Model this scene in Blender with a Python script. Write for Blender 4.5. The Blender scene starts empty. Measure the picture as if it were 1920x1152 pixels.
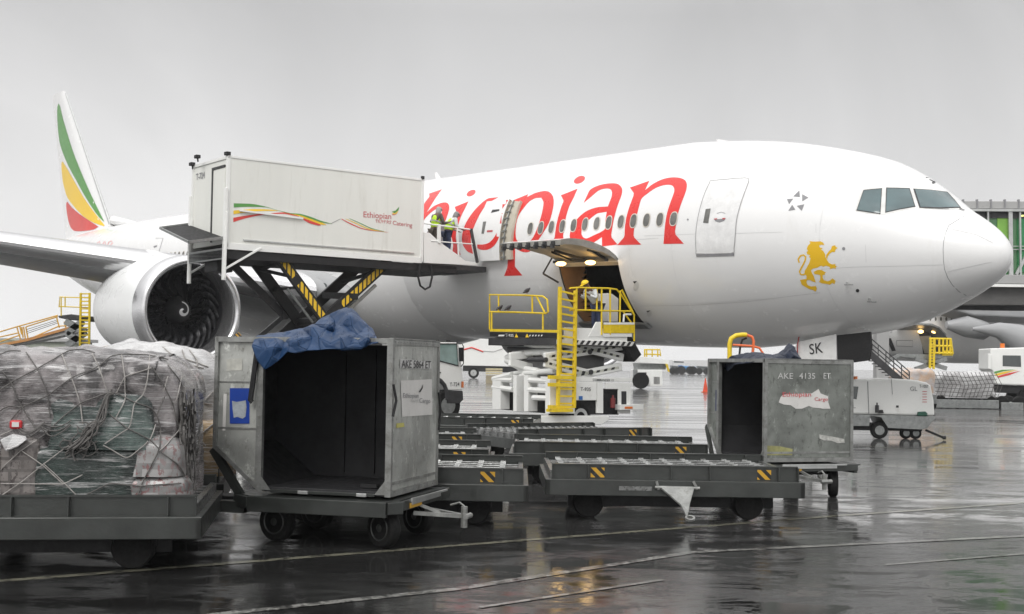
import bpy, bmesh, math, random
from math import sin, cos, tan, pi, radians as R, sqrt, atan2, exp
from mathutils import Vector as V, Matrix
from mathutils.bvhtree import BVHTree
from mathutils.geometry import delaunay_2d_cdt, tessellate_polygon
random.seed(7)
S = bpy.context.scene
col = S.collection
# ------------------------------------------------------------------ camera
FOC, CH, ROLL, PITCH, SH = 2355.63, 1.904, -0.0155, 0.0382, 16.3
cam = bpy.data.cameras.new('camera'); camo = bpy.data.objects.new('camera', cam); col.objects.link(camo)
cam.sensor_width = 36; cam.lens = 36 * FOC / 1920; cam.shift_y = SH / 1920
cam.clip_start = .1; cam.clip_end = 6000
camo.matrix_world = Matrix.Translation((0, 0, CH)) @ Matrix.Rotation(R(90) + PITCH, 4, 'X') @ Matrix.Rotation(-ROLL, 4, 'Z')
S.camera = camo
# ------------------------------------------------------------------ world: bright overcast
w = bpy.data.worlds.new("World"); S.world = w; w.use_nodes = True
nt = w.node_tree; nt.nodes.clear()
HAZE = .0004
SUN_EL, SUN_AZ = R(42), R(200)
out = nt.nodes.new('ShaderNodeOutputWorld'); bg = nt.nodes.new('ShaderNodeBackground')
sky = nt.nodes.new('ShaderNodeTexSky'); sky.sky_type = 'NISHITA'; sky.sun_disc = False
sky.sun_elevation = SUN_EL; sky.sun_rotation = SUN_AZ; sky.air_density = 1.0; sky.dust_density = 4
hsv = nt.nodes.new('ShaderNodeHueSaturation'); hsv.inputs['Saturation'].default_value = .12; hsv.inputs['Value'].default_value = .03
tc = nt.nodes.new('ShaderNodeTexCoord'); sep = nt.nodes.new('ShaderNodeSeparateXYZ')
rp = nt.nodes.new('ShaderNodeValToRGB')
els = rp.color_ramp.elements
els[0].position = 0.0; els[0].color = (.90, .90, .90, 1)
els[1].position = 1.0; els[1].color = (1.75, 1.74, 1.73, 1)
for p, c in ((.07, .80), (.16, .64), (.27, .48), (.45, .80), (.7, 1.35)):
    e = els.new(p); e.color = (c, c * .992, c * .99, 1)
nz = nt.nodes.new('ShaderNodeTexNoise'); nz.inputs['Scale'].default_value = 2.6; nz.inputs['Detail'].default_value = 6; nz.inputs['Distortion'].default_value = .9
mr = nt.nodes.new('ShaderNodeMapRange'); mr.inputs['From Min'].default_value = .3; mr.inputs['From Max'].default_value = .7; mr.inputs['To Min'].default_value = .80; mr.inputs['To Max'].default_value = 1.14
mul = nt.nodes.new('ShaderNodeVectorMath'); mul.operation = 'SCALE'
add = nt.nodes.new('ShaderNodeVectorMath'); add.operation = 'ADD'
L = nt.links.new
L(tc.outputs['Generated'], sep.inputs[0]); L(sep.outputs['Z'], rp.inputs[0]); L(tc.outputs['Generated'], nz.inputs['Vector'])
mb_ = nt.nodes.new('ShaderNodeMapRange'); L(sep.outputs['Y'], mb_.inputs['Value'])   # the cloud is thinner on the sun's side, behind the camera
for k_, v_ in (('From Min', .2), ('From Max', -1), ('To Min', 1), ('To Max', 1.15)): mb_.inputs[k_].default_value = v_
mm_ = nt.nodes.new('ShaderNodeMath'); mm_.operation = 'MULTIPLY'; L(mb_.outputs[0], mm_.inputs[0]); L(mr.outputs[0], mm_.inputs[1])
L(nz.outputs['Fac'], mr.inputs['Value']); L(rp.outputs[0], mul.inputs[0]); L(mm_.outputs[0], mul.inputs['Scale'])
L(sky.outputs[0], hsv.inputs['Color']); L(mul.outputs[0], add.inputs[0]); L(hsv.outputs[0], add.inputs[1])
L(add.outputs[0], bg.inputs[0]); bg.inputs[1].default_value = 1.0; L(bg.outputs[0], out.inputs[0])
# ------------------------------------------------------------------ sun (soft, overcast)
sl = bpy.data.lights.new('sun', 'SUN'); sl.energy = 1.25; sl.angle = R(25); sl.color = (1, .98, .95)
so = bpy.data.objects.new('sun', sl); col.objects.link(so)
sd = V((sin(SUN_AZ) * cos(SUN_EL), cos(SUN_AZ) * cos(SUN_EL), sin(SUN_EL)))
so.rotation_euler = (-sd).to_track_quat('-Z', 'Y').to_euler()
S.view_settings.view_transform = 'Standard'; S.view_settings.look = 'None'; S.view_settings.exposure = 0.0; S.view_settings.gamma = 1
S.cycles.max_bounces = 6; S.cycles.volume_bounces = 0; S.cycles.transparent_max_bounces = 16
# ------------------------------------------------------------------ geometry helpers
def ray(px, py):
    ur = px - 960; vr = 576 + SH - py
    u = ur * cos(ROLL) + vr * sin(ROLL); v = -ur * sin(ROLL) + vr * cos(ROLL)
    z = v / FOC
    D = V((u / FOC, cos(PITCH) - z * sin(PITCH), sin(PITCH) + z * cos(PITCH)))
    return D / D.y
CAM = V((0, 0, CH))
def W(px, py, Y): return CAM + ray(px, py) * Y          # a point of the place at distance Y
def G(px, py, z=0.):
    D = ray(px, py); return CAM + D * ((z - CH) / D.z)
class Fr:                                               # a local frame
    def __init__(s, o, ang=0., m=None):
        s.o = V(o); s.m = m if m is not None else Matrix.Rotation(ang, 3, 'Z'); s.mi = s.m.inverted(); s.ang = ang
    def loc(s, p): return s.mi @ (V(p) - s.o)
    def wor(s, p): return s.o + s.m @ V(p)
    def pl(s, px, py, ax, val):                         # where the sight line meets a plane of this frame
        c = s.loc(CAM); d = s.mi @ ray(px, py); return c + d * ((val - c[ax]) / d[ax])
WF = Fr((0, 0, 0))
class MB:
    def __init__(s): s.v = []; s.f = []; s.mi = []; s.cur = 0
    def add(s, vs, fs):
        b = len(s.v); s.v += [tuple(x) for x in vs]
        for f in fs: s.f.append([b + i for i in f]); s.mi.append(s.cur)
        return s
    def box(s, x0, x1, y0, y1, z0, z1):
        return s.add([(x0,y0,z0),(x1,y0,z0),(x1,y1,z0),(x0,y1,z0),(x0,y0,z1),(x1,y0,z1),(x1,y1,z1),(x0,y1,z1)],
              [(0,3,2,1),(4,5,6,7),(0,1,5,4),(1,2,6,5),(2,3,7,6),(3,0,4,7)])
    def bar(s, a, b, w, h=None, up=(0, 0, 1)):
        a, b = V(a), V(b); d = (b - a).normalized(); h = h or w; u = V(up)
        if abs(d.dot(u)) > .98: u = V((0, 1, 0))
        x = d.cross(u).normalized() * (w / 2); y = x.cross(d).normalized() * (h / 2)
        vs = [a-x-y, a+x-y, a+x+y, a-x+y, b-x-y, b+x-y, b+x+y, b-x+y]
        return s.add(vs, [(0,1,2,3),(7,6,5,4),(0,4,5,1),(1,5,6,2),(2,6,7,3),(3,7,4,0)])
    def tube(s, pts, r, n=8, closed=False, cap=True):
        pts = [V(p) for p in pts]; N = len(pts); rs = r if isinstance(r, (list, tuple)) else [r] * N
        rings = []; up = None
        for i, p in enumerate(pts):
            if closed: d = pts[(i+1) % N] - pts[i-1]
            else: d = pts[min(i+1, N-1)] - pts[max(i-1, 0)]
            d = d.normalized() if d.length > 1e-9 else V((0,0,1))
            if up is None: up = V((0,0,1)) if abs(d.z) < .9 else V((1,0,0))
            x = d.cross(up)
            if x.length < 1e-4: x = d.cross(V((0.3,1,.2)))
            x.normalize(); y = x.cross(d).normalized(); up = y
            rings.append([p + (x * cos(2*pi*k/n) + y * sin(2*pi*k/n)) * rs[i] for k in range(n)])
        vs = [q for rg in rings for q in rg]; fs = []
        for i in range(N if closed else N-1):
            j = (i+1) % N
            for k in range(n):
                m = (k+1) % n; fs.append((i*n+k, i*n+m, j*n+m, j*n+k))
        if cap and not closed: fs.append(tuple(range(n))[::-1]); fs.append(tuple((N-1)*n+k for k in range(n)))
        return s.add(vs, fs)
    def cyl(s, a, b, r, n=16, r2=None): return s.tube([a, b], [r, r if r2 is None else r2], n)
    def prism(s, poly, d):                              # poly: list of 3D pts, d: extrusion vector
        n = len(poly); d = V(d); vs = [V(p) for p in poly] + [V(p) + d for p in poly]
        return s.add(vs, [tuple(range(n))[::-1], tuple(range(n, 2*n))] + [(i, (i+1) % n, n + (i+1) % n, n + i) for i in range(n)])
    def face(s, poly): return s.add(poly, [tuple(range(len(poly)))])
    def lathe(s, prof, o, ax, n=32, up=(0,0,1), cap=False):   # prof: (t along axis, r)
        o = V(o); ax = V(ax).normalized(); u = V(up)
        if abs(ax.dot(u)) > .95: u = V((1,0,0))
        x = ax.cross(u).normalized(); y = x.cross(ax)
        vs = []; fs = []
        for t, r in prof: vs += [o + ax*t + (x*cos(2*pi*k/n) + y*sin(2*pi*k/n))*r for k in range(n)]
        for i in range(len(prof)-1):
            for k in range(n):
                m = (k+1) % n; fs.append((i*n+k, i*n+m, (i+1)*n+m, (i+1)*n+k))
        if cap: fs.append(tuple(range(n))); fs.append(tuple((len(prof)-1)*n+k for k in range(n)))
        return s.add(vs, fs)
    def sph(s, c, rx, ry=None, rz=None, n=12, m=8):
        ry = ry or rx; rz = rz or rx; c = V(c); vs = []; fs = []
        for i in range(m+1):
            t = pi*i/m
            for k in range(n): vs.append(c + V((rx*sin(t)*cos(2*pi*k/n), ry*sin(t)*sin(2*pi*k/n), rz*cos(t))))
        for i in range(m):
            for k in range(n):
                q = (k+1) % n; fs.append((i*n+k, i*n+q, (i+1)*n+q, (i+1)*n+k))
        return s.add(vs, fs)
    def build(s, name, mat, parent=None, smooth=False, bevel=0, merge=False):
        me = bpy.data.meshes.new(name)
        if parent is not None and parent.get('_fr'): pass
        me.from_pydata(s.v, [], s.f)
        for m in (mat if isinstance(mat, (list, tuple)) else [mat]): me.materials.append(m)
        for p, i in zip(me.polygons, s.mi): p.material_index = i
        bm = bmesh.new(); bm.from_mesh(me)
        if merge: bmesh.ops.remove_doubles(bm, verts=bm.verts, dist=1e-4)
        bmesh.ops.recalc_face_normals(bm, faces=bm.faces); bm.to_mesh(me); bm.free()
        if smooth:
            for p in me.polygons: p.use_smooth = True
            try: me.set_sharp_from_angle(angle=R(smooth if smooth > 1 else 40))
            except Exception: pass
        o = bpy.data.objects.new(name, me); col.objects.link(o)
        if parent is not None: o.parent = parent
        if bevel:
            b = o.modifiers.new('bevel', 'BEVEL'); b.width = bevel; b.segments = 2; b.limit_method = 'ANGLE'; b.angle_limit = R(50)
        return o
def tag(o, label=None, cat=None, group=None, kind=None):
    if label: o['label'] = label
    if cat: o['category'] = cat
    if group: o['group'] = group
    if kind: o['kind'] = kind
    return o
def thing(name, label, cat, fr, group=None):
    o = bpy.data.objects.new(name, None); col.objects.link(o)
    o.matrix_world = Matrix.Translation(fr.o) @ fr.m.to_4x4(); o.empty_display_size = .3
    return tag(o, label, cat, group)
def kids(o): return [c for c in bpy.data.objects if c.parent == o]
def copy_tree(o, parent=None):
    c = o.copy(); col.objects.link(c); c.parent = parent
    for ch in kids(o): copy_tree(ch, c)
    return c
# ------------------------------------------------------------------ materials
def nmat(name):
    m = bpy.data.materials.new(name); m.use_nodes = True
    n = m.node_tree; b = n.nodes['Principled BSDF']; return m, n, b
def mix(n, fac, a, b):
    x = n.nodes.new('ShaderNodeMix'); x.data_type = 'RGBA'
    for s_, v in (('Factor', fac), ('A', a), ('B', b)):
        i = [q for q in x.inputs if q.name == s_ and (q.type == ('VALUE' if s_ == 'Factor' else 'RGBA'))][0]
        if hasattr(v, 'links'): n.links.new(v, i)
        else: i.default_value = v if s_ == 'Factor' else (*v[:3], 1)
    return [q for q in x.outputs if q.type == 'RGBA'][0]
def noise(n, sc, det=4, stretch=None, rough=.55, seed=0, dist=0):
    t = n.nodes.new('ShaderNodeTexCoord'); mp = n.nodes.new('ShaderNodeMapping'); x = n.nodes.new('ShaderNodeTexNoise')
    mp.inputs['Scale'].default_value = stretch or (1, 1, 1); mp.inputs['Location'].default_value = (seed, seed * 1.7, seed * .3)
    x.inputs['Scale'].default_value = sc; x.inputs['Detail'].default_value = det; x.inputs['Roughness'].default_value = rough
    x.inputs['Distortion'].default_value = dist
    n.links.new(t.outputs['Object'], mp.inputs[0]); n.links.new(mp.outputs[0], x.inputs['Vector']); return x.outputs['Fac']
def ramp(n, f, stops):
    r = n.nodes.new('ShaderNodeValToRGB'); e = r.color_ramp.elements
    e[0].position, e[1].position = stops[0][0], stops[-1][0]
    c3 = lambda c: (c, c, c, 1) if isinstance(c, (int, float)) else (*c[:3], 1)
    e[0].color, e[1].color = c3(stops[0][1]), c3(stops[-1][1])
    for p, c in stops[1:-1]: q = e.new(p); q.color = c3(c)
    n.links.new(f, r.inputs[0]); return r.outputs[0]
def bump(n, b, f, st, dist=.01):
    x = n.nodes.new('ShaderNodeBump'); x.inputs['Strength'].default_value = st; x.inputs['Distance'].default_value = dist
    n.links.new(f, x.inputs['Height']); n.links.new(x.outputs[0], b.inputs['Normal'])
def mat(name, c, rough=.5, metal=0, var=.12, sc=3, dirt=0, dirtc=(.06,.055,.05), bmp=0, bsc=30, coat=0, stretch=None, emis=None, spec=None):
    m, n, b = nmat(name)
    f = noise(n, sc, 5, stretch)
    cc = mix(n, ramp(n, f, [(.3, 0), (.7, 1)]), [x * (1 - var) for x in c], [min(1, x * (1 + var)) for x in c])
    if dirt:
        g = noise(n, sc * 2.3, 8, stretch, .7, 3.1, .6)
        cc = mix(n, ramp(n, g, [(.62 - dirt * .3, 0), (.8 - dirt * .2, min(1, dirt + .3))]), cc, dirtc)
    n.links.new(cc, b.inputs['Base Color'])
    h = noise(n, sc * 4, 4, None, .6, 9)
    n.links.new(ramp(n, h, [(.3, max(0, rough * .8)), (.75, min(1, rough * 1.25))]), b.inputs['Roughness'])
    b.inputs['Metallic'].default_value = metal
    if coat: b.inputs['Coat Weight'].default_value = coat; b.inputs['Coat Roughness'].default_value = .06
    if bmp: bump(n, b, noise(n, bsc, 6), bmp)
    if emis: b.inputs['Emission Color'].default_value = (*emis[0], 1); b.inputs['Emission Strength'].default_value = emis[1]
    if spec is not None: b.inputs['Specular IOR Level'].default_value = spec
    return m
M = {}
M['white'] = mat('aircraft_white_paint', (.80, .80, .795), .24, 0, .02, .5, dirt=.14, dirtc=(.66,.65,.62), coat=.25, stretch=(1, .7, .35))
M['white2'] = mat('white_vehicle_paint', (.80, .805, .78), .35, 0, .03, 1.2, dirt=.12, dirtc=(.42,.40,.36), coat=.2)
M['boxwhite'] = mat('box_body_white', (.75, .755, .71), .4, 0, .03, .9, dirt=.22, dirtc=(.56,.55,.49), stretch=(1.6, 1.6, .22))
M['greypaint'] = mat('wing_grey_paint', (.30, .305, .31), .38, 0, .05, .8)
M['bareskin'] = mat('polished_metal_leading_edge', (.72, .72, .73), .22, .9, .04, 1.5)
M['seam'] = mat('panel_seam_grey', (.22, .22, .23), .6, 0, .1)
M['dgrey'] = mat('dark_grey_metal', (.05, .05, .052), .5, .3, .25, 4, bmp=.1)
M['black'] = mat('black_rubber_and_steel', (.009, .009, .010), .6, 0, .3, 5, bmp=.15)
M['void'] = mat('shade_black', (.006, .006, .007), .7, 0, .2)  # black colour stands in for shade in the hold, recesses and undersides
M['tyre'] = mat('tyre_rubber', (.009, .009, .009), .75, 0, .3, 8, bmp=.3, spec=.25)
M['red'] = mat('red_lettering', (.72, .030, .026), .3, 0, .02, 1, coat=.2)
M['gold'] = mat('gold_emblem', (.82, .50, .02), .35, 0, .03, 2)
M['green'] = mat('green_band_paint', (.10, .30, .07), .35, 0, .05, 1)
M['yel'] = mat('yellow_band_paint', (.85, .56, .03), .35, 0, .03, 1)
M['redband'] = mat('red_band_paint', (.66, .06, .05), .35, 0, .05, 1)
M['glass'] = mat('dark_tinted_glass', (.035, .045, .045), .06, 0, .2, 2, spec=.9)
M['cockglass'] = mat('cockpit_glass', (.055, .10, .108), .05, 0, .25, 1.2, spec=.9)
M['cabglass'] = mat('cab_glass', (.20, .29, .27), .08, 0, .25, 2, spec=.7)
M['pane'] = mat('window_pane_grey', (.15, .15, .14), .12, 0, .3, 4)
M['yellow'] = mat('yellow_rail_paint', (.72, .52, .015), .42, 0, .12, 6, dirt=.2, dirtc=(.25,.17,.03))
M['orange'] = mat('orange_paint', (.75, .16, .05), .45, 0, .12, 5)
M['steel'] = mat('galvanised_steel', (.28, .29, .285), .42, .7, .2, 6, dirt=.3, bmp=.15)
M['frame'] = mat('scuffed_frame_aluminium', (.27, .275, .265), .45, .6, .3, 5, dirt=.4, dirtc=(.12,.115,.10), bmp=.2)
M['alu'] = mat('bare_aluminium', (.52, .53, .52), .36, .75, .12, 4, dirt=.2, dirtc=(.2,.19,.17), bmp=.08)
M['cond'] = mat('lining_beige', (.50, .46, .38), .6, 0, .1, 3)
M['orangewall'] = mat('hold_lining_tan', (.42, .24, .12), .6, 0, .15, 2)
M['txt'] = mat('black_marking', (.03, .03, .032), .5)
M['txtgrey'] = mat('grey_marking', (.24, .24, .25), .5)
M['txtred'] = mat('dull_red_marking', (.50, .09, .10), .5)
M['lightbulb'] = mat('lit_door_lamp', (1, .7, .3), .4, 0, 0, emis=((1, .62, .22), 5))
M['amber'] = mat('amber_beacon', (.7, .18, .03), .3, 0, .1)
M['hiviz'] = mat('hi_vis_fabric', (.55, .85, .03), .7, 0, .1, 10, emis=None)
M['shirt'] = mat('pale_shirt', (.62, .64, .64), .8, 0, .1, 10)
M['skin'] = mat('human_skin', (.13, .07, .045), .55, 0, .1, 10)
M['trou'] = mat('brown_trousers', (.10, .085, .07), .8, 0, .1, 10)
M['capy'] = mat('yellow_cap', (.85, .6, .03), .6, 0, .05, 10)
M['hood'] = mat('grey_hood', (.36, .35, .34), .8, 0, .1, 10)
M['hair'] = mat('dark_hair', (.015, .012, .01), .7)
M['navy'] = mat('navy_cloth', (.03, .04, .09), .8)
def rings_window(): pass
# ULD skin: scuffed aluminium sheet
def uldmat(name, base, dark, seed):
    m, n, b = nmat(name)
    a = noise(n, 1.5, 3, None, .5, seed, .1); c = noise(n, 11, 10, (1,1,.6), .78, seed + 5, .2); d = noise(n, 1.3, 3, None, .5, seed + 11)
    cc = mix(n, ramp(n, a, [(.38, 0), (.60, 1)]), base, [x * .66 for x in base])
    s2_ = noise(n, 6, 12, (1.2, 1.2, .7), .82, seed + 21, .1)
    cc = mix(n, ramp(n, c, [(.54, 0), (.64, .9)]), cc, dark)
    cc = mix(n, ramp(n, d, [(.56, 0), (.66, .5)]), cc, [x * 1.35 for x in base])
    cc = mix(n, ramp(n, s2_, [(.56, 0), (.63, .8)]), cc, [min(.75, x * 1.6) for x in base]); e_ = noise(n, 30, 4, None, .7, seed + 30)
    cc = mix(n, ramp(n, e_, [(.66, 0), (.72, .7)]), cc, [x * .35 for x in base])
    n.links.new(cc, b.inputs['Base Color']); b.inputs['Metallic'].default_value = .55
    n.links.new(ramp(n, c, [(.3, .36), (.7, .62)]), b.inputs['Roughness']); bump(n, b, a, .7, .06); return m
M['uld'] = uldmat('scuffed_aluminium_sheet', (.46, .47, .445), (.20, .20, .18), 0)
M['uld2'] = uldmat('dull_dented_aluminium', (.25, .265, .245), (.10, .105, .095), 4)
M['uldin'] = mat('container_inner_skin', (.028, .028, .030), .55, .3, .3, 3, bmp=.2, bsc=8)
# hazard stripes
def hazard(name, c1, c2, per=.12, ang=45, plane='XZ', duty=.5):
    m, n, b = nmat(name)
    t = n.nodes.new('ShaderNodeTexCoord'); s_ = n.nodes.new('ShaderNodeSeparateXYZ'); n.links.new(t.outputs['Object'], s_.inputs[0])
    def mth(op, a, b_):
        x = n.nodes.new('ShaderNodeMath'); x.operation = op
        for i, v in enumerate((a, b_)):
            if hasattr(v, 'links'): n.links.new(v, x.inputs[i])
            else: x.inputs[i].default_value = v
        return x.outputs[0]
    u = mth('ADD', mth('MULTIPLY', s_.outputs[plane[0]], cos(R(ang))), mth('MULTIPLY', s_.outputs[plane[1]], sin(R(ang))))
    fr = mth('FRACT', mth('DIVIDE', mth('ADD', u, 50), per), 0)
    k = mth('GREATER_THAN', fr, duty)
    cc = mix(n, k, c1, c2); g = noise(n, 12, 6); cc = mix(n, ramp(n, g, [(.6, 0), (.75, .5)]), cc, (.12,.11,.1))
    n.links.new(cc, b.inputs['Base Color']); b.inputs['Roughness'].default_value = .5; return m
M['haz'] = hazard('yellow_black_chevrons', (.52, .29, .02), (.012,.012,.012), .09, 45)
M['hazbw'] = hazard('black_white_chevrons', (.68,.68,.66), (.02,.02,.02), .17, 40, 'YZ')
# stretch-film over goods
def film(name, base, dark, seed, alpha=1):
    m, n, b = nmat(name)
    st = noise(n, 3.0, 8, (.55, .55, 9), .72, seed, 1.0); bl = noise(n, 2.1, 5, None, .6, seed + 3, .8); fine = noise(n, 26, 6, (.35, .35, 3), .7, seed + 7, 1.5)
    cc = mix(n, ramp(n, bl, [(.42, 0), (.58, 1)]), base, dark)
    cc = mix(n, ramp(n, st, [(.52, 0), (.66, .8)]), cc, (.74, .73, .73))  # pale streaks put the plastic's highlights into the colour
    cc = mix(n, ramp(n, fine, [(.60, 0), (.72, .7)]), cc, (.70, .70, .71))
    n.links.new(cc, b.inputs['Base Color']); n.links.new(ramp(n, fine, [(.3, .12), (.7, .42)]), b.inputs['Roughness'])
    b.inputs['Coat Weight'].default_value = .6; b.inputs['Coat Roughness'].default_value = .12
    x = n.nodes.new('ShaderNodeMath'); x.operation = 'ADD'; n.links.new(st, x.inputs[0]); n.links.new(fine, x.inputs[1])
    bump(n, b, x.outputs[0], .75, .03); return m
M['film'] = film('grey_stretch_film', (.30, .275, .275), (.045, .04, .04), 1)
M['filmw'] = film('white_plastic_sheet', (.60, .60, .60), (.42, .41, .41), 21)
M['filmg'] = film('green_tinted_film', (.10, .145, .13), (.03, .045, .042), 8)
M['filmp'] = film('peach_wrapping', (.72, .50, .34), (.62, .56, .54), 14)
M['filmb'] = film('brown_wrapped_goods', (.38, .26, .13), (.22, .16, .09), 17)
def sackmat(name, base, ink, sc, seed):
    m, n, b = nmat(name)
    t = n.nodes.new('ShaderNodeTexCoord'); mp = n.nodes.new('ShaderNodeMapping'); n.links.new(t.outputs['Object'], mp.inputs[0])
    mp.inputs['Location'].default_value = (seed, seed, seed); mp.inputs['Rotation'].default_value = (.1, .05, .2)
    br = n.nodes.new('ShaderNodeTexBrick'); br.inputs['Scale'].default_value = sc; br.inputs['Mortar Size'].default_value = .035
    mp.inputs['Rotation'].default_value = (R(90), 0, 0)
    br.inputs['Color1'].default_value = (*base, 1); br.inputs['Color2'].default_value = (*[x * .8 for x in base], 1); br.inputs['Mortar'].default_value = (*[x * .45 for x in base], 1)
    n.links.new(mp.outputs[0], br.inputs['Vector'])
    f = noise(n, 28, 3, (1, 1, .6), .6, seed); g = noise(n, 4, 2, None, .5, seed + 2)
    cc = mix(n, ramp(n, f, [(.56, 0), (.585, .85)]), br.outputs[0], ink)
    cc = mix(n, ramp(n, g, [(.45, 0), (.6, .55)]), cc, [x * .7 for x in base])
    n.links.new(cc, b.inputs['Base Color']); b.inputs['Roughness'].default_value = .35; b.inputs['Coat Weight'].default_value = .5
    bump(n, b, noise(n, 9, 6, None, .6, seed), .5, .02); return m
M['carton'] = sackmat('printed_cartons_under_film', (.20, .18, .17), (.04, .03, .03), 2.4, 2)
M['sack'] = sackmat('printed_white_sacks', (.32, .315, .31), (.15, .05, .05), 1.2, 6)
M['rope'] = mat('weathered_net_rope', (.11, .105, .10), .8, 0, .35, 20, bmp=.4, bsc=120)
M['ropel'] = mat('pale_net_strap', (.30, .285, .27), .75, 0, .3, 20, bmp=.4, bsc=120)
M['tarp'] = mat('blue_tarpaulin', (.011, .038, .10), .5, 0, .22, 2.6, bmp=.6, bsc=7, spec=.3)
M['tarpd'] = mat('dark_navy_tarpaulin', (.006, .012, .03), .5, 0, .3, 3, bmp=.5, bsc=7, spec=.3)
M['gglass'] = mat('green_glass', (.05, .17, .06), .12, 0, .4, .35, spec=.8)
M['dull'] = mat('concrete_grey_cladding', (.36, .36, .355), .6, 0, .08, .7, dirt=.15)
# dolly metal, wet
M['dolly'] = mat('wet_weathered_dolly_steel', (.044, .048, .045), .36, .4, .25, 3, dirt=.35, dirtc=(.045,.043,.04), bmp=.15, coat=.3)
M['dollyl'] = mat('worn_bright_dolly_deck', (.22, .225, .22), .30, .7, .3, 7, dirt=.6, dirtc=(.08,.08,.075), bmp=.2, coat=.3)
M['dollyg'] = mat('greenish_dark_beam', (.055, .065, .06), .35, .3, .25, 3, dirt=.2, bmp=.15, coat=.2)
# ------------------------------------------------------------------ apron
def apron():
    m, n, b = nmat('wet_asphalt')
    g = n.nodes.new('ShaderNodeNewGeometry')
    def nn(sc, det, stretch, rough, seed, dist=0, rot=.12):
        mp = n.nodes.new('ShaderNodeMapping'); mp.inputs['Scale'].default_value = stretch; mp.inputs['Location'].default_value = (seed,)*3; mp.inputs['Rotation'].default_value = (0, 0, rot)
        x = n.nodes.new('ShaderNodeTexNoise'); x.inputs['Scale'].default_value = sc; x.inputs['Detail'].default_value = det
        x.inputs['Roughness'].default_value = rough; x.inputs['Distortion'].default_value = dist
        n.links.new(g.outputs['Position'], mp.inputs[0]); n.links.new(mp.outputs[0], x.inputs['Vector']); return x.outputs['Fac']
    big = nn(.16, 5, (1, 1.6, 1), .6, 3); streak = nn(.55, 8, (.16, 1.5, 1), .72, 7, .5); fine = nn(16, 6, (1, 1, 1), .75, 1); grit = nn(55, 3, (1, 1, 1), .7, 5)
    mid = nn(1.3, 14, (.6, 1.3, 1), .82, 11, .5)
    cc = mix(n, ramp(n, big, [(.3, 0), (.7, 1)]), (.004, .004, .004), (.011, .0108, .0105))
    cc = mix(n, ramp(n, grit, [(.52, 0), (.70, .7)]), cc, (.036, .035, .034))
    ccn = cc
    rr = ramp(n, mid, [(.44, .02), (.52, .05), (.58, .11), (.68, .20)])
    rr = mix(n, ramp(n, streak, [(.50, 0), (.62, .8)]), rr, (.21, .21, .21))
    x = n.nodes.new('ShaderNodeMath'); x.operation = 'MULTIPLY_ADD'; n.links.new(grit, x.inputs[0]); x.inputs[1].default_value = .45
    n.links.new(fine, x.inputs[2]); bp = n.nodes.new('ShaderNodeBump'); bp.inputs['Distance'].default_value = .010
    # water fills the texture in the puddles; far away the film lies flat
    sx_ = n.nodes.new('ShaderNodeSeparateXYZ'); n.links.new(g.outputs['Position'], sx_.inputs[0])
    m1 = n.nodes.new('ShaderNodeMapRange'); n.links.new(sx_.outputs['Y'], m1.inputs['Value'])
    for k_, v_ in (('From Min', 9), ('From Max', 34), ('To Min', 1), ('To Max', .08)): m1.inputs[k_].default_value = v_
    far = mix(n, ramp(n, streak, [(.45, 0), (.6, 1)]), (.13, .13, .128), (.07, .07, .07)); n.links.new(mix(n, m1.outputs[0], far, ccn), b.inputs['Base Color'])   # base colour paled with distance, put in to bounce light onto the bellies
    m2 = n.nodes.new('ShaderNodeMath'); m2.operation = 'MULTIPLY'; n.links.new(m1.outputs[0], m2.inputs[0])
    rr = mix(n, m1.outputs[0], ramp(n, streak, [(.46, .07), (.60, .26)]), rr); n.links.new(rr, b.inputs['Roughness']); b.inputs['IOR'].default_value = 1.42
    n.links.new(ramp(n, mid, [(.49, .04), (.58, .8)]), m2.inputs[1]); n.links.new(m2.outputs[0], bp.inputs['Strength'])
    n.links.new(x.outputs[0], bp.inputs['Height']); n.links.new(bp.outputs[0], b.inputs['Normal'])
    return m
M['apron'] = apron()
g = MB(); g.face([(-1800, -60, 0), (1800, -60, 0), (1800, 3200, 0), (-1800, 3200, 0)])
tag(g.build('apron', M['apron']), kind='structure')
def linemat(name, c, wear):
    m, n, b = nmat(name); f = noise(n, 9, 8, None, .75, 2)
    n.links.new(mix(n, ramp(n, f, [(.36 + wear, 0), (.50 + wear, 1)]), (.024, .0235, .023), c), b.inputs['Base Color'])
    n.links.new(ramp(n, f, [(.4, .10), (.6, .22)]), b.inputs['Roughness']); b.inputs['IOR'].default_value = 1.5; return m
lm = linemat('worn_white_line', (.21, .208, .195), .05); lmy = linemat('worn_yellow_line', (.18, .175, .135), .02)
def line(pts, wd, m, z=.004):
    b = MB(); P = [G(*q) for q in pts]
    for a, c in zip(P[:-1], P[1:]):
        d = (c - a).normalized(); s_ = V((-d.y, d.x, 0)) * wd / 2; up = V((0, 0, z))
        N = max(1, int((c - a).length / .4)); 
        for i in range(N):
            p, q = a.lerp(c, i / N), a.lerp(c, (i + 1) / N); b.face([p - s_ + up, q - s_ + up, q + s_ + up, p + s_ + up])
    return tag(b.build('painted_line', m), kind='structure')
line([(-60, 1095), (1580, 967), (2000, 938)], .12, lmy)
line([(380, 1156), (860, 1105), (1300, 1036), (2000, 1002)], .12, lm, .005)
line([(900, 1140), (1245, 1088)], .06, lm, .006)
line([(1440, 941), (1600, 963)], .05, lm, .007)
line([(1600, 835), (1770, 848)], .14, lmy, .004)
line([(1660, 1060), (1990, 1034)], .06, lm, .006)
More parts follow.
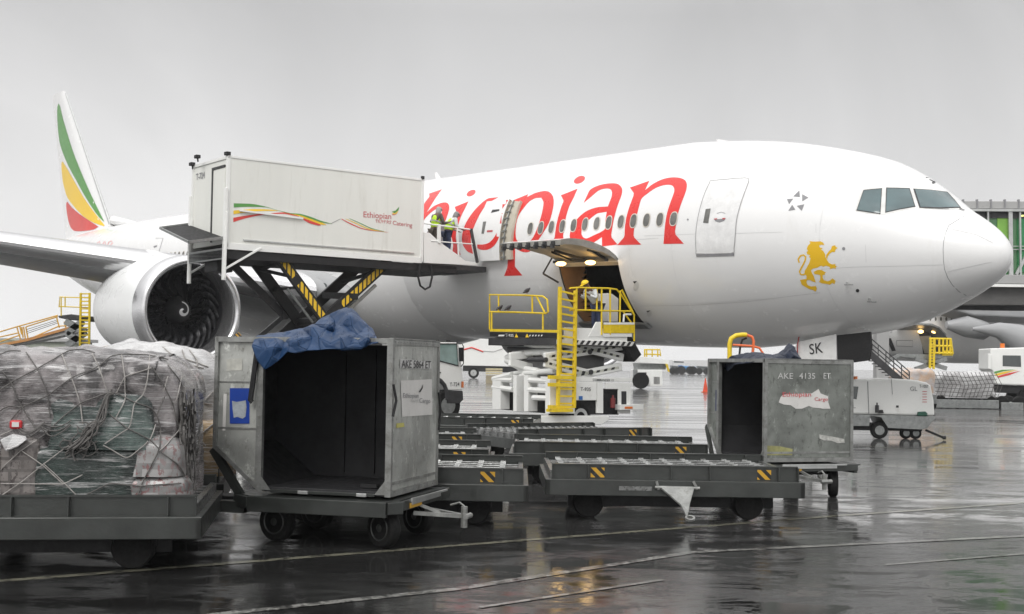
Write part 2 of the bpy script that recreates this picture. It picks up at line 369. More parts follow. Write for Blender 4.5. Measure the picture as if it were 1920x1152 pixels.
# ------------------------------------------------------------------ the aircraft frame
AX = Fr((12.22797, 29.52365, 5.2821), 0, Matrix(((-.60619, -.79507, .01751), (.79480, -.60643, -.02297), (.02889, 0., .99958))))
AXF = Fr((12.22797, 29.52365, 0), atan2(.7951, -.6064))       # level frame below it: x aft, y starboard
PLANE = thing('airliner', 'large white wide body airliner with red lettering and a gold lion near its nose', 'airliner', AX)
def interp(xs, ys, x):
    if x <= xs[0]: return ys[0]
    for i in range(len(xs)-1):
        if x <= xs[i+1]: return ys[i] + (ys[i+1]-ys[i])*(x-xs[i])/(xs[i+1]-xs[i])
    return ys[-1]
def spl(xs, ys, x):                                     # monotone-ish cubic (Catmull-Rom on uneven knots)
    n = len(xs)
    if x <= xs[0]: return ys[0]
    if x >= xs[-1]: return ys[-1]
    i = max(j for j in range(n-1) if xs[j] <= x)
    d = lambda k: (ys[k+1]-ys[k])/(xs[k+1]-xs[k])
    def m(k):
        if k == 0: return d(0)
        if k == n-1: return d(n-2)
        a, b = d(k-1), d(k)
        return 0 if a*b <= 0 else 2*a*b/(a+b)
    h = xs[i+1]-xs[i]; t = (x-xs[i])/h
    return (2*t**3-3*t*t+1)*ys[i] + (t**3-2*t*t+t)*h*m(i) + (-2*t**3+3*t*t)*ys[i+1] + (t**3-t*t)*h*m(i+1)
NS = .555
SS = [0, .12, .4, .8, 1.3, 2.0, 2.7, 3.4, 4.2, 5.2, 6.4, 8.0, 10.0]
TT = [-.62, -.26, .04, .33, .63, 1.16, 1.62, 1.97, 2.22, 2.47, 2.72, 2.94, 3.1]
BB = [-.62, -.98, -1.24, -1.48, -1.74, -2.06, -2.30, -2.48, -2.62, -2.76, -2.90, -3.06, -3.1]
WW = [0, .36, .68, 1.0, 1.33, 1.72, 2.03, 2.30, 2.53, 2.76, 2.94, 3.06, 3.1]
q_ = [sqrt(s_) for s_ in SS]
def fsec(a):
    s_ = a - NS
    if s_ <= 10:
        r = sqrt(max(0, s_)); return spl(q_, TT, r), spl(q_, BB, r), spl(q_, WW, r), -.6 * exp(-(max(0, s_) / 3.2) ** 1.5)
    if a < 49: return 3.1, -3.1, 3.1, 0
    t = (a - 49) / 25
    top = 3.1 - .75 * t ** 2.2; bot = -3.1 + 4.5 * t ** 1.45; wd = 3.1 * (1 - .9 * t ** 1.9)
    return top, bot, wd, (top + bot) / 2
NA = 144
def fpt(a, th, off=0):
    t, b, w_, m = fsec(a); sn = sin(th)
    return V((a, (w_ + off) * cos(th), m + ((t - m) + off if sn > 0 else (m - b) + off) * sn))
CA0, CA1, CU0, CU1 = 11.12, 13.86, -2.42, -.62         # forward cargo door cut-out
st = [NS + s_ for s_ in (0, .004, .015, .04, .08, .14, .22, .32, .44, .58, .75, .95, 1.2, 1.5, 1.85, 2.2, 2.6, 3, 3.4, 3.9, 4.4, 5, 5.6, 6.3, 7, 7.8, 8.6, 9.4, 10)]
st += [11.12, 11.12 + .02] + [11.12 + i * (2.74 / 6) for i in range(1, 7)] + list(range(15, 49, 2)) + [49 + i * 1.0 for i in range(0, 25)] + [74]
st = sorted(set(round(x, 4) for x in st))
fb = MB(); ths = [2 * pi * k / NA for k in range(NA)]
for a in st: fb.v += [tuple(fpt(a, t)) for t in ths]
for i in range(len(st) - 1):
    am = (st[i] + st[i+1]) / 2
    for k in range(NA):
        tm = 2 * pi * (k + .5) / NA; um = 3.1 * sin(tm); 
        if CA0 < am < CA1 and CU0 < um < CU1 and cos(tm) > 0: continue
        q = (k + 1) % NA; fb.f.append([i*NA+k, i*NA+q, (i+1)*NA+q, (i+1)*NA+k]); fb.mi.append(0)
fb.f.append([(len(st)-1)*NA + k for k in range(NA)]); fb.mi.append(0)
FUS = fb.build('fuselage', M['white'], PLANE, smooth=60)
def bvh_of(mb_list, fr):
    vs, fs = [], []
    for mb in mb_list:
        b = len(vs); vs += [fr.wor(p) for p in mb.v]; fs += [[b+i for i in f] for f in mb.f]
    return BVHTree.FromPolygons(vs, fs)
full = MB()                                            # unbroken skin used to place the markings
for a in st: full.v += [tuple(fpt(a, t)) for t in ths]
for i in range(len(st) - 1):
    for k in range(NA):
        q = (k + 1) % NA; full.f.append([i*NA+k, i*NA+q, (i+1)*NA+q, (i+1)*NA+k])
BF = bvh_of([full], AX)
def smoothpoly(pts, it=1):
    P = [V((x, y)) for x, y in pts]
    for _ in range(it):
        Q = []
        for i in range(len(P)):
            a, b = P[i], P[(i+1) % len(P)]; p0, p3 = P[i-1], P[(i+2) % len(P)]
            def turn(u, v): 
                return abs(u.angle(v, 0)) if u.length > 1e-6 and v.length > 1e-6 else 0
            Q.append(a)
            ta, tb = turn(a - p0, b - a), turn(b - a, p3 - b)
            if max(ta, tb) < R(62) and (b - a).length > 3: Q.append((a + b) * .5625 - (p0 + p3) * .0625)
        P = Q
    return [(p.x, p.y) for p in P]
def decal(name, polys, m, bvh, fr, parent, off=.006, step=9, flat=False):
    """lay painted shapes on a surface: each vertex gets its own place on the skin"""
    bm = bmesh.new()
    for poly in polys:
        holes = []
        if isinstance(poly, dict): holes = poly['h']; poly = poly['o']
        loops = [[V((x, y, 0)) for x, y in l] for l in [poly] + holes]
        flatv = [p for l in loops for p in l]; vs = [bm.verts.new(p) for p in flatv]
        for t in tessellate_polygon(loops):
            if len(set(t)) == 3:
                try: bm.faces.new([vs[i] for i in t])
                except ValueError: pass
    if not flat:
        xs = [v.co.x for v in bm.verts]; ys = [v.co.y for v in bm.verts]
        x = math.floor(min(xs)) + .37
        while x < max(xs): bmesh.ops.bisect_plane(bm, geom=bm.verts[:] + bm.edges[:] + bm.faces[:], plane_co=(x, 0, 0), plane_no=(1, 0, 0)); x += step
        y = math.floor(min(ys)) + .37
        while y < max(ys): bmesh.ops.bisect_plane(bm, geom=bm.verts[:] + bm.edges[:] + bm.faces[:], plane_co=(0, y, 0), plane_no=(0, 1, 0)); y += step
    dead = []
    for v in bm.verts:
        r = ray(v.co.x, v.co.y); h = bvh.ray_cast(CAM, r.normalized(), 400)
        if h[0] is None: dead.append(v); continue
        nrm = h[1]; 
        if nrm.dot(r) > 0: nrm = -nrm
        v.co = fr.loc(h[0] + nrm * off)
    bmesh.ops.delete(bm, geom=dead, context='VERTS')
    me = bpy.data.meshes.new(name); bmesh.ops.recalc_face_normals(bm, faces=bm.faces); bm.to_mesh(me); bm.free(); me.materials.append(m)
    for p in me.polygons: p.use_smooth = True
    o = bpy.data.objects.new(name, me); col.objects.link(o); o.parent = parent
    return o
def z1(P): return [(780 + x / 4.8, 250 + y / 4.8) for x, y in P]
def z2(P): return [(1150 + x / 4.8, 250 + y / 4.8) for x, y in P]
def z3(P): return [(1500 + x / 4.8, 250 + y / 4.8) for x, y in P]
def zl(P): return [(1460 + x / 8.23, 420 + y / 8.23) for x, y in P]
def ell(cx, cy, rx, ry, ang, n=20): return [(cx + rx*cos(t)*cos(ang) - ry*sin(t)*sin(ang), cy + rx*cos(t)*sin(ang) + ry*sin(t)*cos(ang)) for t in [2*pi*k/n for k in range(n)]]
def stroke(pts, wd):
    P = [V(p) for p in pts]; Lf, Rt = [], []
    for i, p in enumerate(P):
        d = (P[min(i+1, len(P)-1)] - P[max(i-1, 0)]).normalized(); n = V((-d.y, d.x)) * wd / 2; Lf.append(p + n); Rt.append(p - n)
    return [(q.x, q.y) for q in Lf + Rt[::-1]]
n_ = z2([(150,490),(325,430),(285,515),(340,470),(420,425),(500,402),(580,400),(640,420),(662,460),(655,520),(625,600),(590,700),(570,800),(562,915),(635,995),(452,997),(460,900),(470,800),(490,700),(520,610),(548,530),(545,490),(520,468),(460,468),(380,495),(300,550),(255,590),(235,650),(210,750),(190,850),(190,940),(252,1003),(35,1008),(95,940),(105,850),(120,750),(150,650),(185,540)])
a_ = {'o': z1([(1510,628),(1555,530),(1600,490),(1680,462),(1760,452),(1820,460),(1855,500),(1850,560),(1820,640),(1790,740),(1770,840),(1762,940),(1815,1002),(1675,1020),(1675,935),(1600,985),(1540,1010),(1460,1010),(1400,960),(1385,930),(1395,870),(1430,800),(1490,735),(1560,690),(1650,665),(1728,660),(1755,590),(1765,540),(1750,505),(1700,500),(1640,520),(1580,570)]),
      'h': [z1([(1718,708),(1640,720),(1570,770),(1510,830),(1490,890),(1500,930),(1535,948),(1600,920),(1700,865),(1705,790)])]}
i2 = z1([(1305,560),(1455,500),(1420,580),(1380,660),(1350,760),(1335,860),(1325,930),(1335,985),(1235,985),(1250,930),(1260,850),(1280,760),(1310,660),(1328,605)])
p_ = {'o': [(962.3,376),(990.4,364.6),(988,370),(1001,363.5),(1015,359.4),(1028,359.4),(1036,367),(1038.5,379),(1036,396),(1030,417),(1021,433),(1010,450),(1000,466),(990,473),(978,472),(966,466),(965.5,500),(979.6,516.8),(945.4,517.7),(951,503),(953,470),(952,448),(952,430),(957,410),(963,392),(967,385)],
      'h': [[(981,392),(993,378),(1006,371.5),(1015,371),(1019,378),(1018,392),(1013,412),(1006,432),(998,448),(988,455),(975,455),(968,448),(967,432),(969,415),(974,402)]]}
oL = z1([(745,577),(660,585),(580,640),(500,730),(440,830),(415,930),(425,1010),(470,1070),(515,1088),(500,1010),(495,930),(520,850),(560,760),(600,690),(640,640),(700,600)])
i1 = [(852.9,388.5),(878.6,378),(871.7,392),(864.7,406),(860,420),(856,432),(855,447),(858,462),(864,478),(848,478),(850,460),(846,440),(848,425),(853,405),(856,398)]
hs = z1([(118,545),(235,505),(180,580),(130,660),(95,715),(150,665),(230,628),(280,628),(300,660),(290,720),(265,790),(240,860),(230,930),(245,980),(150,980),(175,900),(195,820),(220,750),(235,700),(225,680),(180,685),(130,720),(90,760),(60,800),(60,700),(78,630),(122,570)])
def sp(p):
    if isinstance(p, dict): return {'o': smoothpoly(p['o'], 2), 'h': [smoothpoly(h, 2) for h in p['h']]}
    return smoothpoly(p, 2)
for nm, pl in (('letter_n', [n_]), ('letter_a', [a_]), ('letter_i', [i2, ell(*z1([(1472,420)])[0], 11.3, 6.2, -.45)]), ('letter_p', [p_]), ('letter_o', [oL]), ('letter_i', [i1, ell(*z1([(497,540)])[0], 9.2, 5, -.5)]), ('letter_h', [hs])):
    decal(nm, [sp(p) for p in pl], M['red'], BF, AX, PLANE)
# lion emblem
lion = zl([(475,268),(560,275),(650,270),(690,292),(706,328),(660,322),(628,332),(630,362),(685,375),(650,390),(690,420),(720,470),(722,515),(750,560),(775,600),(820,625),(880,620),(870,645),(905,655),(880,668),(880,700),(850,680),(795,700),(790,665),(730,645),(690,660),(655,645),(600,675),(530,690),(500,715),(515,760),(545,810),(560,860),(575,905),(545,895),(515,885),(490,868),(440,865),(430,900),(450,945),(500,965),(575,960),(592,1000),(572,1045),(520,1015),(470,1005),(400,965),(355,935),(345,900),(330,865),(380,855),(430,850),(430,800),(405,780),(400,730),(430,680),(470,610),(495,530),(465,510),(490,485),(440,470),(430,430),(455,420),(435,385),(450,340),(490,300)])
lion2 = zl([(540,740),(600,710),(660,710),(700,735),(735,750),(710,765),(715,790),(680,785),(680,830),(700,870),(760,885),(800,870),(830,840),(880,880),(860,930),(830,910),(790,940),(740,925),(680,920),(620,895),(640,870),(645,820),(640,790),(600,780),(555,775)])
lion3 = zl([(735,480),(770,430),(810,390),(820,345),(875,330),(880,355),(912,370),(880,395),(865,440),(830,430),(790,460),(760,500),(750,545),(732,520)])
tail = [stroke(zl([(318,600),(302,545),(340,492),(385,480),(418,510),(408,570),(378,630),(345,690),(322,740),(345,782),(388,785),(415,762)]), 3.0)]
decal('lion_emblem', [lion, lion2, lion3] + tail, M['gold'], BF, AX, PLANE, .006)
# five-pointed alliance mark
decal('alliance_mark', [z2(p) for p in ([(1620,570),(1675,515),(1680,575)], [(1700,550),(1757,580),(1700,615)], [(1650,655),(1720,640),(1697,700)], [(1610,645),(1640,690),(1575,700)], [(1563,595),(1620,590),(1582,640)])], M['txtgrey'], BF, AX, PLANE, .006)
# panel seams, radome joint
def seams(paths, wd=.7, m=None, name='panel_seam', off=.004):
    for p in paths: decal(name, [stroke(p, wd)], m or M['seam'], BF, AX, PLANE, off, step=14)
rad = [z3(P) for P in [[(1480,745),(1430,775),(1340,830),(1310,900),(1292,980),(1288,1050),(1295,1150)]]][0]
rad2 = [(1769,489),(1771,505),(1777,521),(1786,535),(1798,547),(1812,554.5)]
seams([rad[:-1] + rad2], 1.0, name='radome_joint')
m_soft = mat('faint_panel_seam', (.50, .50, .50), .5); m_joint = mat('hairline_joint', (.66, .66, .66), .5)
for a_ in (4.3, 8.9, 10.6, 14.6, 20.3, 23.0):
    b = MB(); T_ = [R(-85) + R(170) * i / 60 for i in range(61)]
    for t0, t1 in zip(T_[:-1], T_[1:]):
        if CA0 - .1 < a_ < CA1 + .1: continue
        b.face([fpt(a_, t0, .003), fpt(a_ + .012, t0, .003), fpt(a_ + .012, t1, .003), fpt(a_, t1, .003)])
    b.build('panel_seam', m_joint, PLANE)
for u_, a0_, a1_ in ((1.95, 8, 48), (-1.15, 14.2, 24), (-1.9, 6, 10.8), (-2.6, 14.2, 22)):
    b = MB(); n_s = 40
    for i in range(n_s):
        aa, ab = a0_ + (a1_-a0_)*i/n_s, a0_ + (a1_-a0_)*(i+1)/n_s; t_ = math.asin(u_/3.1); b.face([fpt(aa, t_, .003), fpt(ab, t_, .003), fpt(ab, t_ + .004, .003), fpt(aa, t_ + .004, .003)])
    b.build('panel_seam', m_joint, PLANE)
seams([z2([(820,345),(1000,350),(1150,360),(1470,385)]), z2([(280,925),(570,915),(735,908)]), z2([(1100,903),(1300,897),(1520,892)]),
       [(1540,505),(1600,501),(1700,499),(1768,497)], [(1200,574),(1290,573),(1400,566),(1480,556),(1538,549)], [(1530,420),(1530,437)], [(1623,459),(1624,492)],
       [(1190,450),(1235,447)]], .55, m_soft)
decal('lightning_strip', [stroke(p, .8) for p in ([(1776,510),(1800,504),(1860,491)], [(1785,430),(1830,440),(1862,456)])], mat('pale_strip', (.62, .62, .62), .4), BF, AX, PLANE, .01)
# cockpit windows
cw = [z3([(575,520),(732,505),(718,722),(515,692)]), z3([(783,500),(980,505),(1030,660),(900,682),(775,710)]), z3([(1032,508),(1180,518),(1320,535),(1380,600),(1435,668),(1250,672),(1085,668)])]
fr_ = z3([(545,512),(640,492),(745,486),(870,486),(1000,490),(1160,500),(1330,525),(1400,595),(1470,688),(1350,690),(1250,688),(1080,682),(960,690),(740,742),(620,728),(492,702)])
decal('windshield_surround', [fr_], mat('windshield_surround_paint', (.62, .62, .60), .35), BF, AX, PLANE, .004, 6)
def grow(P, k):
    c = V((sum(x for x, y in P) / len(P), sum(y for x, y in P) / len(P))); return [(c.x + (x - c.x) * k[0], c.y + (y - c.y) * k[1]) for x, y in P]
for P in cw:
    g_ = decal('cockpit_window', [grow(P, (1.07, 1.08))], M['txt'], BF, AX, PLANE, .010, 6)
    decal('pane', [P], M['cockglass'], BF, AX, g_, .016, 6)
decal('wiper', [stroke(z3([(1120,673),(1340,683)]), 1.4), stroke(z3([(1430,682),(1478,702)]), 1.6)], M['txt'], BF, AX, PLANE, .03)
decal('registration_letter', [stroke(z3([(1225,445),(1195,455),(1185,448),(1215,435)][:4]), .9), stroke(z3([(1132,402),(1165,398),(1195,408),(1165,418),(1200,436),(1235,436),(1195,455)]), 1.5)], M['txt'], BF, AX, PLANE, .01)
# cabin windows
def onskin(a, u): return math.asin(max(-1, min(1, u / 3.1)))
wu = .48; rim = mat('window_rim', (.66, .62, .55), .4)
for k in range(74):
    a = 8.87 + .5334 * k
    if 13 <= k <= 23 or (34 <= k <= 42): continue
    mb = MB(); mg = MB()
    for q, (hw, hh, off, bb) in enumerate(((.150, .215, .012, mb), (.122, .185, .020, mg))):
        pts = []
        for j in range(18):
            t = 2 * pi * j / 18; ex = abs(cos(t)) ** .8 * (1 if cos(t) > 0 else -1); ez = abs(sin(t)) ** .8 * (1 if sin(t) > 0 else -1)
            th = onskin(a, wu + hh * ez); pts.append(fpt(a + hw * ex, th, off))
        cN = fpt(a, onskin(a, wu), off + .002); bb.add([cN] + pts, [(0, 1 + j, 1 + (j + 1) % 18) for j in range(18)])
    o = mb.build('cabin_window', rim, PLANE); mg.build('pane', M['pane'], o)
# passenger door 1
def outline(P, closed=True): return P + [P[0]] if closed else P
d1 = smoothpoly(z2([(870,445),(905,428),(1190,405),(1218,425),(1215,450),(1160,600),(1115,760),(1100,900),(1088,1040),(1060,1080),(775,1085),(748,1060),(745,900),(770,730),(815,570)]), 2)
D1 = decal('passenger_door', [d1], mat('door_white', (.77, .77, .765), .25, coat=.2), BF, AX, PLANE, .012)
decal('door_seal', [stroke(outline(d1), 1.3)], mat('door_seal_grey', (.36, .36, .36), .5), BF, AX, D1, .016, 20)
decal('door_sill', [z2([(748,1088),(1090,1078),(1090,1103),(750,1113)])], M['txtgrey'], BF, AX, D1, .016)
decal('door_window', [z2([(835,685),(880,680),(858,812),(812,808)])], M['pane'], BF, AX, D1, .02)
decal('door_handle', [stroke(z2([(935,725),(975,712),(1012,725)]), .8), z2([(910,778),(1015,770),(1000,790),(960,805),(925,795)])], M['txtgrey'], BF, AX, D1, .02)
for q_1 in (z2([(912,770),(940,768),(938,778),(912,780)]), z2([(985,766),(1012,764),(1012,776),(985,778)])): decal('door_marking', [q_1], M['txtred'], BF, AX, D1, .024)
ANT_A = 25.1
# probes and ports
for x, y in ((1582, 466.5), (1290, 412)): decal('static_port', [ell(x, y, 3.0 if x > 1500 else 1.6, 3.0 if x > 1500 else 1.8, 0, 14)], M['txtgrey'], BF, AX, PLANE, .01)
for (x, y, x2, y2) in ((1588, 530, 1607, 535.5), (1630, 560, 1650, 566)):
    h = BF.ray_cast(CAM, ray(x, y).normalized()); nn = h[1] if h[1].dot(ray(x, y)) < 0 else -h[1]
    p0 = AX.loc(h[0]); nl = AX.mi @ nn; b = MB(); b.bar(p0, p0 + nl * .13 + V((-.05, 0, 0)), .05, .02); b.tube([p0 + nl * .13 + V((.03, 0, 0)), p0 + nl * .14 + V((-.24, 0, 0))], .012)
    b.build('pitot_probe', M['steel'], PLANE)
decal('angle_of_attack_vane', [ell(1608, 545, 3.4, 3.2, 0, 14)], M['txt'], BF, AX, PLANE, .01)
b = MB()
for a, h_ in ((ANT_A, .34), (9.9, .08)): b.prism([(a-.16, 0, 3.08), (a+.22, 0, 3.08), (a+.34, 0, 3.08+h_), (a+.22, 0, 3.08+h_)], (0, .03, 0))
b.build('antenna', M['white'], PLANE)
# slots open beside the cargo door
for (x, y) in ((1193, 537), (1218, 588)):
    decal('service_panel', [ell(x, y, 5, 9 if y < 560 else 6, .25, 14)], mat('service_panel_grey', (.62, .62, .61), .4), BF, AX, PLANE, .006)
    decal('panel_gap', [[(x-6, y-9 if y < 560 else y-5), (x+2, y-10 if y < 560 else y-6), (x-3, y-5 if y < 560 else y-2)]], M['txt'], BF, AX, PLANE, .01)
# ------------------------------------------------------------------ cargo hold seen through the opening
def cu(a, u, l=None): return V((a, l if l is not None else sqrt(3.1**2 - u*u), u))
b = MB(); b.box(CA0, CA1, -1.0, 1.9, -.40, -.38); b.box(CA0, CA1, -1, -.98, -2.44, -.4); b.build('hold_lining', M['void'], PLANE)  # coloured black in place of the shade inside the hold
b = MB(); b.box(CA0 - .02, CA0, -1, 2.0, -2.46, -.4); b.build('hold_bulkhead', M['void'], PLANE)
b = MB()
for i in range(12):
    u0 = CU0 + (CU1 - CU0) * i / 12; u1 = CU0 + (CU1 - CU0) * (i+1) / 12; l0, l1 = sqrt(9.61-u0*u0) - .06, sqrt(9.61-u1*u1) - .06
    b.face([(CA1 - .005, l0, u0), (CA1 - .005, l1, u1), (CA1 - .005, l1 - 1.05, u1), (CA1 - .005, l0 - 1.05 * max(.25, (u0 - CU0) / (CU1 - CU0)), u0)])
b.build('side_lining', M['orangewall'], PLANE)
b = MB(); b.box(CA1 + .03, CA1 + .05, -1, 1.9, -2.46, -.4); b.build('hold_bulkhead', M['void'], PLANE)  # black behind the tan strip, standing in for shade deeper in
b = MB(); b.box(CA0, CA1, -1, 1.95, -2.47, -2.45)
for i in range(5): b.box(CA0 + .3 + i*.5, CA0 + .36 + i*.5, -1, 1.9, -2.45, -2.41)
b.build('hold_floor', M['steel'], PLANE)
# frame round the opening
b = MB()
for a in (CA0, CA1):
    for i in range(12):
        u0 = CU0 + (CU1 - CU0) * i / 12; u1 = CU0 + (CU1 - CU0) * (i+1) / 12
        s_ = .06 if a == CA0 else -.06
        q = [cu(a, u0), cu(a, u1), V((a, sqrt(9.61-u1*u1) - (.28 if a == CA0 else .06), u1)), V((a, sqrt(9.61-u0*u0) - (.28 if a == CA0 else .06), u0))]
        b.face(q); 
for u in (CU0 - .02, CU1 + .05): b.prism([cu(CA0, u), cu(CA1, u), V((CA1, sqrt(9.61-u*u) - .3, u)), V((CA0, sqrt(9.61-u*u) - .3, u))], (0, 0, .03))
b.build('door_frame', M['steel'], PLANE)
b = MB(); b.prism([cu(CA0 - .25, -2.42, 2.02), cu(CA1 + .05, -2.42, 2.02), V((CA1 + .05, 1.8, -2.55)), V((CA0 - .25, 1.8, -2.55))], (0, .12, -.06)); b.build('cargo_sill', M['steel'], PLANE)
# open cargo door: curved shell swung up
prof = [(3.02, -.62), (3.14, -.50), (3.40, -.36), (3.72, -.25), (4.03, -.18), (4.38, -.13), (4.73, -.12), (5.0, -.14), (5.22, -.19)]
b = MB(); N_ = len(prof)
for a in (CA0 - .02, CA1): b.v += [(a, l, u) for l, u in prof]
for i in range(N_-1): b.f.append([i, i+1, N_+i+1, N_+i]); b.mi.append(0)
CD = b.build('cargo_door', M['white'], PLANE, smooth=50)
inn = [(l - .02 - (.10 if i < 4 else 0), u - .15 - .05 * (4 - abs(i - 4)) / 4) for i, (l, u) in enumerate(prof)]
b = MB()
for a in (CA0 + .03, CA1 - .05): b.v += [(a, l, u) for l, u in inn]
for i in range(N_-1): b.f.append([i, i+1, N_+i+1, N_+i]); b.mi.append(0)
b.build('inner_lining', M['cond'], CD, smooth=50)
b = MB()
for a, d in ((CA0 - .02, .05), (CA1, -.05)):
    for i in range(N_-1):
        b.face([(a, *prof[i]), (a, *prof[i+1]), (a + d, *inn[i+1]), (a + d, *inn[i])])
b.face([(CA0-.02, *prof[-1]), (CA1, *prof[-1]), (CA1-.05, *inn[-1]), (CA0+.03, *inn[-1])])
b.build('edge_frame', mat('door_edge_frame', (.40, .39, .36), .5, .2, .2, 5), CD)
b = MB()
for i in range(7):
    a = CA0 + .25 + i * .38; b.box(a, a + .14, 5.02, 5.26, -.36, -.22); b.box(a + .03, a + .10, 5.2, 5.32, -.42, -.30)
b.build('latch_row', M['dgrey'], CD)
b = MB()
for a in (11.75, 13.1): b.sph((a, 3.55, -.72), .19, .14, .07)
for o_ in [b.build('door_lamp', M['lightbulb'], CD, smooth=True)]: pass
for a in (11.75, 13.1):
    l_ = bpy.data.lights.new('door_lamp_light', 'POINT'); l_.energy = 5; l_.color = (1, .68, .35); l_.shadow_soft_size = .15
    o = bpy.data.objects.new('door_lamp_light', l_); col.objects.link(o); o.parent = CD; o.location = (a, 3.5, -.90)
b = MB()
b.bar((12.3, 3.25, -.62), (12.5, 4.3, -.40), .09, .08); b.bar((12.9, 3.2, -.65), (12.75, 4.2, -.42), .06); b.bar((11.5, 3.15, -.62), (11.35, 4.0, -.38), .08)
b.bar((CA1 - .02, 3.3, -.5), (CA1 + .15, 3.5, -1.0), .05); b.bar((CA1 + .15, 3.5, -1.0), (CA1, 3.0, -1.25), .05)
b.box(11.3, 13.7, 3.25, 3.38, -.68, -.60)
b.build('actuator', M['dgrey'], CD)
# ------------------------------------------------------------------ passenger door 2, swung out
b = MB(); a0, a1 = 16.52, 17.78
def dskin(a, u, off): th = math.asin(max(-1, min(1, u/3.1))); return V((a, (3.1 + off) * cos(th), (3.1 + off) * sin(th)))
us = [-.47 + i * (1.87 / 14) for i in range(15)]
for a in (a0, a0 + .08, a1 - .08, a1):
    for u in us: b.v.append(tuple(dskin(a, u, .25)))
for i in range(3):
    for j in range(14): b.f.append([i*15+j, i*15+j+1, (i+1)*15+j+1, (i+1)*15+j]); b.mi.append(0)
D2m = b; D2 = b.build('open_passenger_door', M['white'], PLANE, smooth=50); BD2 = bvh_of([D2m], AX)
b = MB()
for i in range(14):
    for a, s_ in ((a0, 1), (a1, -1)): b.face([dskin(a, us[i], .25), dskin(a, us[i+1], .25), dskin(a + .03*s_, us[i+1], .13), dskin(a + .03*s_, us[i], .13)])
    b.face([dskin(a0, us[i], .13), dskin(a0, us[i+1], .13), dskin(a1, us[i+1], .13), dskin(a1, us[i], .13)])
for u in (us[0], us[-1]): b.face([dskin(a0, u, .25), dskin(a1, u, .25), dskin(a1, u, .13), dskin(a0, u, .13)])
b.build('door_edge', M['cond'], D2)
b = MB()
for i in range(14): b.face([dskin(a0 - .03, us[i], .16), dskin(a0 - .03, us[i+1], .16), dskin(a0 - .34, us[i+1], .05), dskin(a0 - .34, us[i], .05)])
for i in range(14): b.bar(dskin(a0 - .40, us[i], .05), dskin(a0 - .40, us[i+1], .05), .10, .05, (1,0,0))
HM_ = b.build('hinge_panel', M['cond'], D2)
b = MB(); b.tube([dskin(a0 - .12, u, .16) for u in us], .03, 6)
for i in range(9): b.bar(dskin(a0 - .02, -.40 + i*.20, .20), dskin(a0 - .20, -.36 + i*.20, .17), .045)
b.build('hinge_mechanism', M['steel'], D2)
oR = smoothpoly(z1([(780,596),(832,602),(818,680),(790,800),(760,900),(738,960),(700,1018),(640,1050),(580,1048),(552,1030),(552,1002),(600,1003),(660,985),(710,930),(745,850),(765,760),(778,680)]), 1)
decal('letter_o', [oR], M['red'], BD2, AX, D2, .006)
decal('door_window', [z1([(605,798),(633,795),(612,905),(590,905)])], M['pane'], BD2, AX, D2, .008)
decal('viewing_slot', [z1([(690,690),(752,685),(750,700),(675,718)])], M['txt'], BD2, AX, D2, .008)
decal('door_marking', [z1([(640,875),(692,872),(690,890),(640,892)])], M['txtred'], BD2, AX, D2, .008)
# ------------------------------------------------------------------ fin, tailplane
finpts = [(61.6, 3.0), (70.6, 12.9), (73.6, 12.9), (71.6, 2.2)]
fm = MB()
def finsec(k, n=9):                                    # k: 0 root .. 1 tip
    le = 61.4 + (72.15 - 61.4) * k; te = 70.6 + (74.9 - 70.6) * k; u = 2.5 + 10.5 * k; th = .42 * (1 - k) + .12 * k; P = []
    for i in range(n): x = i/(n-1); P.append((x, th * 2.2 * sqrt(x) * (1 - x) + .001))
    return [V((le + (te-le)*x, y, u)) for x, y in P] + [V((le + (te-le)*x, -y, u)) for x, y in P[::-1]]
ks = [0, .2, .4, .6, .8, .95, .99, 1]; 
for k in ks: fm.v += [tuple(p) for p in finsec(k)]
for i in range(len(ks)-1):
    for j in range(18): q = (j+1) % 18; fm.f.append([i*18+j, i*18+q, (i+1)*18+q, (i+1)*18+j]); fm.mi.append(0)
fm.f.append(list(range((len(ks)-1)*18, len(ks)*18))); fm.mi.append(0)
FIN = fm.build('tail_fin', M['white'], PLANE, smooth=50); BFN = bvh_of([fm], AX)
def zt(P): return [(x / 3.973, 160 + y / 3.973) for x, y in P]
gr = zt([(438,135),(450,165),(470,250),(500,350),(540,480),(590,610),(650,750),(710,880),(780,1022),(740,985),(690,915),(630,820),(570,710),(510,600),(465,490),(445,420),(433,320),(428,230),(430,160)])
ye = zt([(467,568),(500,620),(560,725),(620,830),(690,930),(780,1045),(775,1052),(700,1025),(620,975),(550,900),(505,840),(485,780),(470,720),(462,640),(460,580)])
re = zt([(502,868),(540,915),(600,965),(660,1005),(735,1055),(700,1075),(640,1085),(570,1088),(540,1075),(520,1040),(505,980),(497,920),(496,880)])
for P, m_ in ((gr, 'green'), (ye, 'yel'), (re, 'redband')): decal('tail_band', [smoothpoly(P, 1)], M[m_], BFN, AX, FIN, .02, 12)
b = MB(); b.tube([V((57.5, 0, 3.0)), V((61.5, 0, 3.4)), finsec(0)[0] + V((-.1, 0, .6)), finsec(.05)[0]], [.1, .3, .3, .2]); b.build('dorsal_fillet', M['white'], PLANE, smooth=True)
b = MB(); b.tube([finsec(.02)[0] + V((-.02,0,0)), finsec(.98)[0] + V((-.02,0,0))], [.11, .06]); b.build('leading_edge', M['alu'], FIN, smooth=True)
b = MB()
for s_ in (1, -1):
    for l, le, te, u, th in ((1.0, 63.5, 70.5, .9, .35), (10.6, 70.6, 73.3, 2.0, .1)):
        b.v += [(le, s_*l, u), ((le*2+te)/3, s_*l, u+th), (te, s_*l, u), ((le*2+te)/3, s_*l, u-th)]
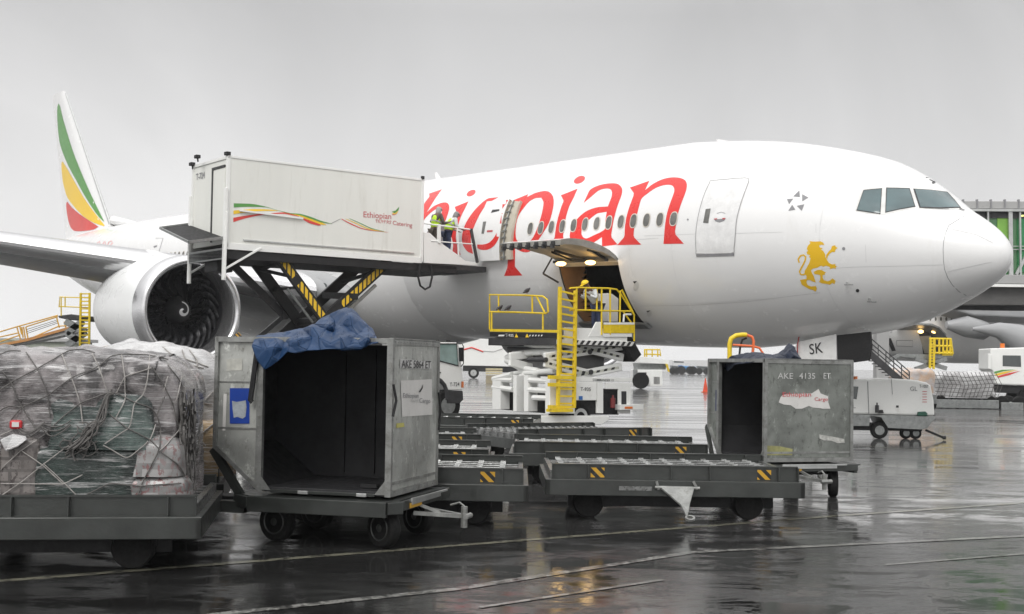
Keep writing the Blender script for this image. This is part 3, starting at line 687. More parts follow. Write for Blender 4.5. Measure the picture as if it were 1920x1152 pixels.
for o_ in (0, 8):
    for j in range(4): q = (j+1) % 4; b.f.append([o_+j, o_+q, o_+4+q, o_+4+j]); b.mi.append(0)
    b.f.append([o_+4, o_+5, o_+6, o_+7]); b.mi.append(0)
b.build('tailplane', M['greypaint'], PLANE)
# script lettering and rear marks on the tail
decal('rear_lettering', [stroke(P, .9) for P in ([(156,459),(159,456),(158,463)], [(163,464),(163,458)], [(171,464),(174,455),(170,464),(177,464)], [(180,466),(183,456),(187,453),(188,458),(184,463),(180,461)], [(190,466),(194,456),(197,453),(198,458),(194,463),(191,461)], [(199,468),(204,455),(209,452),(211,456),(207,461),(203,460)])], M['red'], BF, AX, PLANE, .01, 5)
decal('rear_door_outline', [stroke([(292,447),(306,447),(299,470),(297,478)], .8)], M['txtgrey'], BF, AX, PLANE, .01, 5)
decal('rear_port', [[(288,462),(295,460),(294,463),(289,465)], [(281,474),(284,474),(283,479)]], M['txtgrey'], BF, AX, PLANE, .01)
# ------------------------------------------------------------------ wings
def wsec(l, le, te, u, th, n=26):
    P = []
    for i in range(n):
        x = (i / (n-1)) ** 1.8; P.append((x, 5 * th * (.2969*sqrt(x) - .126*x - .3516*x*x + .2843*x**3 - .1036*x**4)))
    c = te - le
    up = [V((le + c*x, l, u + c * (y * 1.0) - .9 * 0)) for x, y in P]; dn = [V((le + c*x, l, u - c * y * 1.05)) for x, y in P[::-1]]
    return up + dn[:-1]
def wing(s_):
    secs = [(1.5, 24.9, 41, -1.95, .15), (3.1, 25.9, 40.8, -1.72, .145), (4.6, 26.4, 40.6, -1.5, .135), (9.6, 29.2, 40.9, -.72, .115), (16, 33.6, 43.5, .15, .10), (24, 39.2, 46.8, 1.3, .10), (30.5, 43.8, 49.2, 2.3, .09), (32.4, 46.5, 49.6, 2.6, .09)]
    m = MB(); n = 0
    for l, le, te, u, th in secs:
        q = wsec(l * s_, le, te, u, th); n = len(q); m.v += [tuple(p) for p in q]
    for i in range(len(secs)-1):
        for j in range(n): q = (j+1) % n; m.f.append([i*n+j, i*n+q, (i+1)*n+q, (i+1)*n+j]); m.mi.append(0)
    m.f.append(list(range((len(secs)-1)*n, len(secs)*n))); m.mi.append(0)
    o = m.build('wing', M['greypaint'], PLANE, smooth=50)
    e = MB(); 
    for i in range(2, len(secs)-1):
        A = wsec(secs[i][0]*s_, *secs[i][1:]); B = wsec(secs[i+1][0]*s_, *secs[i+1][1:])
        idx = [10,9,8,7,6,5,4,3,2,1,0,-1,-2,-3,-4,-5]
        for j in range(len(idx)-1):
            c_ = lambda P, k, q_: P[k] + V((-.03, 0, .02 * (1 if k > 0 else -1 if k < 0 else 0)))
            e.face([c_(A, idx[j], 0), c_(A, idx[j+1], 0), c_(B, idx[j+1], 0), c_(B, idx[j], 0)])
    e.build('slat', M['bareskin'], o, smooth=50)
    for l, a in ((13.2, 39.5), (17.6, 41.8), (22.5, 44.5)):
        f_ = MB(); N2 = 10; P = []; R_ = []
        uu = interp([s[0] for s in secs], [s[3] for s in secs], l)
        for i in range(N2+1):
            t = i/N2; P.append(V((a + 6.2*t - 1, l*s_, uu - .55 - .5*sin(pi*t)*.6 - .25*t))); R_.append(.05 + .42 * sin(pi * t) ** .7)
        f_.tube(P, R_, 12); f_.build('flap_track_fairing', M['greypaint'], o, smooth=True)
    return o
wing(1); wing(-1)
# wing root glove and belly fairing
b = MB(); sec = []
ff = [(22.6, .05), (23.4, .40), (24.6, .72), (26.5, .92), (29, 1), (36, 1), (41, .9), (44, .6), (46, .1)]
for a, k in ff:
    for j in range(25):
        t = -pi * j / 24; w_ = 2.9 + .95 * k; hh = 3.0 + .62 * k
        b.v.append((a, w_ * cos(t), -.9 * k * (1 if True else 1) + (hh - .9*k) * sin(t)))
for i in range(len(ff)-1):
    for j in range(24): b.f.append([i*25+j, i*25+j+1, (i+1)*25+j+1, (i+1)*25+j]); b.mi.append(0)
b.build('belly_fairing', M['white'], PLANE, smooth=60)
b = MB(); gl = []
for i, (a, r_) in enumerate(((25.2, .06), (25.6, .35), (26.3, .62), (27.4, .8), (29.5, .95), (33, 1.0))): gl.append((V((a, 3.05 + .75 * min(1, i/3), -1.62 + .04 * i)), r_))
b.tube([p for p, r_ in gl], [r_ for p, r_ in gl], 16); b.build('wing_root_glove', M['greypaint'], PLANE, smooth=True)
decal('landing_light', [ell(606, 536, 7.5, 5, 0, 14)], M['glass'], bvh_of([b], AX), AX, PLANE, .02)
# ------------------------------------------------------------------ engines
def engine(l, full_=True):
    O = V((26.2, l, -2.42)); A = V((1, 0, .0))
    pf = [(0.0, 1.72), (-.035, 1.76), (-.03, 1.80), (.05, 1.86), (.25, 1.925), (.6, 1.965), (1.2, 1.99), (2.2, 2.0), (3.4, 1.95), (4.6, 1.82), (5.6, 1.64), (5.62, 1.58), (5.3, 1.5), (4.8, 1.45)]
    m = MB(); m.lathe(pf, O, A, 64); N = m.build('engine_nacelle', mat('nacelle_paint', (.80, .81, .805), .3, 0, .004, .4, coat=.2), PLANE, smooth=60)
    m = MB(); m.lathe([(.62, 1.985), (.42, 1.974), (.25, 1.947), (.05, 1.885), (-.04, 1.82), (-.06, 1.765), (-.035, 1.70), (.08, 1.63), (.3, 1.585), (.6, 1.575), (1.02, 1.585)], O, A, 64); m.build('inlet_lip', M['bareskin'], N, smooth=60)  # bright metal runs deep inside, standing in for the lit duct wall
    m = MB(); m.lathe([(1.0, 1.592), (1.1, 1.60), (1.3, 1.64), (1.75, 1.64)], O, A, 64); m.build('inlet_duct', mat('inlet_lining', (.055, .055, .06), .4, .1, .1, 3), N, smooth=60)
    m = MB(); m.lathe([(1.72, 1.64), (1.72, .02)], O, A, 48); m.build('fan_stator', M['void'], N)
    for k in range(22):
        t0 = 2*pi*k/22; m = MB(); nr, nc = 9, 3
        for i in range(nr+1):
            x = i/nr; r_ = .50 + 1.12*x; tw = .2 + .95*x; sweep = -.30*sin(pi*x*.95) + .16*x*x*1.2; ch = .26 + .24*sin(pi*min(1, x*.9 + .1))
            for j in range(nc+1):
                y = (j/nc - .5) * ch; th = t0 + sweep * 1.1 + y * sin(tw) / r_
                m.v.append(tuple(O + V((1.42 + y * cos(tw) - .03*sin(pi*j/nc), r_*cos(th), r_*sin(th)))))
        for i in range(nr):
            for j in range(nc): p = i*(nc+1)+j; m.f.append([p, p+1, p+nc+2, p+nc+1]); m.mi.append(0)
        m.build('fan_blade', M['blade'], N, smooth=80)
    m = MB(); m.lathe([(.78, .001), (.80, .06), (.88, .16), (1.05, .33), (1.25, .46), (1.42, .52)], O, A, 32); SPN = m.build('spinner', M['black'], N, smooth=60)
    m = MB(); P = []
    for k in range(26):
        t = k/25; an = 1.0 + t * 6.2 * .95; rr = .05 + .26 * t
        P.append((an, rr, .028 + .045 * sin(pi * min(1, t * 1.0)) ))
    for k in range(25):
        q = []
        for an, rr in ((P[k][0], P[k][1]-P[k][2]), (P[k][0], P[k][1]+P[k][2]*.5), (P[k+1][0], P[k+1][1]+P[k+1][2]*.5), (P[k+1][0], P[k+1][1]-P[k+1][2])):
            rr = max(.002, rr); ax_ = interp([.001, .06, .16, .33, .46, .52], [.78, .80, .88, 1.05, 1.25, 1.42], rr) - .012
            q.append(O + V((ax_, rr*cos(-an+2.2), rr*sin(-an+2.2))))
        m.face(q)
    m.build('spiral_mark', mat('spiral_white', (.75, .75, .75), .5), SPN)
    m = MB(); m.lathe([(4.6, 1.25), (5.8, 1.15), (7.0, .85), (7.6, .7), (7.7, .62), (7.4, .55), (8.8, .05)], O, A, 32); m.build('core_nozzle', M['steel'], N, smooth=60)
    m = MB(); m.prism([O + V((1.4, -.18, 1.85)), O + V((2.6, -.2, 2.05)), O + V((4.2, -.22, 2.3)), O + V((9.5, -.22, 1.75)), O + V((8.0, -.2, .75)), O + V((4.5, -.22, 1.3))], (0, .4, 0)); m.build('pylon', M['white'], N, bevel=.08)
    return N
M['blade'] = mat('fan_blade_carbon', (.028, .028, .031), .28, .3, .1, 3)
engine(9.61); engine(-9.61)
# ------------------------------------------------------------------ landing gear
b = MB(); b.tube([(6.5, 0, -5.1), (6.5, 0, -2.7)], .13, 12); b.tube([(6.5, 0, -4.2), (5.2, 0, -2.9)], .07); b.tube([(6.5, -.45, -5.0), (6.5, .45, -5.0)], .08)
NG = b.build('nose_gear', M['alu'], PLANE, smooth=True)
for l in (-.38, .38): b = MB(); b.lathe([(-.17, .3), (-.17, .46), (-.1, .54), (.1, .54), (.17, .46), (.17, .3)], (6.5, l, -4.93), (0, 1, 0), 24, cap=True); b.build('wheel', M['tyre'], NG, smooth=40)
b = MB(); b.prism([AX.pl(*q, 1, .75) for q in ((1497, 641), (1567, 627), (1568, 676), (1480, 700), (1478, 668))], (0, -.05, 0)); GD = b.build('gear_door', mat('gear_door_white', (.84, .84, .83), .35), PLANE, bevel=.01)
b = MB(); b.prism([AX.pl(*q, 1, .7) for q in ((1567, 629), (1632, 622), (1634, 650), (1630, 676), (1600, 680), (1568, 678))], (0, -.06, 0)); b.build('gear_door', M['black'], PLANE, bevel=.02)
b = MB(); b.tube([AX.pl(1498, 632, 1, .8), AX.pl(1495, 650, 1, .8), AX.pl(1496, 700, 1, .8)], .015, 6); b.build('safety_ribbon', mat('red_ribbon', (.4,.03,.03), .7), PLANE)
for s_ in (1, -1):
    b = MB(); b.tube([(37.5, 5.4*s_, -5.4), (37.5, 5.4*s_, -1.6)], .2, 12); b.tube([(36, 5.4*s_, -5.75), (39, 5.4*s_, -5.75)], .14); MG = b.build('main_gear', M['alu'], PLANE, smooth=True)
    for da in (-1.45, 0, 1.45):
        for dl in (-.7, .7): b = MB(); b.lathe([(-.22, .35), (-.22, .58), (-.14, .67), (.14, .67), (.22, .58), (.22, .35)], (37.5+da, (5.4)*s_+dl, -5.72), (0, 1, 0), 24, cap=True); b.build('wheel', M['tyre'], MG, smooth=40)
# ------------------------------------------------------------------ text
def text(s_, size, m, fr, p, xd, yd, parent, name='lettering', ext=.002, align='LEFT', sx=1., sp_=1.):
    """p, xd, yd in the parent's local frame; xd reading direction, yd up"""
    c = bpy.data.curves.new(name, 'FONT'); c.body = s_; c.size = size; c.align_x = align; c.resolution_u = 3; c.offset = .005; c.space_character = sp_
    o = bpy.data.objects.new('tmp', c); col.objects.link(o); dg = bpy.context.evaluated_depsgraph_get()
    me = bpy.data.meshes.new_from_object(o.evaluated_get(dg)); bpy.data.objects.remove(o); me.name = name
    xd = V(xd).normalized(); yd = V(yd).normalized(); zd = xd.cross(yd)
    mt = Matrix((xd * sx, yd, zd)).transposed().to_4x4(); mt.translation = V(p) + zd * ext; me.transform(mt)
    me.materials.clear(); me.materials.append(m); o = bpy.data.objects.new(name, me); col.objects.link(o); o.parent = parent; return o
def along(fr, q0, q1, q2, ax, val, off):
    """baseline start, baseline end, top of first letter as sight points on plane ax=val"""
    a, b_, c = [fr.pl(*q, ax, val) for q in (q0, q1, q2)]; return a, (b_ - a), (c - a)
def ptext(s_, fr, q0, q1, q2, ax, val, m, parent, name='lettering', ext=.006, sp_=1.):
    a, x, y = along(fr, q0, q1, q2, ax, val, 0); y2 = (y - x * (y.dot(x) / x.dot(x)))
    o = text(s_, 1., m, fr, (0,0,0), (1,0,0), (0,1,0), parent, name, 0, sp_=sp_); me = o.data
    xs = [v.co.x for v in me.vertices]; ys = [v.co.y for v in me.vertices]; w_ = max(xs) - min(xs); cap = .72
    n = x.cross(y2).normalized()
    for v in me.vertices: v.co = a + x * ((v.co.x - min(xs)) / w_) + y2 * (v.co.y / cap) + n * ext
    return o
ptext('SK', AX, (1519, 665), (1544, 661), (1518, 645), 1, .75, M['txt'], GD, ext=.012)
# ================================================================== people
def person(name, label, fr, J, cloth, group=None, scale=1.):
    """J: joint positions (local, metres). One continuous body; garments are its children."""
    t = bpy.data.objects.new
    def skin(nm, chains, rad, m, parent, sub=2):
        vs = []; ed = []; rr = []; idx = {}
        def vid(k, p, r):
            if k in idx: return idx[k]
            idx[k] = len(vs); vs.append(V(p)); rr.append(r); return idx[k]
        for ch in chains:
            pr = None
            for k, p, r in ch:
                i = vid(k, p, r)
                if pr is not None and pr != i: ed.append((pr, i))
                pr = i
        me = bpy.data.meshes.new(nm); me.from_pydata(vs, ed, []); o = bpy.data.objects.new(nm, me); col.objects.link(o)
        sk = o.modifiers.new('skin', 'SKIN'); sk.use_smooth_shade = True
        for v, r in zip(me.skin_vertices[0].data, rr): v.radius = (r[0], r[1]) if isinstance(r, tuple) else (r, r)
        me.skin_vertices[0].data[0].use_root = True
        ss = o.modifiers.new('sub', 'SUBSURF'); ss.levels = sub; ss.render_levels = sub
        dg = bpy.context.evaluated_depsgraph_get(); m2 = bpy.data.meshes.new_from_object(o.evaluated_get(dg)); bpy.data.objects.remove(o)
        m2.name = nm; m2.materials.clear(); m2.materials.append(m); o = bpy.data.objects.new(nm, m2); col.objects.link(o)
        for p in m2.polygons: p.use_smooth = True
        if parent: o.parent = parent
        return o
    P = {k: V(v) for k, v in J.items()}
    sh = P['chest']; ch = []
    ch.append([('hip', P['hip'], (.15, .11)), ('waist', P['waist'], (.14, .10)), ('chest', P['chest'], (.17, .12)), ('neck', P['neck'], .06), ('head0', P['neck'].lerp(P['head'], .45), .075), ('head', P['head'], (.085, .10)), ('crown', P['head'] + (P['head'] - P['neck']).normalized() * .09, .075)])
    for s_ in 'LR':
        hp, kn, an, to = P['hip' + s_], P['knee' + s_], P['ank' + s_], P['toe' + s_]
        ch.append([('hip', P['hip'], 0), ('hip' + s_, hp, .10), ('knee' + s_, kn, .065), ('ank' + s_, an, .045), ('toe' + s_, to, .035)])
        shd, el, wr = P['sh' + s_], P['elb' + s_], P['wri' + s_]
        ch.append([('chest', P['chest'], 0), ('sh' + s_, shd, .06), ('elb' + s_, el, .042), ('wri' + s_, wr, .027)])
        d = (wr - el).normalized(); sd_ = d.cross(V((0, 0, 1))); sd_ = sd_.normalized() if sd_.length > .1 else V((1, 0, 0)); dn = d.cross(sd_).normalized()
        pm = wr + d * .07; ch.append([('wri' + s_, wr, .027), ('palm' + s_, pm, (.030, .016))])
        for q in range(4):
            b0 = pm + sd_ * (.024 - .016*q) + d * .015; ln = (.07, .078, .073, .058)[q]
            ch.append([('palm' + s_, pm, 0), (f'f{q}a{s_}', b0 + d * ln * .45 - dn * .008, .009), (f'f{q}b{s_}', b0 + d * ln * .8 - dn * .028, .008)])
        ch.append([('palm' + s_, pm, 0), ('th' + s_, wr + d*.04 + sd_*.045, .010), ('tb' + s_, wr + d*.075 + sd_*.052, .009)])
    body = skin(name, ch, None, M['skin'], None)
    # face: nose, ears, eyes as shape of the head
    body.matrix_world = Matrix.Translation(fr.o) @ fr.m.to_4x4() @ Matrix.Scale(scale, 4); tag(body, label, 'person', group)
    F = P['face'].normalized(); H = P['head']; up = (P['head'] - P['neck']).normalized(); sx = F.cross(up).normalized()
    b = MB(); b.sph(H + F * .098 - up * .005, .014, .016, .022); 
    b.build('nose', M['skin'], body, smooth=True)
    for s_ in (1, -1): b = MB(); b.sph(H + F*.085 + sx*.032*s_ + up*.018, .011, .011, .009); b.build('eye', M['hair'], body, smooth=True); b = MB(); b.sph(H + sx*.088*s_, .012, .018, .028); b.build('ear', M['skin'], body, smooth=True)
    trunk = lambda g: [('hip', P['hip'].lerp(P['waist'], .1), (.155+g, .125+g)), ('waist', P['waist'], (.15+g, .115+g)), ('chest', P['chest'], (.175+g, .135+g)), ('nb', P['chest'].lerp(P['neck'], .6), .085 + g)]
    sl = [trunk(.012)]
    for s_ in 'LR': sl.append([('chest', P['chest'], 0), ('sh'+s_, P['sh'+s_], .078), ('elb'+s_, P['elb'+s_], .056), ('w'+s_, P['elb'+s_].lerp(P['wri'+s_], .85), .040)])
    skin('jacket', sl, None, cloth['jacket'], body)
    tl = [[('hip', P['hip'], (.155, .125))]]
    for s_ in 'LR': tl.append([('hip', P['hip'], 0), ('hip'+s_, P['hip'+s_], .115), ('knee'+s_, P['knee'+s_], .082), ('an'+s_, P['knee'+s_].lerp(P['ank'+s_], .93), .066)])
    skin('trousers', tl, None, cloth['trousers'], body)
    for s_ in 'LR': skin('shoe', [[('a', P['ank'+s_] + V((0,0,-.02)), .055), ('b', P['toe'+s_], .048)]], None, M['black'], body, 1)
    if 'vest' in cloth:
        vst = skin('vest', [trunk(.030)], None, cloth['vest'], body)
        b = MB(); c = P['waist'].lerp(P['chest'], .35); ax_ = (P['chest'] - P['waist']).normalized(); b.lathe([(-.025, .205), (.025, .205)], c, ax_, 20)
        b.build('reflective_band', M['hood'], vst)
    if 'cap' in cloth:
        b = MB(); c = H + up * .035; n = 16; vs = []; 
        for i in range(6):
            t = i/5*pi/2; rr_ = .108*cos(t)
            for k in range(n): an = 2*pi*k/n; vs.append(c + sx*cos(an)*rr_ + F*sin(an)*rr_*1.08 + up*.10*sin(t))
        b.add(vs, [(i*n+k, i*n+(k+1) % n, (i+1)*n+(k+1) % n, (i+1)*n+k) for i in range(5) for k in range(n)]); b.prism([c + F*.09 + sx*.07, c + F*.18 + sx*.05, c + F*.18 - sx*.05, c + F*.09 - sx*.07], up*.012)
        b.build('cap', cloth['cap'], body, smooth=True)
    elif 'hood' in cloth:
        skin('hood', [[('a', P['chest'].lerp(P['neck'], .7), .095), ('b', P['neck'].lerp(H, .5) - F*.015, .10), ('c', H - F*.022 + up*.02, .115), ('d', H - F*.02 + up*.085, .085)]], None, cloth['hood'], body)
    else:
        skin('hair', [[('a', H - F*.03 - up*.02, .075), ('c', H - F*.015 + up*.05, .098), ('d', H - F*.01 + up*.085, .075)]], None, M['hair'], body)
    return body
def stand(face=0, lean=0., armL=(.3, -.4), bend=0):
    """a standing pose facing local +y; lean forward"""
    J = {'hip': (0, 0, .93), 'hipL': (.09, 0, .88), 'hipR': (-.09, 0, .88), 'kneeL': (.10, .05, .49), 'kneeR': (-.10, .02, .49), 'ankL': (.11, -.02, .09), 'ankR': (-.11, -.05, .09), 'toeL': (.13, .15, .045), 'toeR': (-.13, .12, .045)}
    def up(x, y, z):
        h = z - .93; return (x, y + h * sin(lean), .93 + h * cos(lean))
    J['waist'] = up(0, 0, 1.10); J['chest'] = up(0, .01, 1.34); J['neck'] = up(0, .02, 1.50); J['head'] = up(0, .05, 1.63)
    J['shL'] = up(.19, 0, 1.42); J['shR'] = up(-.19, 0, 1.42)
    J['elbL'] = V(up(.25, .05, 1.14)) + V((0, .10, 0)); J['elbR'] = V(up(-.25, .05, 1.14)) + V((0, .10, 0))
    J['wriL'] = V(J['elbL']) + V((-.06, .24, .06 - bend)); J['wriR'] = V(J['elbR']) + V((.06, .24, .04 - bend))
    J['face'] = (0, cos(lean), -sin(lean) * .9); return J
# ================================================================== catering truck with its box raised
def aof(a, l): return AXF.wor((a, l, 0))
TF = Fr(aof(18.75, 8.6), AXF.ang)                      # local x aft, y starboard (rear of truck), z up
TRK = thing('catering_truck', 'catering truck T-724 with its white box raised to the aircraft door', 'truck', TF)
tp = lambda x, y, v=-1.25: TF.pl(x, y, 0, v)
zt_, zb_ = 7.72, 5.22; yr, yf = 3.76, -2.9
b = MB(); b.box(-1.25, 1.25, yf, yr, zb_, zt_); BOX = b.build('box_body', M['boxwhite'], TRK, bevel=.02)
b = MB()
for x in (-1.27, 1.27):
    b.box(min(x, x*.98), max(x, x*.98), yf, yr, zt_ - .02, zt_ + .05); b.box(min(x, x*.96), max(x, x*.96), yf, yr, zb_ - .16, zb_ + .03)
    for y in (yf, yr): b.box(min(x, x*.93), max(x, x*.93), y-.05, y+.05, zb_ - .1, zt_ + .02)
b.box(-1.27, 1.27, yr - .02, yr + .03, zt_ - .04, zt_ + .05)
b.build('edge_trim', M['white2'], BOX, bevel=.006)
b = MB(); b.box(-1.285, -1.25, yf + .3, yr - .5, zb_ + .12, zb_ + .16); b.build('side_rail', M['alu'], BOX)
b = MB(); b.box(-1.22, 1.22, yf - 1.4, yr + .1, zb_ - .42, zb_ - .17); b.build('underframe', M['black'], TRK, bevel=.01)
# rear door
rz = yr + .012
b = MB(); b.box(-1.05, -.25, yr, rz + .012, zb_ + .12, zt_ - .28); DR = b.build('rear_door', M['boxwhite'], BOX, bevel=.01)
b = MB(); b.box(-.25, -.17, yr, rz + .03, zb_ + .1, zt_ - .2); b.box(-1.05, -.25, yr, rz + .03, zt_ - .27, zt_ - .2); b.build('door_gasket', M['dgrey'], BOX)
text('T-724', .26, M['txtgrey'], TF, (1.02, rz + .002, zt_ - .42), (-1, 0, 0), (0, 0, 1), BOX)
for x, y, z in ((-1.2, yr, zt_ + .05), (1.2, yr + .05, zt_ + .02), (.35, yr + .25, zt_ + .12)):
    b = MB(); b.box(x-.1, x+.08, y-.04, y+.10, z, z+.1); b.bar((x, y, z-.1), (x, y+.02, z+.05), .04); b.build('work_lamp', M['black'], BOX, bevel=.01)
b = MB(); b.box(-1.3, -1.22, yf-.03, yf+.06, zt_+.03, zt_+.13); b.build('corner_lamp', M['black'], BOX)
# livery on the side (plane x=-1.25)
def zb4(P): return [(300 + x / 3.692, 270 + y / 3.692) for x, y in P]
def flat(name, P, m, fr, ax, val, off, parent):
    b = MB(); pts = [fr.pl(*q, ax, val) for q in P]; b.face([p + V(off) for p in pts]); return b.build(name, m, parent)
so_ = (-.008, 0, 0)
def ribbon(top, bot, m, off=so_):
    """band between two traced edges"""
    b = MB(); n = 14
    def samp(P):
        xs = [p[0] for p in P]; ys = [p[1] for p in P]; return lambda x: spl(xs, ys, x)
    x0, x1 = top[0][0], top[-1][0]; f0, f1 = samp(top), samp(bot)
    for i in range(n):
        xa, xb = x0 + (x1-x0)*i/n, x0 + (x1-x0)*(i+1)/n
        b.face([TF.pl(*zb4([(x, f(x))])[0], 0, -1.25) + V(off) for x, f in ((xa, f0), (xb, f0), (xb, f1), (xa, f1))])
    b.build('livery_stripe', m, BOX)
ribbon([(510,412),(620,415),(720,432),(815,460),(900,480)], [(510,440),(620,436),(720,438),(815,462),(900,486)], M['green'])
ribbon([(508,462),(560,458),(650,452),(760,455),(815,462)], [(508,488),(560,480),(650,468),(760,464),(815,464)], M['yel'])
ribbon([(507,512),(600,496),(700,484),(800,480)], [(507,542),(600,514),(700,494),(800,484)], M['redband'])
ribbon([(770,480),(860,475),(900,482),(960,500)], [(770,485),(860,485),(900,493),(960,504)], M['redband'])
ribbon([(900,480),(960,484),(1040,505),(1120,535),(1190,553)], [(900,484),(960,492),(1040,518),(1120,545),(1190,554)], M['green'], (-.012,0,0))
ribbon([(900,484),(960,492),(1040,518),(1120,545),(1150,560)], [(900,488),(960,500),(1040,532),(1120,560),(1150,562)], M['yel'])
ribbon([(985,512),(1040,532),(1110,558)], [(985,522),(1040,552),(1095,566)], M['redband'], (-.012,0,0))
ribbon([(1185,554),(1250,520)], [(1185,550),(1250,517)], M['txtgrey'])
ribbon([(1255,517),(1320,550),(1420,590),(1580,612)], [(1255,522),(1320,558),(1420,595),(1580,613)], M['redband'])
ribbon([(1285,518),(1350,545),(1450,588),(1560,610)], [(1285,521),(1350,551),(1450,594),(1560,612)], M['yel'])
ribbon([(1310,516),(1380,545),(1460,582),(1550,606)], [(1310,519),(1380,550),(1460,587),(1550,608)], M['green'], (-.010,0,0))
ptext('Ethiopian', TF, *zb4([(1408,508),(1600,522),(1409,466)]), 0, -1.25, M['txtred'], BOX)
ptext('የኢትዮጵያ', TF, *zb4([(1492,545),(1600,555),(1493,522)]), 0, -1.25, M['txtred'], BOX)
ptext('Catering', TF, *zb4([(1610,560),(1745,578),(1611,530)]), 0, -1.25, M['txtred'], BOX)
for P, m_ in (([(1602,470),(1630,462),(1655,436),(1650,460),(1625,480)], 'green'), ([(1604,478),(1628,480),(1650,462),(1640,482),(1615,488)], 'yel'), ([(1604,486),(1622,490),(1638,484),(1625,494),(1610,493)], 'redband')): flat('logo_feather', zb4(P), M[m_], TF, 0, -1.25, so_, BOX)
# rail across the side stripes
b = MB(); b.bar(tp(*zb4([(545,462)])[0]) + V((-.05,0,0)), tp(*zb4([(985,518)])[0]) + V((-.05,0,0)), .05, .05); b.build('guide_rail', M['white2'], BOX)
# rear platform, posts
pA_, pB_, pC_, pD_ = TF.pl(421, 449, 1, yr + .05), TF.pl(354, 457.6, 1, yr + 1.25), TF.pl(300, 431, 1, yr + 1.0), TF.pl(352, 424, 1, yr + .05)
b = MB(); b.prism([pA_, pB_, pC_, pD_], (0, 0, .05)); b.build('tail_platform', M['void'], TRK, bevel=.01)
b = MB(); b.bar(pA_ + V((0,0,.05)), pB_ + V((0,0,.05)), .06, .08); b.bar(pB_ + V((0,0,.05)), pC_ + V((0,0,.05)), .05, .06); b.bar(pC_ + V((0,0,.05)), pD_ + V((0,0,.05)), .06, .08); b.build('platform_edge', M['steel'], TRK)
for x, yy in ((-1.27, yr + .08), (1.25, yr + .06)):
    b = MB(); b.bar((x, yy, zb_ - 1.05), (x, yy, zb_ + 1.6), .12, .09, (0,1,0)); b.bar((x, yy, zb_ - 1.0), (x, yy - .02, zb_ + .9), .17, .06, (0,1,0))
    b.bar((x, yy, zb_ - .75), (x, yy - 1.15, zb_ - .05), .06); b.build('guide_post', M['white2'], TRK, bevel=.008)
b = MB(); b.box(-1.25, 1.25, yr + .02, yr + .1, zb_ - .45, zb_ - .12); b.build('rear_beam', M['steel'], TRK)
b = MB(); b.box(-.4, .5, yr - .6, yr - .1, zb_ - .75, zb_ - .42); b.build('hydraulic_box', M['black'], TRK, bevel=.02)
# scissor legs
M['armyel'] = hazard('yellow_blocks_on_black', (.78, .50, .02), (.02,.018,.015), .15, 0, 'YZ', .66)
def arm(p0, p1, w_, h_, name, m, parent): b = MB(); b.bar(p0, p1, w_, h_); return b.build(name, m, parent, bevel=.01)
cx_, cz_ = TF.pl(610, 602, 0, -.95).y, TF.pl(610, 602, 0, -.95).z
topA = TF.pl(515, 474, 0, -.95); topB = TF.pl(735, 500, 0, -.95)
zg = 1.0
for xx in (-.95, .75):
    A0 = V((xx, topA.y, topA.z + .05)); B0 = V((xx, topB.y, topA.z + .05)); C0 = V((xx, cx_, cz_))
    kA = (zg - C0.z) / (C0.z - A0.z); A1 = C0 + (C0 - A0) * (-kA) * -1; A1 = C0 + (C0 - A0) * ((C0.z - zg) / (A0.z - C0.z)); B1 = C0 + (C0 - B0) * ((C0.z - zg) / (B0.z - C0.z))
    arm(A0, A1, .12, .34, 'scissor_arm', M['black'], TRK); arm(B0 + V((.14, 0, 0)), B1 + V((.14, 0, 0)), .12, .34, 'scissor_arm', M['black'], TRK)
    if xx < 0:
        for P0, P1, dx in ((A0, C0, -.07), (B0, C0, .06)):
            d = (P1 - P0); ex = V((1, 0, 0)); up_ = d.cross(ex).normalized(); x_ = V((dx if dx < 0 else .065, 0, 0))
            for t0, t1 in (((.06, .36), (.46, .93)) if P0 is A0 else ((.08, .74),)):
                a_0, a_1 = P0 + d*t0 + x_, P0 + d*t1 + x_; b = MB(); b.face([a_0 + up_*.10, a_1 + up_*.10, a_1 - up_*.10, a_0 - up_*.10]); b.build('hazard_marking', M['armyel'], TRK)
b = MB(); b.cyl((-1.05, cx_, cz_), (1.0, cx_, cz_), .12); b.box(-.9, .9, cx_ - .35, cx_ + .0, cz_ + .15, cz_ + .5) if False else None; b.build('pivot_tube', M['black'], TRK, smooth=True)
mid = lambda P, Q, t: P.lerp(Q, t)
A0 = V((-.95, topA.y, topA.z)); A0b = V((.75, topA.y, topA.z)); C0 = V((-.95, cx_, cz_)); C0b = V((.75, cx_, cz_)); B0 = V((-.8, topB.y, topA.z)); B0b = V((.89, topB.y, topA.z))
b = MB(); b.bar(mid(A0, C0, .12), mid(A0b, C0b, .22), .08); b.bar(mid(A0, C0, .35), mid(A0b, C0b, .2), .10); b.bar(mid(A0, C0, .5), mid(A0b, C0b, .5), .08)
b.bar(mid(B0, C0, .12), mid(B0b, C0b, .12), .10); b.bar(mid(B0, C0, .15), mid(B0b, C0b, .32), .10); b.bar(mid(B0, C0, .6), mid(B0b, C0b, .55), .45, .2); b.build('cross_brace', M['black'], TRK)
b = MB(); b.bar(mid(B0, C0, .25) + V((-.1,0,-.3)), mid(B0, C0, .9) + V((-.1,0,-.3)), .09); b.bar(mid(A0, C0, .4) + V((.2, .15,-.25)), mid(A0, C0, .95)+ V((.2,.15,-.25)), .06); b.build('hydraulic_ram', M['steel'], TRK)
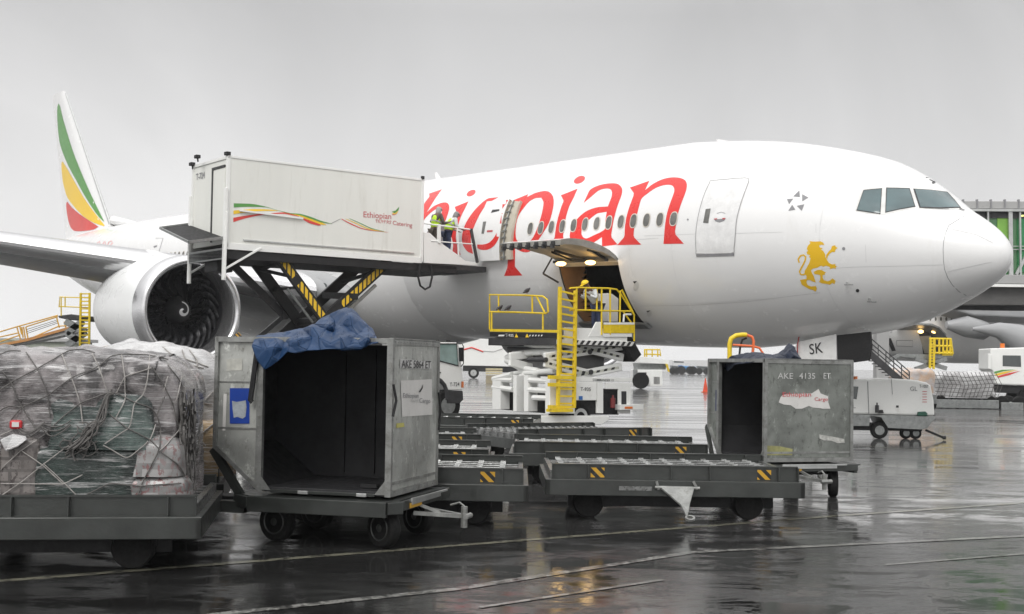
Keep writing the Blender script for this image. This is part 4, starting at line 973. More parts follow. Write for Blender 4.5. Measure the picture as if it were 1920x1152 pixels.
# hose-carrying link at the rear
q1, q2, q3 = TF.pl(415, 476, 0, .9), TF.pl(533, 592, 0, .9), TF.pl(470, 645, 0, .9)
b = MB(); b.bar(q1, q2, .12, .22); b.bar(q2, q3, .10, .14); b.cyl(q2 + V((-.12,0,0)), q2 + V((.12,0,0)), .13); b.build('hose_link', M['dgrey'], TRK)
# front platform
zf = zb_
b = MB(); b.prism([TF.pl(*q, 0, -1.25) for q in ((795,436),(806,437),(822,452),(858,478),(872,489),(895,493),(895,498),(808,494),(795,493))], (.06, 0, 0)); b.build('side_guard', M['white2'], TRK, bevel=.005)
b = MB(); b.prism([TF.pl(*q, 0, 1.2) for q in ((822,408),(856,446),(858,478),(800,438))], (.04, 0, 0)); b.build('side_guard', M['txtgrey'], TRK)
yq = TF.pl(905, 494, 0, -1.0).y
b = MB(); b.box(-1.22, 1.22, yq, yf, zb_ - .30, zb_ - .12); b.box(-.9, .9, yq - .35, yq, zb_ - .22, zb_ - .14); b.build('bridge_platform', M['dgrey'], TRK, bevel=.01)
b = MB(); pr = lambda x, y: TF.pl(x, y, 0, -1.25)
b.tube([pr(795, 419), pr(822, 423), pr(855, 427), pr(884, 431)], .025); b.tube([pr(808, 452), pr(855, 456), pr(888, 458)], .02)
b.bar(pr(823, 421), pr(823, 456), .09); b.bar(pr(857, 427), pr(860, 480), .04); b.build('guard_rail', M['white2'], TRK)
b = MB(); b.bar(pr(883, 429), pr(895, 493), .06, .09); b.build('gate_post', M['dgrey'], TRK)
for x in (790, 806): pass
hp = [TF.pl(*q, 0, -1.3) for q in ((787, 496), (784, 520), (788, 536), (797, 543), (806, 538), (810, 520), (808, 498))]
b = MB(); b.tube(hp, .035, 8); b.build('hose_loop', M['black'], TRK, smooth=True)
# chassis and cab
b = MB(); b.box(-.5, .5, -4.0, 3.4, .75, 1.0); b.build('chassis', M['black'], TRK)
for yy in (2.2, -4.05):
    for x in (-1.08, 1.08):
        b = MB(); b.lathe([(-.14, .28), (-.14, .46), (-.08, .52), (.08, .52), (.14, .46), (.14, .28)], (x, yy, .52), (1, 0, 0), 24, cap=True); wl = b.build('wheel', M['tyre'], TRK, smooth=40)
        b = MB(); b.lathe([(-.10, .05), (-.145, .22), (-.15, .28)] if x < 0 else [(.10, .05), (.145, .22), (.15, .28)], (x, yy, .52), (1, 0, 0), 20, cap=True); b.build('rim', M['steel'], wl, smooth=40)
cy0 = pr(871, 700).y; cyb = -3.0
zc = lambda y_, x=850: pr(x, y_).z
ct, cs, cbm = 2.78, 1.98, .62
cabp = [(790,641),(858,642.5),(862,652),(866,690),(868,712),(868,732),(838,732),(833,722),(826,714),(815,710),(790,708)]
b = MB(); b.prism([V((-1.2, tp(*q, -1.2).y, tp(*q, -1.2).z)) for q in cabp], (2.4, 0, 0)); CAB = b.build('cab', M['white2'], TRK, bevel=.03)
w_p = [tp(*q, -1.215) for q in ((812,645),(856,645),(859,686),(812,674))]
b = MB(); b.prism(w_p, (.02, 0, 0)); WN = b.build('side_window', M['cabglass'], CAB)
b = MB(); b.tube(w_p, .022, 6, closed=True); b.build('window_seal', M['black'], WN)
ct = tp(850, 642, -1.2).z
b = MB(); b.prism([(-1.05, cy0 + .03, cs), (1.05, cy0 + .03, cs), (1.05, cy0 + .27, ct - .06), (-1.05, cy0 + .27, ct - .06)], (0, -.02, 0)); b.build('windscreen', M['cabglass'], CAB)
b = MB(); b.prism([V((-1.24, tp(*q, -1.24).y, tp(*q, -1.24).z)) for q in ((837,733),(868,733),(869,750),(862,757),(838,757))], (2.48, 0, 0)); b.build('bumper', M['dgrey'], CAB, bevel=.02)
b = MB(); P = []
for q in ((818,710),(826,714),(833,722),(837,733),(838,750)): P.append(tp(*q, -1.22))
b.tube(P, .07, 8); b.build('wheel_arch', M['dgrey'], CAB, smooth=True)
b = MB(); q1_, q2_ = tp(864, 652, -1.3), tp(865, 678, -1.3); b.bar(q1_, q2_, .07, .13); b.tube([tp(856, 643, -1.2), tp(866, 644, -1.3), tp(869, 650, -1.3), tp(869, 682, -1.3), tp(864, 688, -1.25)], .018, 6); b.build('wing_mirror', M['black'], CAB)
b = MB(); b.box(-1.2, -1.0, cy0 - .01, cy0 + .10, 1.1, 1.3); b.build('headlight', M['amber'], CAB)
b = MB(); q = tp(822, 698, -1.22); b.box(-1.225, -1.2, q.y - .1, q.y + .1, q.z - .03, q.z); b.build('door_handle', M['black'], CAB)
b = MB(); b.box(-.9, -.6, cyb - .5, cyb - .35, 1.5, 2.35); b.build('seat', M['dgrey'], CAB, bevel=.04)
b = MB(); b.box(-1.1, -1.0, cy0 + .5, cy0 + .58, ct, ct + .06); b.box(-1.1, -1.0, cy0 + .9, cy0 + .98, ct, ct + .06); b.build('roof_marker', M['black'], CAB)
ptext('T-724', TF, (843, 725), (861, 724), (843, 717.5), 0, -1.2, M['txt'], CAB, ext=.012)
ptext('T-724', TF, (865, 723), (869, 722), (865, 717.5), 0, -1.2, M['txt'], CAB, ext=.012) if False else None
# crew on the platform
def wp(fr, p): return fr.wor(p)
def place_person(label, foot, heading, J, cloth, scale=1., name='person', group=None):
    return person(name, label, Fr(foot, heading), J, cloth, group, scale)
pA = TF.pl(815, 400, 0, -.2); pB = TF.pl(838, 402, 0, .1)
zpl = zb_ + .16
place_person('person in yellow hi-vis vest and pale hood right beside the raised white box', TF.wor((-.2, pA.y, zpl)), TF.ang + pi * 1.02, stand(lean=.22), {'jacket': M['trou'], 'trousers': M['trou'], 'vest': M['hiviz'], 'hood': M['hood']}, 1.0, group=None)
place_person('person in pale shirt and darker hood bending, nearer the open passenger door', TF.wor((.1, pB.y, zpl)), TF.ang + pi * .95, stand(lean=.5, bend=.15), {'jacket': M['shirt'], 'trousers': M['navy'], 'vest': M['hiviz'], 'hood': mat('darker_hood', (.22, .21, .21), .8)}, 1.0)
# ================================================================== cargo loader
LF = Fr(aof(12.4, 4.2), AXF.ang)
LD = thing('cargo_loader', 'white and yellow scissor loader T-935 raised to the open cargo hold', 'cargo loader', LF)
nx = -1.5                                              # near side plane
lp = lambda x, y, v=nx: LF.pl(x, y, 0, v)
lr = lambda x, y, v=None: LF.pl(x, y, 1, 1.3 if v is None else v)   # rear face plane
cor = lp(1047, 632); yR = 1.3
zd = 2.66
b = MB(); b.box(-1.5, 1.7, yR - 2.9, yR, zd - .22, zd); b.build('platform', M['dgrey'], LD, bevel=.01)
P_ = MB()
for i in range(9): P_.cyl((-1.4, yR - .2 - i*.32, zd + .03), (1.6, yR - .2 - i*.32, zd + .03), .035, 8)
P_.build('deck_roller', M['alu'], LD, smooth=True)
b = MB(); b.box(-1.56, -1.5, yR - 2.6, yR - .25, zd - .08, zd + .28); b.box(-1.58, -1.5, yR - 2.75, yR, zd - .20, zd - .06); b.prism([lp(*q) + V((-.07, 0, 0)) for q in ((1115, 604), (1125, 604), (1126, 632), (1100, 632))], (.04, 0, 0)); b.build('side_skirt', M['white2'], LD, bevel=.008)
b = MB(); b.box(-1.62, -1.585, yR - 2.85, yR - .65, zd - .19, zd - .07); b.build('hazard_edge', M['hazbw'], LD)
b = MB(); b.prism([lp(*q) + V((-.10, 0, 0)) for q in ((1128, 609), (1185, 609), (1185, 625), (1128, 625))], (.03, 0, 0)); b.build('toe_board', M['yellow'], LD)
b = MB(); b.prism([lp(*q) + V((-.105, 0, 0)) for q in ((1128, 605), (1185, 605), (1185, 609), (1128, 609))], (.03, 0, 0)); b.prism([lp(*q) + V((-.09, 0, 0)) for q in ((1128, 625.5), (1181, 625.5), (1181, 632), (1128, 632))], (.02, 0, 0)); b.build('kick_plate', M['white2'], LD)
# control stand and screen
b = MB(); b.prism([lp(*q, -1.3) for q in ((1140, 550), (1148, 551), (1160, 560), (1159, 604), (1140, 604))], (.45, 0, 0)); b.build('control_console', mat('console_grey_white', (.62, .62, .61), .4), LD, bevel=.02)
b = MB(); b.bar(lp(1125, 575, -1.0), lp(1124, 604, -1.0), .08); b.build('console_post', M['white2'], LD)
def rail(paths, r=.026, parent=LD, name='guard_rail', m='yellow'):
    b = MB()
    for p in paths: b.tube(p, r, 8)
    return b.build(name, M[m], parent, smooth=True)
L_ = lambda pts, v=nx - .08: [lp(*q, v) for q in pts]
rail([L_([(1068,541),(1085,539.5),(1105,540.5),(1140,541),(1156,543),(1164,552),(1188,590)]), L_([(1068,582),(1100,582),(1126,583),(1186,584)]), L_([(1098,541),(1098,581)]), L_([(1119,542),(1119,582)]), L_([(1081,541),(1081,583)]),
      L_([(1128,541),(1128,628)]), L_([(1144,541),(1144,628)]), L_([(1163,545),(1162,606)]), L_([(1166,544),(1189,590),(1189,640)]), L_([(1168,584),(1184,606)])])
rail([L_([(1170,590),(1183,590)]), L_([(1170,590),(1169,604)])], .03, m='white2')
# rear rails on the rear face
Rr = lambda pts, v=yR: [LF.pl(*q, 1, v) for q in pts]
rail([Rr([(918,618),(918,553),(985,554),(1018,556),(1026,562),(1028,585),(1024,588)]), Rr([(918,585),(970,586),(1024,588)]), Rr([(935,553),(935,585)]), Rr([(998,555),(998,586)]), Rr([(1006,556),(1021,586)]), Rr([(1018,588),(1018,618)]), Rr([(922,585),(922,620)])])
b = MB(); b.prism(Rr([(918,617),(1045,619),(1045,624),(918,622)], yR + .02), (0, -.05, 0)); b.build('rear_toe_board', M['yellow'], LD)
b = MB(); b.prism(Rr([(918,623),(1045,625),(1045,634),(918,631)], yR + .01), (0, -.10, 0)); b.build('rear_edge_beam', M['black'], LD, bevel=.01)
b = MB()
for i in range(5): 
    for x0_ in (934 + i*2.2, 992 + i*5.5): b.face(Rr([(x0_+1.3, 628), (x0_+3.4, 628), (x0_+2.0, 631), (x0_, 631)], yR + .022))
b.build('edge_marking', M['white2'], LD)
ptext('T-935', LF, (948, 631.5), (963, 632), (948, 626), 1, yR + .03, M['white2'], LD)
for x0_ in (968, 988): b = MB(); b.prism(Rr([(x0_-3, 633), (x0_+3, 633), (x0_, 626)], yR + .03), (0, -.01, 0)); b.build('warning_sign', M['yel'], LD)
# ladder
lo, hi = lp(1046, 765, nx - .22), lp(1050, 538, nx - .22)
lo2, hi2 = lp(1076, 765, nx - .22), lp(1079, 545, nx - .22)
b = MB(); b.bar(lo, hi, .10, .07); b.bar(lo2, hi2, .10, .07)
for i in range(16): t = .035 + i * .062; b.bar(lo.lerp(hi, t), lo2.lerp(hi2, t), .05, .05)
b.bar(lp(1052, 575, nx - .10), lp(1052, 700, nx - .10), .04) ; b.build('ladder', M['yellow'], LD)
for yy, hh in ((704, .05), (718, .05), (760, .10)): b = MB(); b.prism([lp(1031, yy, nx-.28), lp(1077, yy + 1, nx-.28), lp(1077, yy + 8 if hh < .1 else yy + 6, nx-.28), lp(1031, yy + 7, nx-.28)], (.10, 0, 0)); b.build('step_frame', M['yellow'], LD)
b = MB(); b.box(nx - .34, nx - .02, yR - .35, yR + .35, .60, .68); b.build('step', M['yellow'], LD)
# scissors: two tiers seen on the near side and at the rear
def sarm(p0, p1, h_, m, t=.10, parent=LD): b = MB(); b.bar(p0, p1, t, h_); return b.build('scissor_arm', m, parent, bevel=.03)
M['armhaz'] = hazard('cream_arm_with_black_dashes', (.56, .57, .50), (.02,.02,.02), .24, 25, 'YZ', .55)
arms = [((1045, 640), (1165, 662)), ((1165, 662), (1020, 655)) if False else ((1020, 672), (1045, 664)), ((1165, 672), (1062, 656)), ((1025, 672), (1160, 716)) if False else ((1168, 655), (1050, 640)), ((1022, 678), (1070, 690)), ((1164, 688), (1050, 712))]
LP = lambda x, y, v=-1.25: LF.pl(x, y, 0, v)
for q0, q1 in (((1050, 642), (1168, 671)), ((1020, 670), (1168, 649)), ((1020, 680), (1110, 703)), ((1165, 688), (1040, 712))): 
    A_, B_ = LP(*q0), LP(*q1); sarm(A_, B_, .24, M['white2'])
    d = (B_ - A_).normalized(); up_ = V((0, -d.z, d.y)); up_ = up_ if up_.z > 0 else -up_
    b = MB(); c0, c1 = A_ + d*.15 + V((-.055, 0, 0)), B_ - d*.15 + V((-.055, 0, 0)); b.face([c0 - up_*.03, c1 - up_*.03, c1 + up_*.035, c0 + up_*.035])
    b.build('dash_marking', M['armhaz'], LD)
    sarm(A_ + V((1.6, 0, 0)), B_ + V((1.6, 0, 0)), .24, M['white2'])
for q in ((1020, 675), (1168, 660), (1103, 660), (1105, 698)): p = LP(*q); b = MB(); b.cyl(p + V((-.1, 0, 0)), p + V((.7, 0, 0)), .07, 12); b.build('pivot_tube', M['dgrey'], LD, smooth=True)
# big pale tubular links at the rear
RP = lambda x, y, v=yR - .35: LF.pl(x, y, 1, v)
for P in ([(945, 636), (975, 640), (1005, 648), (1045, 648)], [(1012, 638), (1045, 637)], [(962, 664), (1000, 661), (1050, 660)], [(950, 672), (966, 664)], [(950, 676), (975, 690), (1010, 696)], [(1020, 664), (1050, 658)], [(940, 707), (975, 700), (1040, 696)]):
    b = MB(); b.tube([RP(*q) for q in P], .09, 10); b.build('lift_link', M['white2'], LD, smooth=True)
b = MB(); b.prism([RP(*q, yR - .6) for q in ((948, 650), (1045, 655), (1045, 700), (985, 694), (955, 680))], (0, -1.8, 0)); b.build('lift_body', mat('grey_lift_body', (.16,.16,.16), .5, .1, .2, 2), LD, bevel=.05)
b = MB(); b.tube([LP(1120, 660, -.6), LP(1095, 690, -.3)], .12, 12); b.build('lift_ram', M['alu'], LD, smooth=True)
# chassis
zc0, zc1 = .30, 1.62
b = MB(); b.prism([lp(*q) for q in ((1031, 707), (1186, 709), (1186, 716), (1031, 716))], (.08, 0, 0)); b.build('side_beam', M['white2'], LD, bevel=.01)
b = MB(); b.prism([lp(*q) for q in ((1031, 716.5), (1119, 716.5), (1119, 751), (1078, 751), (1078, 776), (1031, 776))], (.06, 0, 0)); b.build('side_panel', M['white2'], LD, bevel=.01)
b = MB(); b.prism([lp(*q) for q in ((1136, 718), (1183, 718), (1182, 776), (1160, 776), (1160, 730) , (1136, 730))], (.06, 0, 0)); b.build('side_panel', M['white2'], LD, bevel=.01)
b = MB(); b.prism([lp(*q) for q in ((1120, 717), (1131, 717), (1131, 775), (1120, 775))], (.07, 0, 0)); b.build('side_post', M['white2'], LD)
b = MB(); b.prism([lp(*q, nx + .1) for q in ((1078, 750), (1160, 730), (1160, 778), (1078, 778))], (1.0, 0, 0)); b.build('engine_bay', M['void'], LD)
b = MB(); b.prism([lp(*q) + V((-.012, 0, 0)) for q in ((1165, 734), (1174, 734), (1174, 762), (1165, 762))], (.01, 0, 0)); b.build('grille', M['txt'], LD)
b = MB(); b.prism([lp(*q) + V((-.012, 0, 0)) for q in ((1085, 743), (1092, 743), (1092, 750), (1085, 750))], (.01, 0, 0)); b.build('blue_sticker', mat('blue_sticker', (.03, .15, .45), .4), LD)
b = MB(); p = lp(1149, 765, nx - .05); b.cyl(p, p + V((0, 0, .28)), .075, 12); b.cyl(p + V((0,0,.28)), p + V((0,0,.36)), .03, 8); b.build('fire_extinguisher', mat('dark_red_cylinder', (.16, .02, .02), .4), LD, smooth=True)
b = MB(); b.box(nx - .15, 1.6, yR - 3.2, yR - 2.3, .62, .78); b.build('front_bumper', M['white2'], LD, bevel=.01)
b = MB(); b.prism([lp(*q, nx - .1) for q in ((955, 780), (1142, 780), (1142, 788), (1128, 797), (930, 797))], (.3, 0, 0)); b.build('stabiliser_beam', M['white2'], LD, bevel=.02)
b = MB(); b.box(nx - .16, nx - .14, yR - 2.75, yR - 2.45, .66, .72); b.build('marker_lamp', M['amber'], LD)
ptext('COMMANDER 15', LF, (1111, 714.5), (1150, 715.5), (1111, 710), 0, nx, M['txt'], LD, ext=.012)
ptext('T-935', LF, (1088, 733), (1107, 733.5), (1088, 726), 0, nx, M['txt'], LD, ext=.012)
wh = lp(1082, 782, nx + .25); b = MB(); b.lathe([(-.15, .24), (-.15, .36), (-.1, .42), (.1, .42), (.15, .36), (.15, .24)], (wh.x, wh.y, .42), (1, 0, 0), 24, cap=True); b.build('wheel', M['tyre'], LD, smooth=40)
b = MB(); b.lathe([(-.16, .16), (-.16, .26)], (wh.x, wh.y, .42), (1, 0, 0), 20); b.build('rim', M['alu'], LD)
for xx in (.9,): b = MB(); b.lathe([(-.15, .24), (-.15, .36), (-.1, .42), (.1, .42), (.15, .36), (.15, .24)], (xx, wh.y - 1.2, .42), (1, 0, 0), 24, cap=True); b.build('wheel', M['tyre'], LD, smooth=40)
# rear frame: white columns, cross tubes
RC = lambda pts, v=yR + .02: [LF.pl(*q, 1, v) for q in pts]
for P in (((923, 708), (938, 712), (938, 768), (923, 768)), ((962, 704), (968, 704), (968, 772), (962, 772)), ((982, 704), (990, 704), (990, 772), (982, 772)), ((1012, 706), (1031, 708), (1031, 776), (1022, 776), (1022, 720))):
    b = MB(); b.prism(RC(P), (0, -.35, 0)); b.build('rear_column', M['white2'], LD, bevel=.01)
for P in (((925, 726), (962, 731)), ((932, 712), (962, 713)), ((990, 731), (1028, 733)), ((992, 713), (1028, 715)), ((1000, 746), (1028, 747)), ((925, 711), (960, 702))):
    b = MB(); b.tube(RC(P, yR - .05), .08, 8); b.build('cross_tube', M['white2'], LD, smooth=True)
b = MB(); b.prism(RC(((936, 728), (1030, 735), (1030, 776), (936, 768)), yR - .5), (0, -1.6, 0)); b.build('frame_interior', M['black'], LD)
b = MB(); b.bar(LP(1163, 632), LP(1185, 672), .5, .35); b.build('bridge_support', M['black'], LD)
b = MB(); b.box(-1.2, 1.4, yR - 3.3, yR - 2.9, zd - .1, zd); b.build('bridge_plate', M['steel'], LD)
# worker inside the hold
pw_ = LF.pl(1141, 560, 0, -1.38)
place_person('person in yellow cap and white shirt stooping at the open hold', LF.wor((-1.36, pw_.y - .35 + .75, zd + .04)), LF.ang + pi * 0 + R(0), stand(lean=.62, bend=-.05), {'jacket': M['shirt'], 'trousers': M['navy'], 'cap': M['capy']}, 1.0)
# ================================================================== unit load containers
def cloth(name, m, pts, tris_boundary, lab=None, thick=.008, sub=2, amp=.02, seed=0, fr=WF, obj_parent=None):
    """crumpled sheet through hand-placed points (px, py, distance)"""
    n = len(pts); v2 = [V((p[0], p[1])) for p in pts]; nb = tris_boundary
    r = delaunay_2d_cdt(v2, [(i, (i + 1) % nb) for i in range(nb)], [list(range(nb))], 1, 1e-5)
    vs = [W(p.x, p.y, min(pts, key=lambda q: (q[0]-p.x)**2 + (q[1]-p.y)**2)[2]) for p in r[0]]
    me = bpy.data.meshes.new(name); me.from_pydata([fr.loc(p) for p in vs], [], [f for f in r[2]]); me.materials.append(m)
    for p in me.polygons: p.use_smooth = True
    o = bpy.data.objects.new(name, me); col.objects.link(o)
    s_ = o.modifiers.new('sub', 'SUBSURF'); s_.subdivision_type = 'SIMPLE'; s_.levels = s_.render_levels = 3
    sm = o.modifiers.new('soften', 'SMOOTH'); sm.factor = .4; sm.iterations = 1
    for k_, (sc_, st_) in enumerate(((.34, amp * 1.3), (.10, amp * .45))):
        tx = bpy.data.textures.new('crumple', 'MUSGRAVE'); tx.musgrave_type = 'RIDGED_MULTIFRACTAL'; tx.noise_scale = sc_; tx.octaves = 3; tx.noise_intensity = .5
        d = o.modifiers.new('crumple', 'DISPLACE'); d.texture = tx; d.strength = st_; d.mid_level = .6; d.texture_coords = 'LOCAL'
    es = o.modifiers.new('crease', 'EDGE_SPLIT'); es.split_angle = R(24)
    so2 = o.modifiers.new('thick', 'SOLIDIFY'); so2.thickness = thick
    o.matrix_world = Matrix.Translation(fr.o) @ fr.m.to_4x4(); return o
def pbox(name, m, parent, *a, bev=.004, **k): b = MB(); b.box(*a); return b.build(name, m, parent, bevel=bev, **k)
def container(fr, label, m, W_=1.45, Dp=1.47, H_=1.50, ov=.42, seed=1):
    t = thing('cargo_container', label, 'cargo container', fr)
    # side panel (right), back, roof, floor, left contour
    pbox('side_panel', m, t, -.035, 0, .03, Dp - .03, .06, H_ - .05)
    b = MB(); b.prism([(-W_, 0.03, .02), (-W_ - ov, .03, .45), (-W_ - ov, .03, H_ - .05), (-W_, .03, H_ - .05)], (0, .03, 0)); b.build('front_side_panel', m, t, bevel=.004)
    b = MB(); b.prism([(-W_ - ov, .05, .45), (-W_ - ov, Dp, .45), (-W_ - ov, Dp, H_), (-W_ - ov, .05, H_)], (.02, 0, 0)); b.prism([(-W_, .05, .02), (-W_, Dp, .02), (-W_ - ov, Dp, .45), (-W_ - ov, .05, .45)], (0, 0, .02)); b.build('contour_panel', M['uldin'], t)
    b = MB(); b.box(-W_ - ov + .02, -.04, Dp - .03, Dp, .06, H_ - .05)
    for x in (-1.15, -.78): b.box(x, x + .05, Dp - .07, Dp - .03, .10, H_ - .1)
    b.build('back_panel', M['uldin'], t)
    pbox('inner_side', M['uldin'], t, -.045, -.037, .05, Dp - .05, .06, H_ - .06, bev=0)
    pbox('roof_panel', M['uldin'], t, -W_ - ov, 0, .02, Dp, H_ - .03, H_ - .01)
    pbox('door_sill', M['dolly'], t, -W_ + .13, -.16, -.012, .05, -.004, .03)
    pbox('base_plate', M['uldin'], t, -W_ + .03, -.03, .03, Dp, .0, .05)
    b = MB()
    for z in (0, H_ - .06): b.box(.0, .012, 0, Dp, z, z + .06)
    b.box(-.05, .014, -.01, .04, 0, H_); b.box(-.03, .014, Dp - .04, Dp + .01, 0, H_)
    b.box(-W_ - ov, .01, -.01, .04, H_ - .05, H_ + .005); b.box(-W_ - .05, -W_ + .02, -.012, .04, .03, H_ - .05)
    b.box(-W_ - ov - .01, -W_ - ov + .03, -.01, .04, .44, H_); b.prism([(-W_ - ov - .01, -.01, .44), (-W_ - .01, -.01, .0), (-W_ + .05, -.01, .0), (-W_ - ov + .04, -.01, .46)], (0, .04, 0))
    b.box(-W_ - ov, .012, 0, Dp, H_ - .01, H_ + .008) if False else b.box(-.03, .012, 0, Dp, H_ - .01, H_ + .01)
    b.prism([(-.05, -.012, .02), (-.16, -.012, .02), (-.05, -.012, .16)], (0, .01, 0)); b.prism([(-W_ + .02, -.012, .02), (-W_ + .13, -.012, .02), (-W_ + .02, -.012, .16)], (0, .01, 0))
    rnd = random.Random(seed)
    for z in [i * .105 + .05 for i in range(14)]:
        for p in ((-.02, -.013, z), (-W_ - .015, -.015, z), (-W_ - ov + .012, -.013, z + .45 if z < 1 else 1.4)): b.sph(p, .007, .005, .007, 6, 4)
        b.sph((.016, .02, z), .005, .007, .007, 6, 4); b.sph((.016, Dp - .02, z), .005, .007, .007, 6, 4)
    for i in range(16): y = .06 + i * .088; b.sph((.014, y, H_ - .03), .005, .006, .006, 6, 4); b.sph((.014, y, .03), .005, .006, .006, 6, 4)
    b.box(.0, .006, .04, Dp - .04, .12, .15); b.box(-W_ - ov + .02, -W_ - .05, .022, .03, .64, .66); b.box(-W_ - ov + .02, -W_ - .05, .022, .03, 1.13, 1.145)
    b.build('edge_frame', M['frame'], t)
    return t
uf1 = Fr(tuple(G(730, 933, .53)), R(-15.5)); uf2 = Fr(tuple(G(1433, 867, .53)), atan2(-.952, .306))
U1 = container(uf1, 'open bright aluminium cargo container with a blue tarp on top, marked AKE 5864 ET', M['uld'], H_=1.61, ov=.54)
U2 = container(uf2, 'dull grey open cargo container with a torn sticker, marked AKE 4135 ET', M['uld2'], H_=1.50, ov=.36, seed=5)
s1 = lambda *q: uf1.pl(*q, 0, .0); s2 = lambda *q: uf2.pl(*q, 0, .0)
def z5(P): return [(380 + x / 3.973, 560 + y / 3.973) for x, y in P]
def lab(name, P, m, fr, ax, val, t, off): 
    b = MB(); b.face([fr.pl(*q, ax, val) + V(off) for q in P]); return b.build(name, m, t)
M['plate'] = mat('pale_label_plate', (.50, .50, .49), .5, .1, .1, 6, dirt=.25); M['sticker'] = mat('white_sticker', (.58, .57, .55), .45, 0, .05, 5, dirt=.2, dirtc=(.35,.34,.32))
lab('number_plate', z5([(1468,448),(1700,472),(1700,524),(1466,518)]), M['plate'], uf1, 0, 0, U1, (.006, 0, 0))
ptext('AKE 5864 ET', uf1, *z5([(1475,515),(1692,520),(1476,455)]), 0, 0, M['txt'], U1, ext=.012)
lab('sticker', z5([(1472,612),(1704,602),(1708,866),(1482,882)]), M['sticker'], uf1, 0, 0, U1, (.005, 0, 0))
ptext('Ethiopian', uf1, *z5([(1487,738),(1603,740),(1487,702)]), 0, 0, M['txtgrey'], U1, ext=.010)
ptext('Cargo', uf1, *z5([(1608,775),(1690,778),(1608,740)]), 0, 0, M['txtgrey'], U1, ext=.010)
ptext('የኢትዮ', uf1, *z5([(1545,770),(1602,772),(1545,750)]), 0, 0, M['plate'], U1, ext=.010)
lab('sticker_feather', z5([(1603,695),(1622,668),(1636,638),(1634,668),(1616,698)]), M['txt'], uf1, 0, 0, U1, (.010, 0, 0))
lab('yellow_label', z5([(1440,930),(1495,925),(1500,955),(1438,965)]), mat('worn_yellow_label', (.45,.42,.12), .6), uf1, 0, 0, U1, (.006, 0, 0))
f1 = lambda *q: uf1.pl(*q, 1, .03)
lab('placard', z5([(204,668),(350,668),(350,932),(204,932)]), mat('blue_placard', (.015, .05, .28), .35), uf1, 1, .03, U1, (0, -.006, 0))
lab('torn_paper', z5([(222,762),(255,770),(290,765),(325,758),(330,810),(322,880),(300,895),(262,882),(235,888),(228,840)]), mat('grey_torn_paper', (.30, .33, .36), .6, 0, .3, 12), uf1, 1, .03, U1, (0, -.010, 0))
lab('paper_strip', z5([(158,710),(182,710),(172,985),(148,985)]), M['sticker'], uf1, 1, .03, U1, (0, -.006, 0))
lab('old_label_mark', z5([(180,455),(295,445),(298,535),(182,540)]), mat('ghost_of_label', (.44, .44, .40), .6, .2, .2, 14), uf1, 1, .03, U1, (0, -.005, 0))
b = MB(); 
for x, y0, y1 in ((1400, 640, 880),): b.tube([s1(*z5([(x, y0)])[0]) + V((.03,0,0)), s1(*z5([(x+8, (y0+y1)/2)])[0]) + V((.05,0,0)), s1(*z5([(x-4, y1)])[0]) + V((.03,0,0))], .014, 6)
b.build('door_strap', M['black'], U1, smooth=True); b = MB(); b.tube([s1(*z5([(1745, 700)])[0]) + V((.02,0,0)), s1(*z5([(1755, 830)])[0]) + V((.03,0,0)), s1(*z5([(1745, 980)])[0]) + V((.02,0,0))], .012, 6); b.build('door_strap', M['black'], U1, smooth=True)
b = MB(); b.tube([uf1.wor((0,0,0)) * 0 + V((-1.49, -.03, 1.53)), V((-1.52, -.05, 1.2)), V((-1.55, -.05, .95)), V((-1.53, -.04, .93))], .028, 6); b.build('tarp_strap', M['black'], U1)
b = MB(); b.box(-.42, -.24, .25, .33, .06, .10); b.build('floor_cleat', M['black'], U1)
for x in (-1.0, -.35): pbox('sill_latch', M['alu'], U1, x, x + .11, -.035, .02, -.005, .03)
def z6(P): return [(1300 + x / 3.839, 600 + y / 3.84) for x, y in P]
for s_, a in (('AKE', (605, 715)), ('4135', (760, 875)), ('ET', (935, 985))): ptext(s_, uf2, *z6([(a[0],423),(a[1],425),(a[0],380)]), 0, 0, M['plate'], U2, ext=.008)
lab('torn_sticker', z6([(645,535),(850,530),(900,498),(915,530),(968,550),(970,595),(985,640),(930,640),(900,635),(860,632),(830,620),(780,640),(735,640),(700,615),(650,610),(612,595),(625,560)]), M['sticker'], uf2, 0, 0, U2, (.006, 0, 0))
ptext('Ethiopian', uf2, *z6([(640,552),(845,552),(640,520)]), 0, 0, M['txtred'], U2, ext=.012)
ptext('Cargo', uf2, *z6([(870,582),(965,584),(870,556)]), 0, 0, M['txtred'], U2, ext=.012)
lab('scraped_patch', z6([(905,825),(960,835),(1020,845),(1085,858),(1088,885),(1040,888),(990,870),(940,868),(908,855)]), mat('bare_scrape', (.50,.50,.47), .4, .5, .3, 20), uf2, 0, 0, U2, (.005, 0, 0))
lab('yellow_paint_patch', z6([(530,905),(620,910),(715,930),(710,975),(530,975)]), mat('faded_yellow_patch', (.26,.255,.11), .6, .1, .3, 8), uf2, 0, 0, U2, (.004, 0, 0))
lab('placard', z6([(162,505),(200,503),(195,660),(160,655)]), mat('dark_blue_placard', (.02, .03, .09), .4), uf2, 1, .03, U2, (0, -.006, 0))
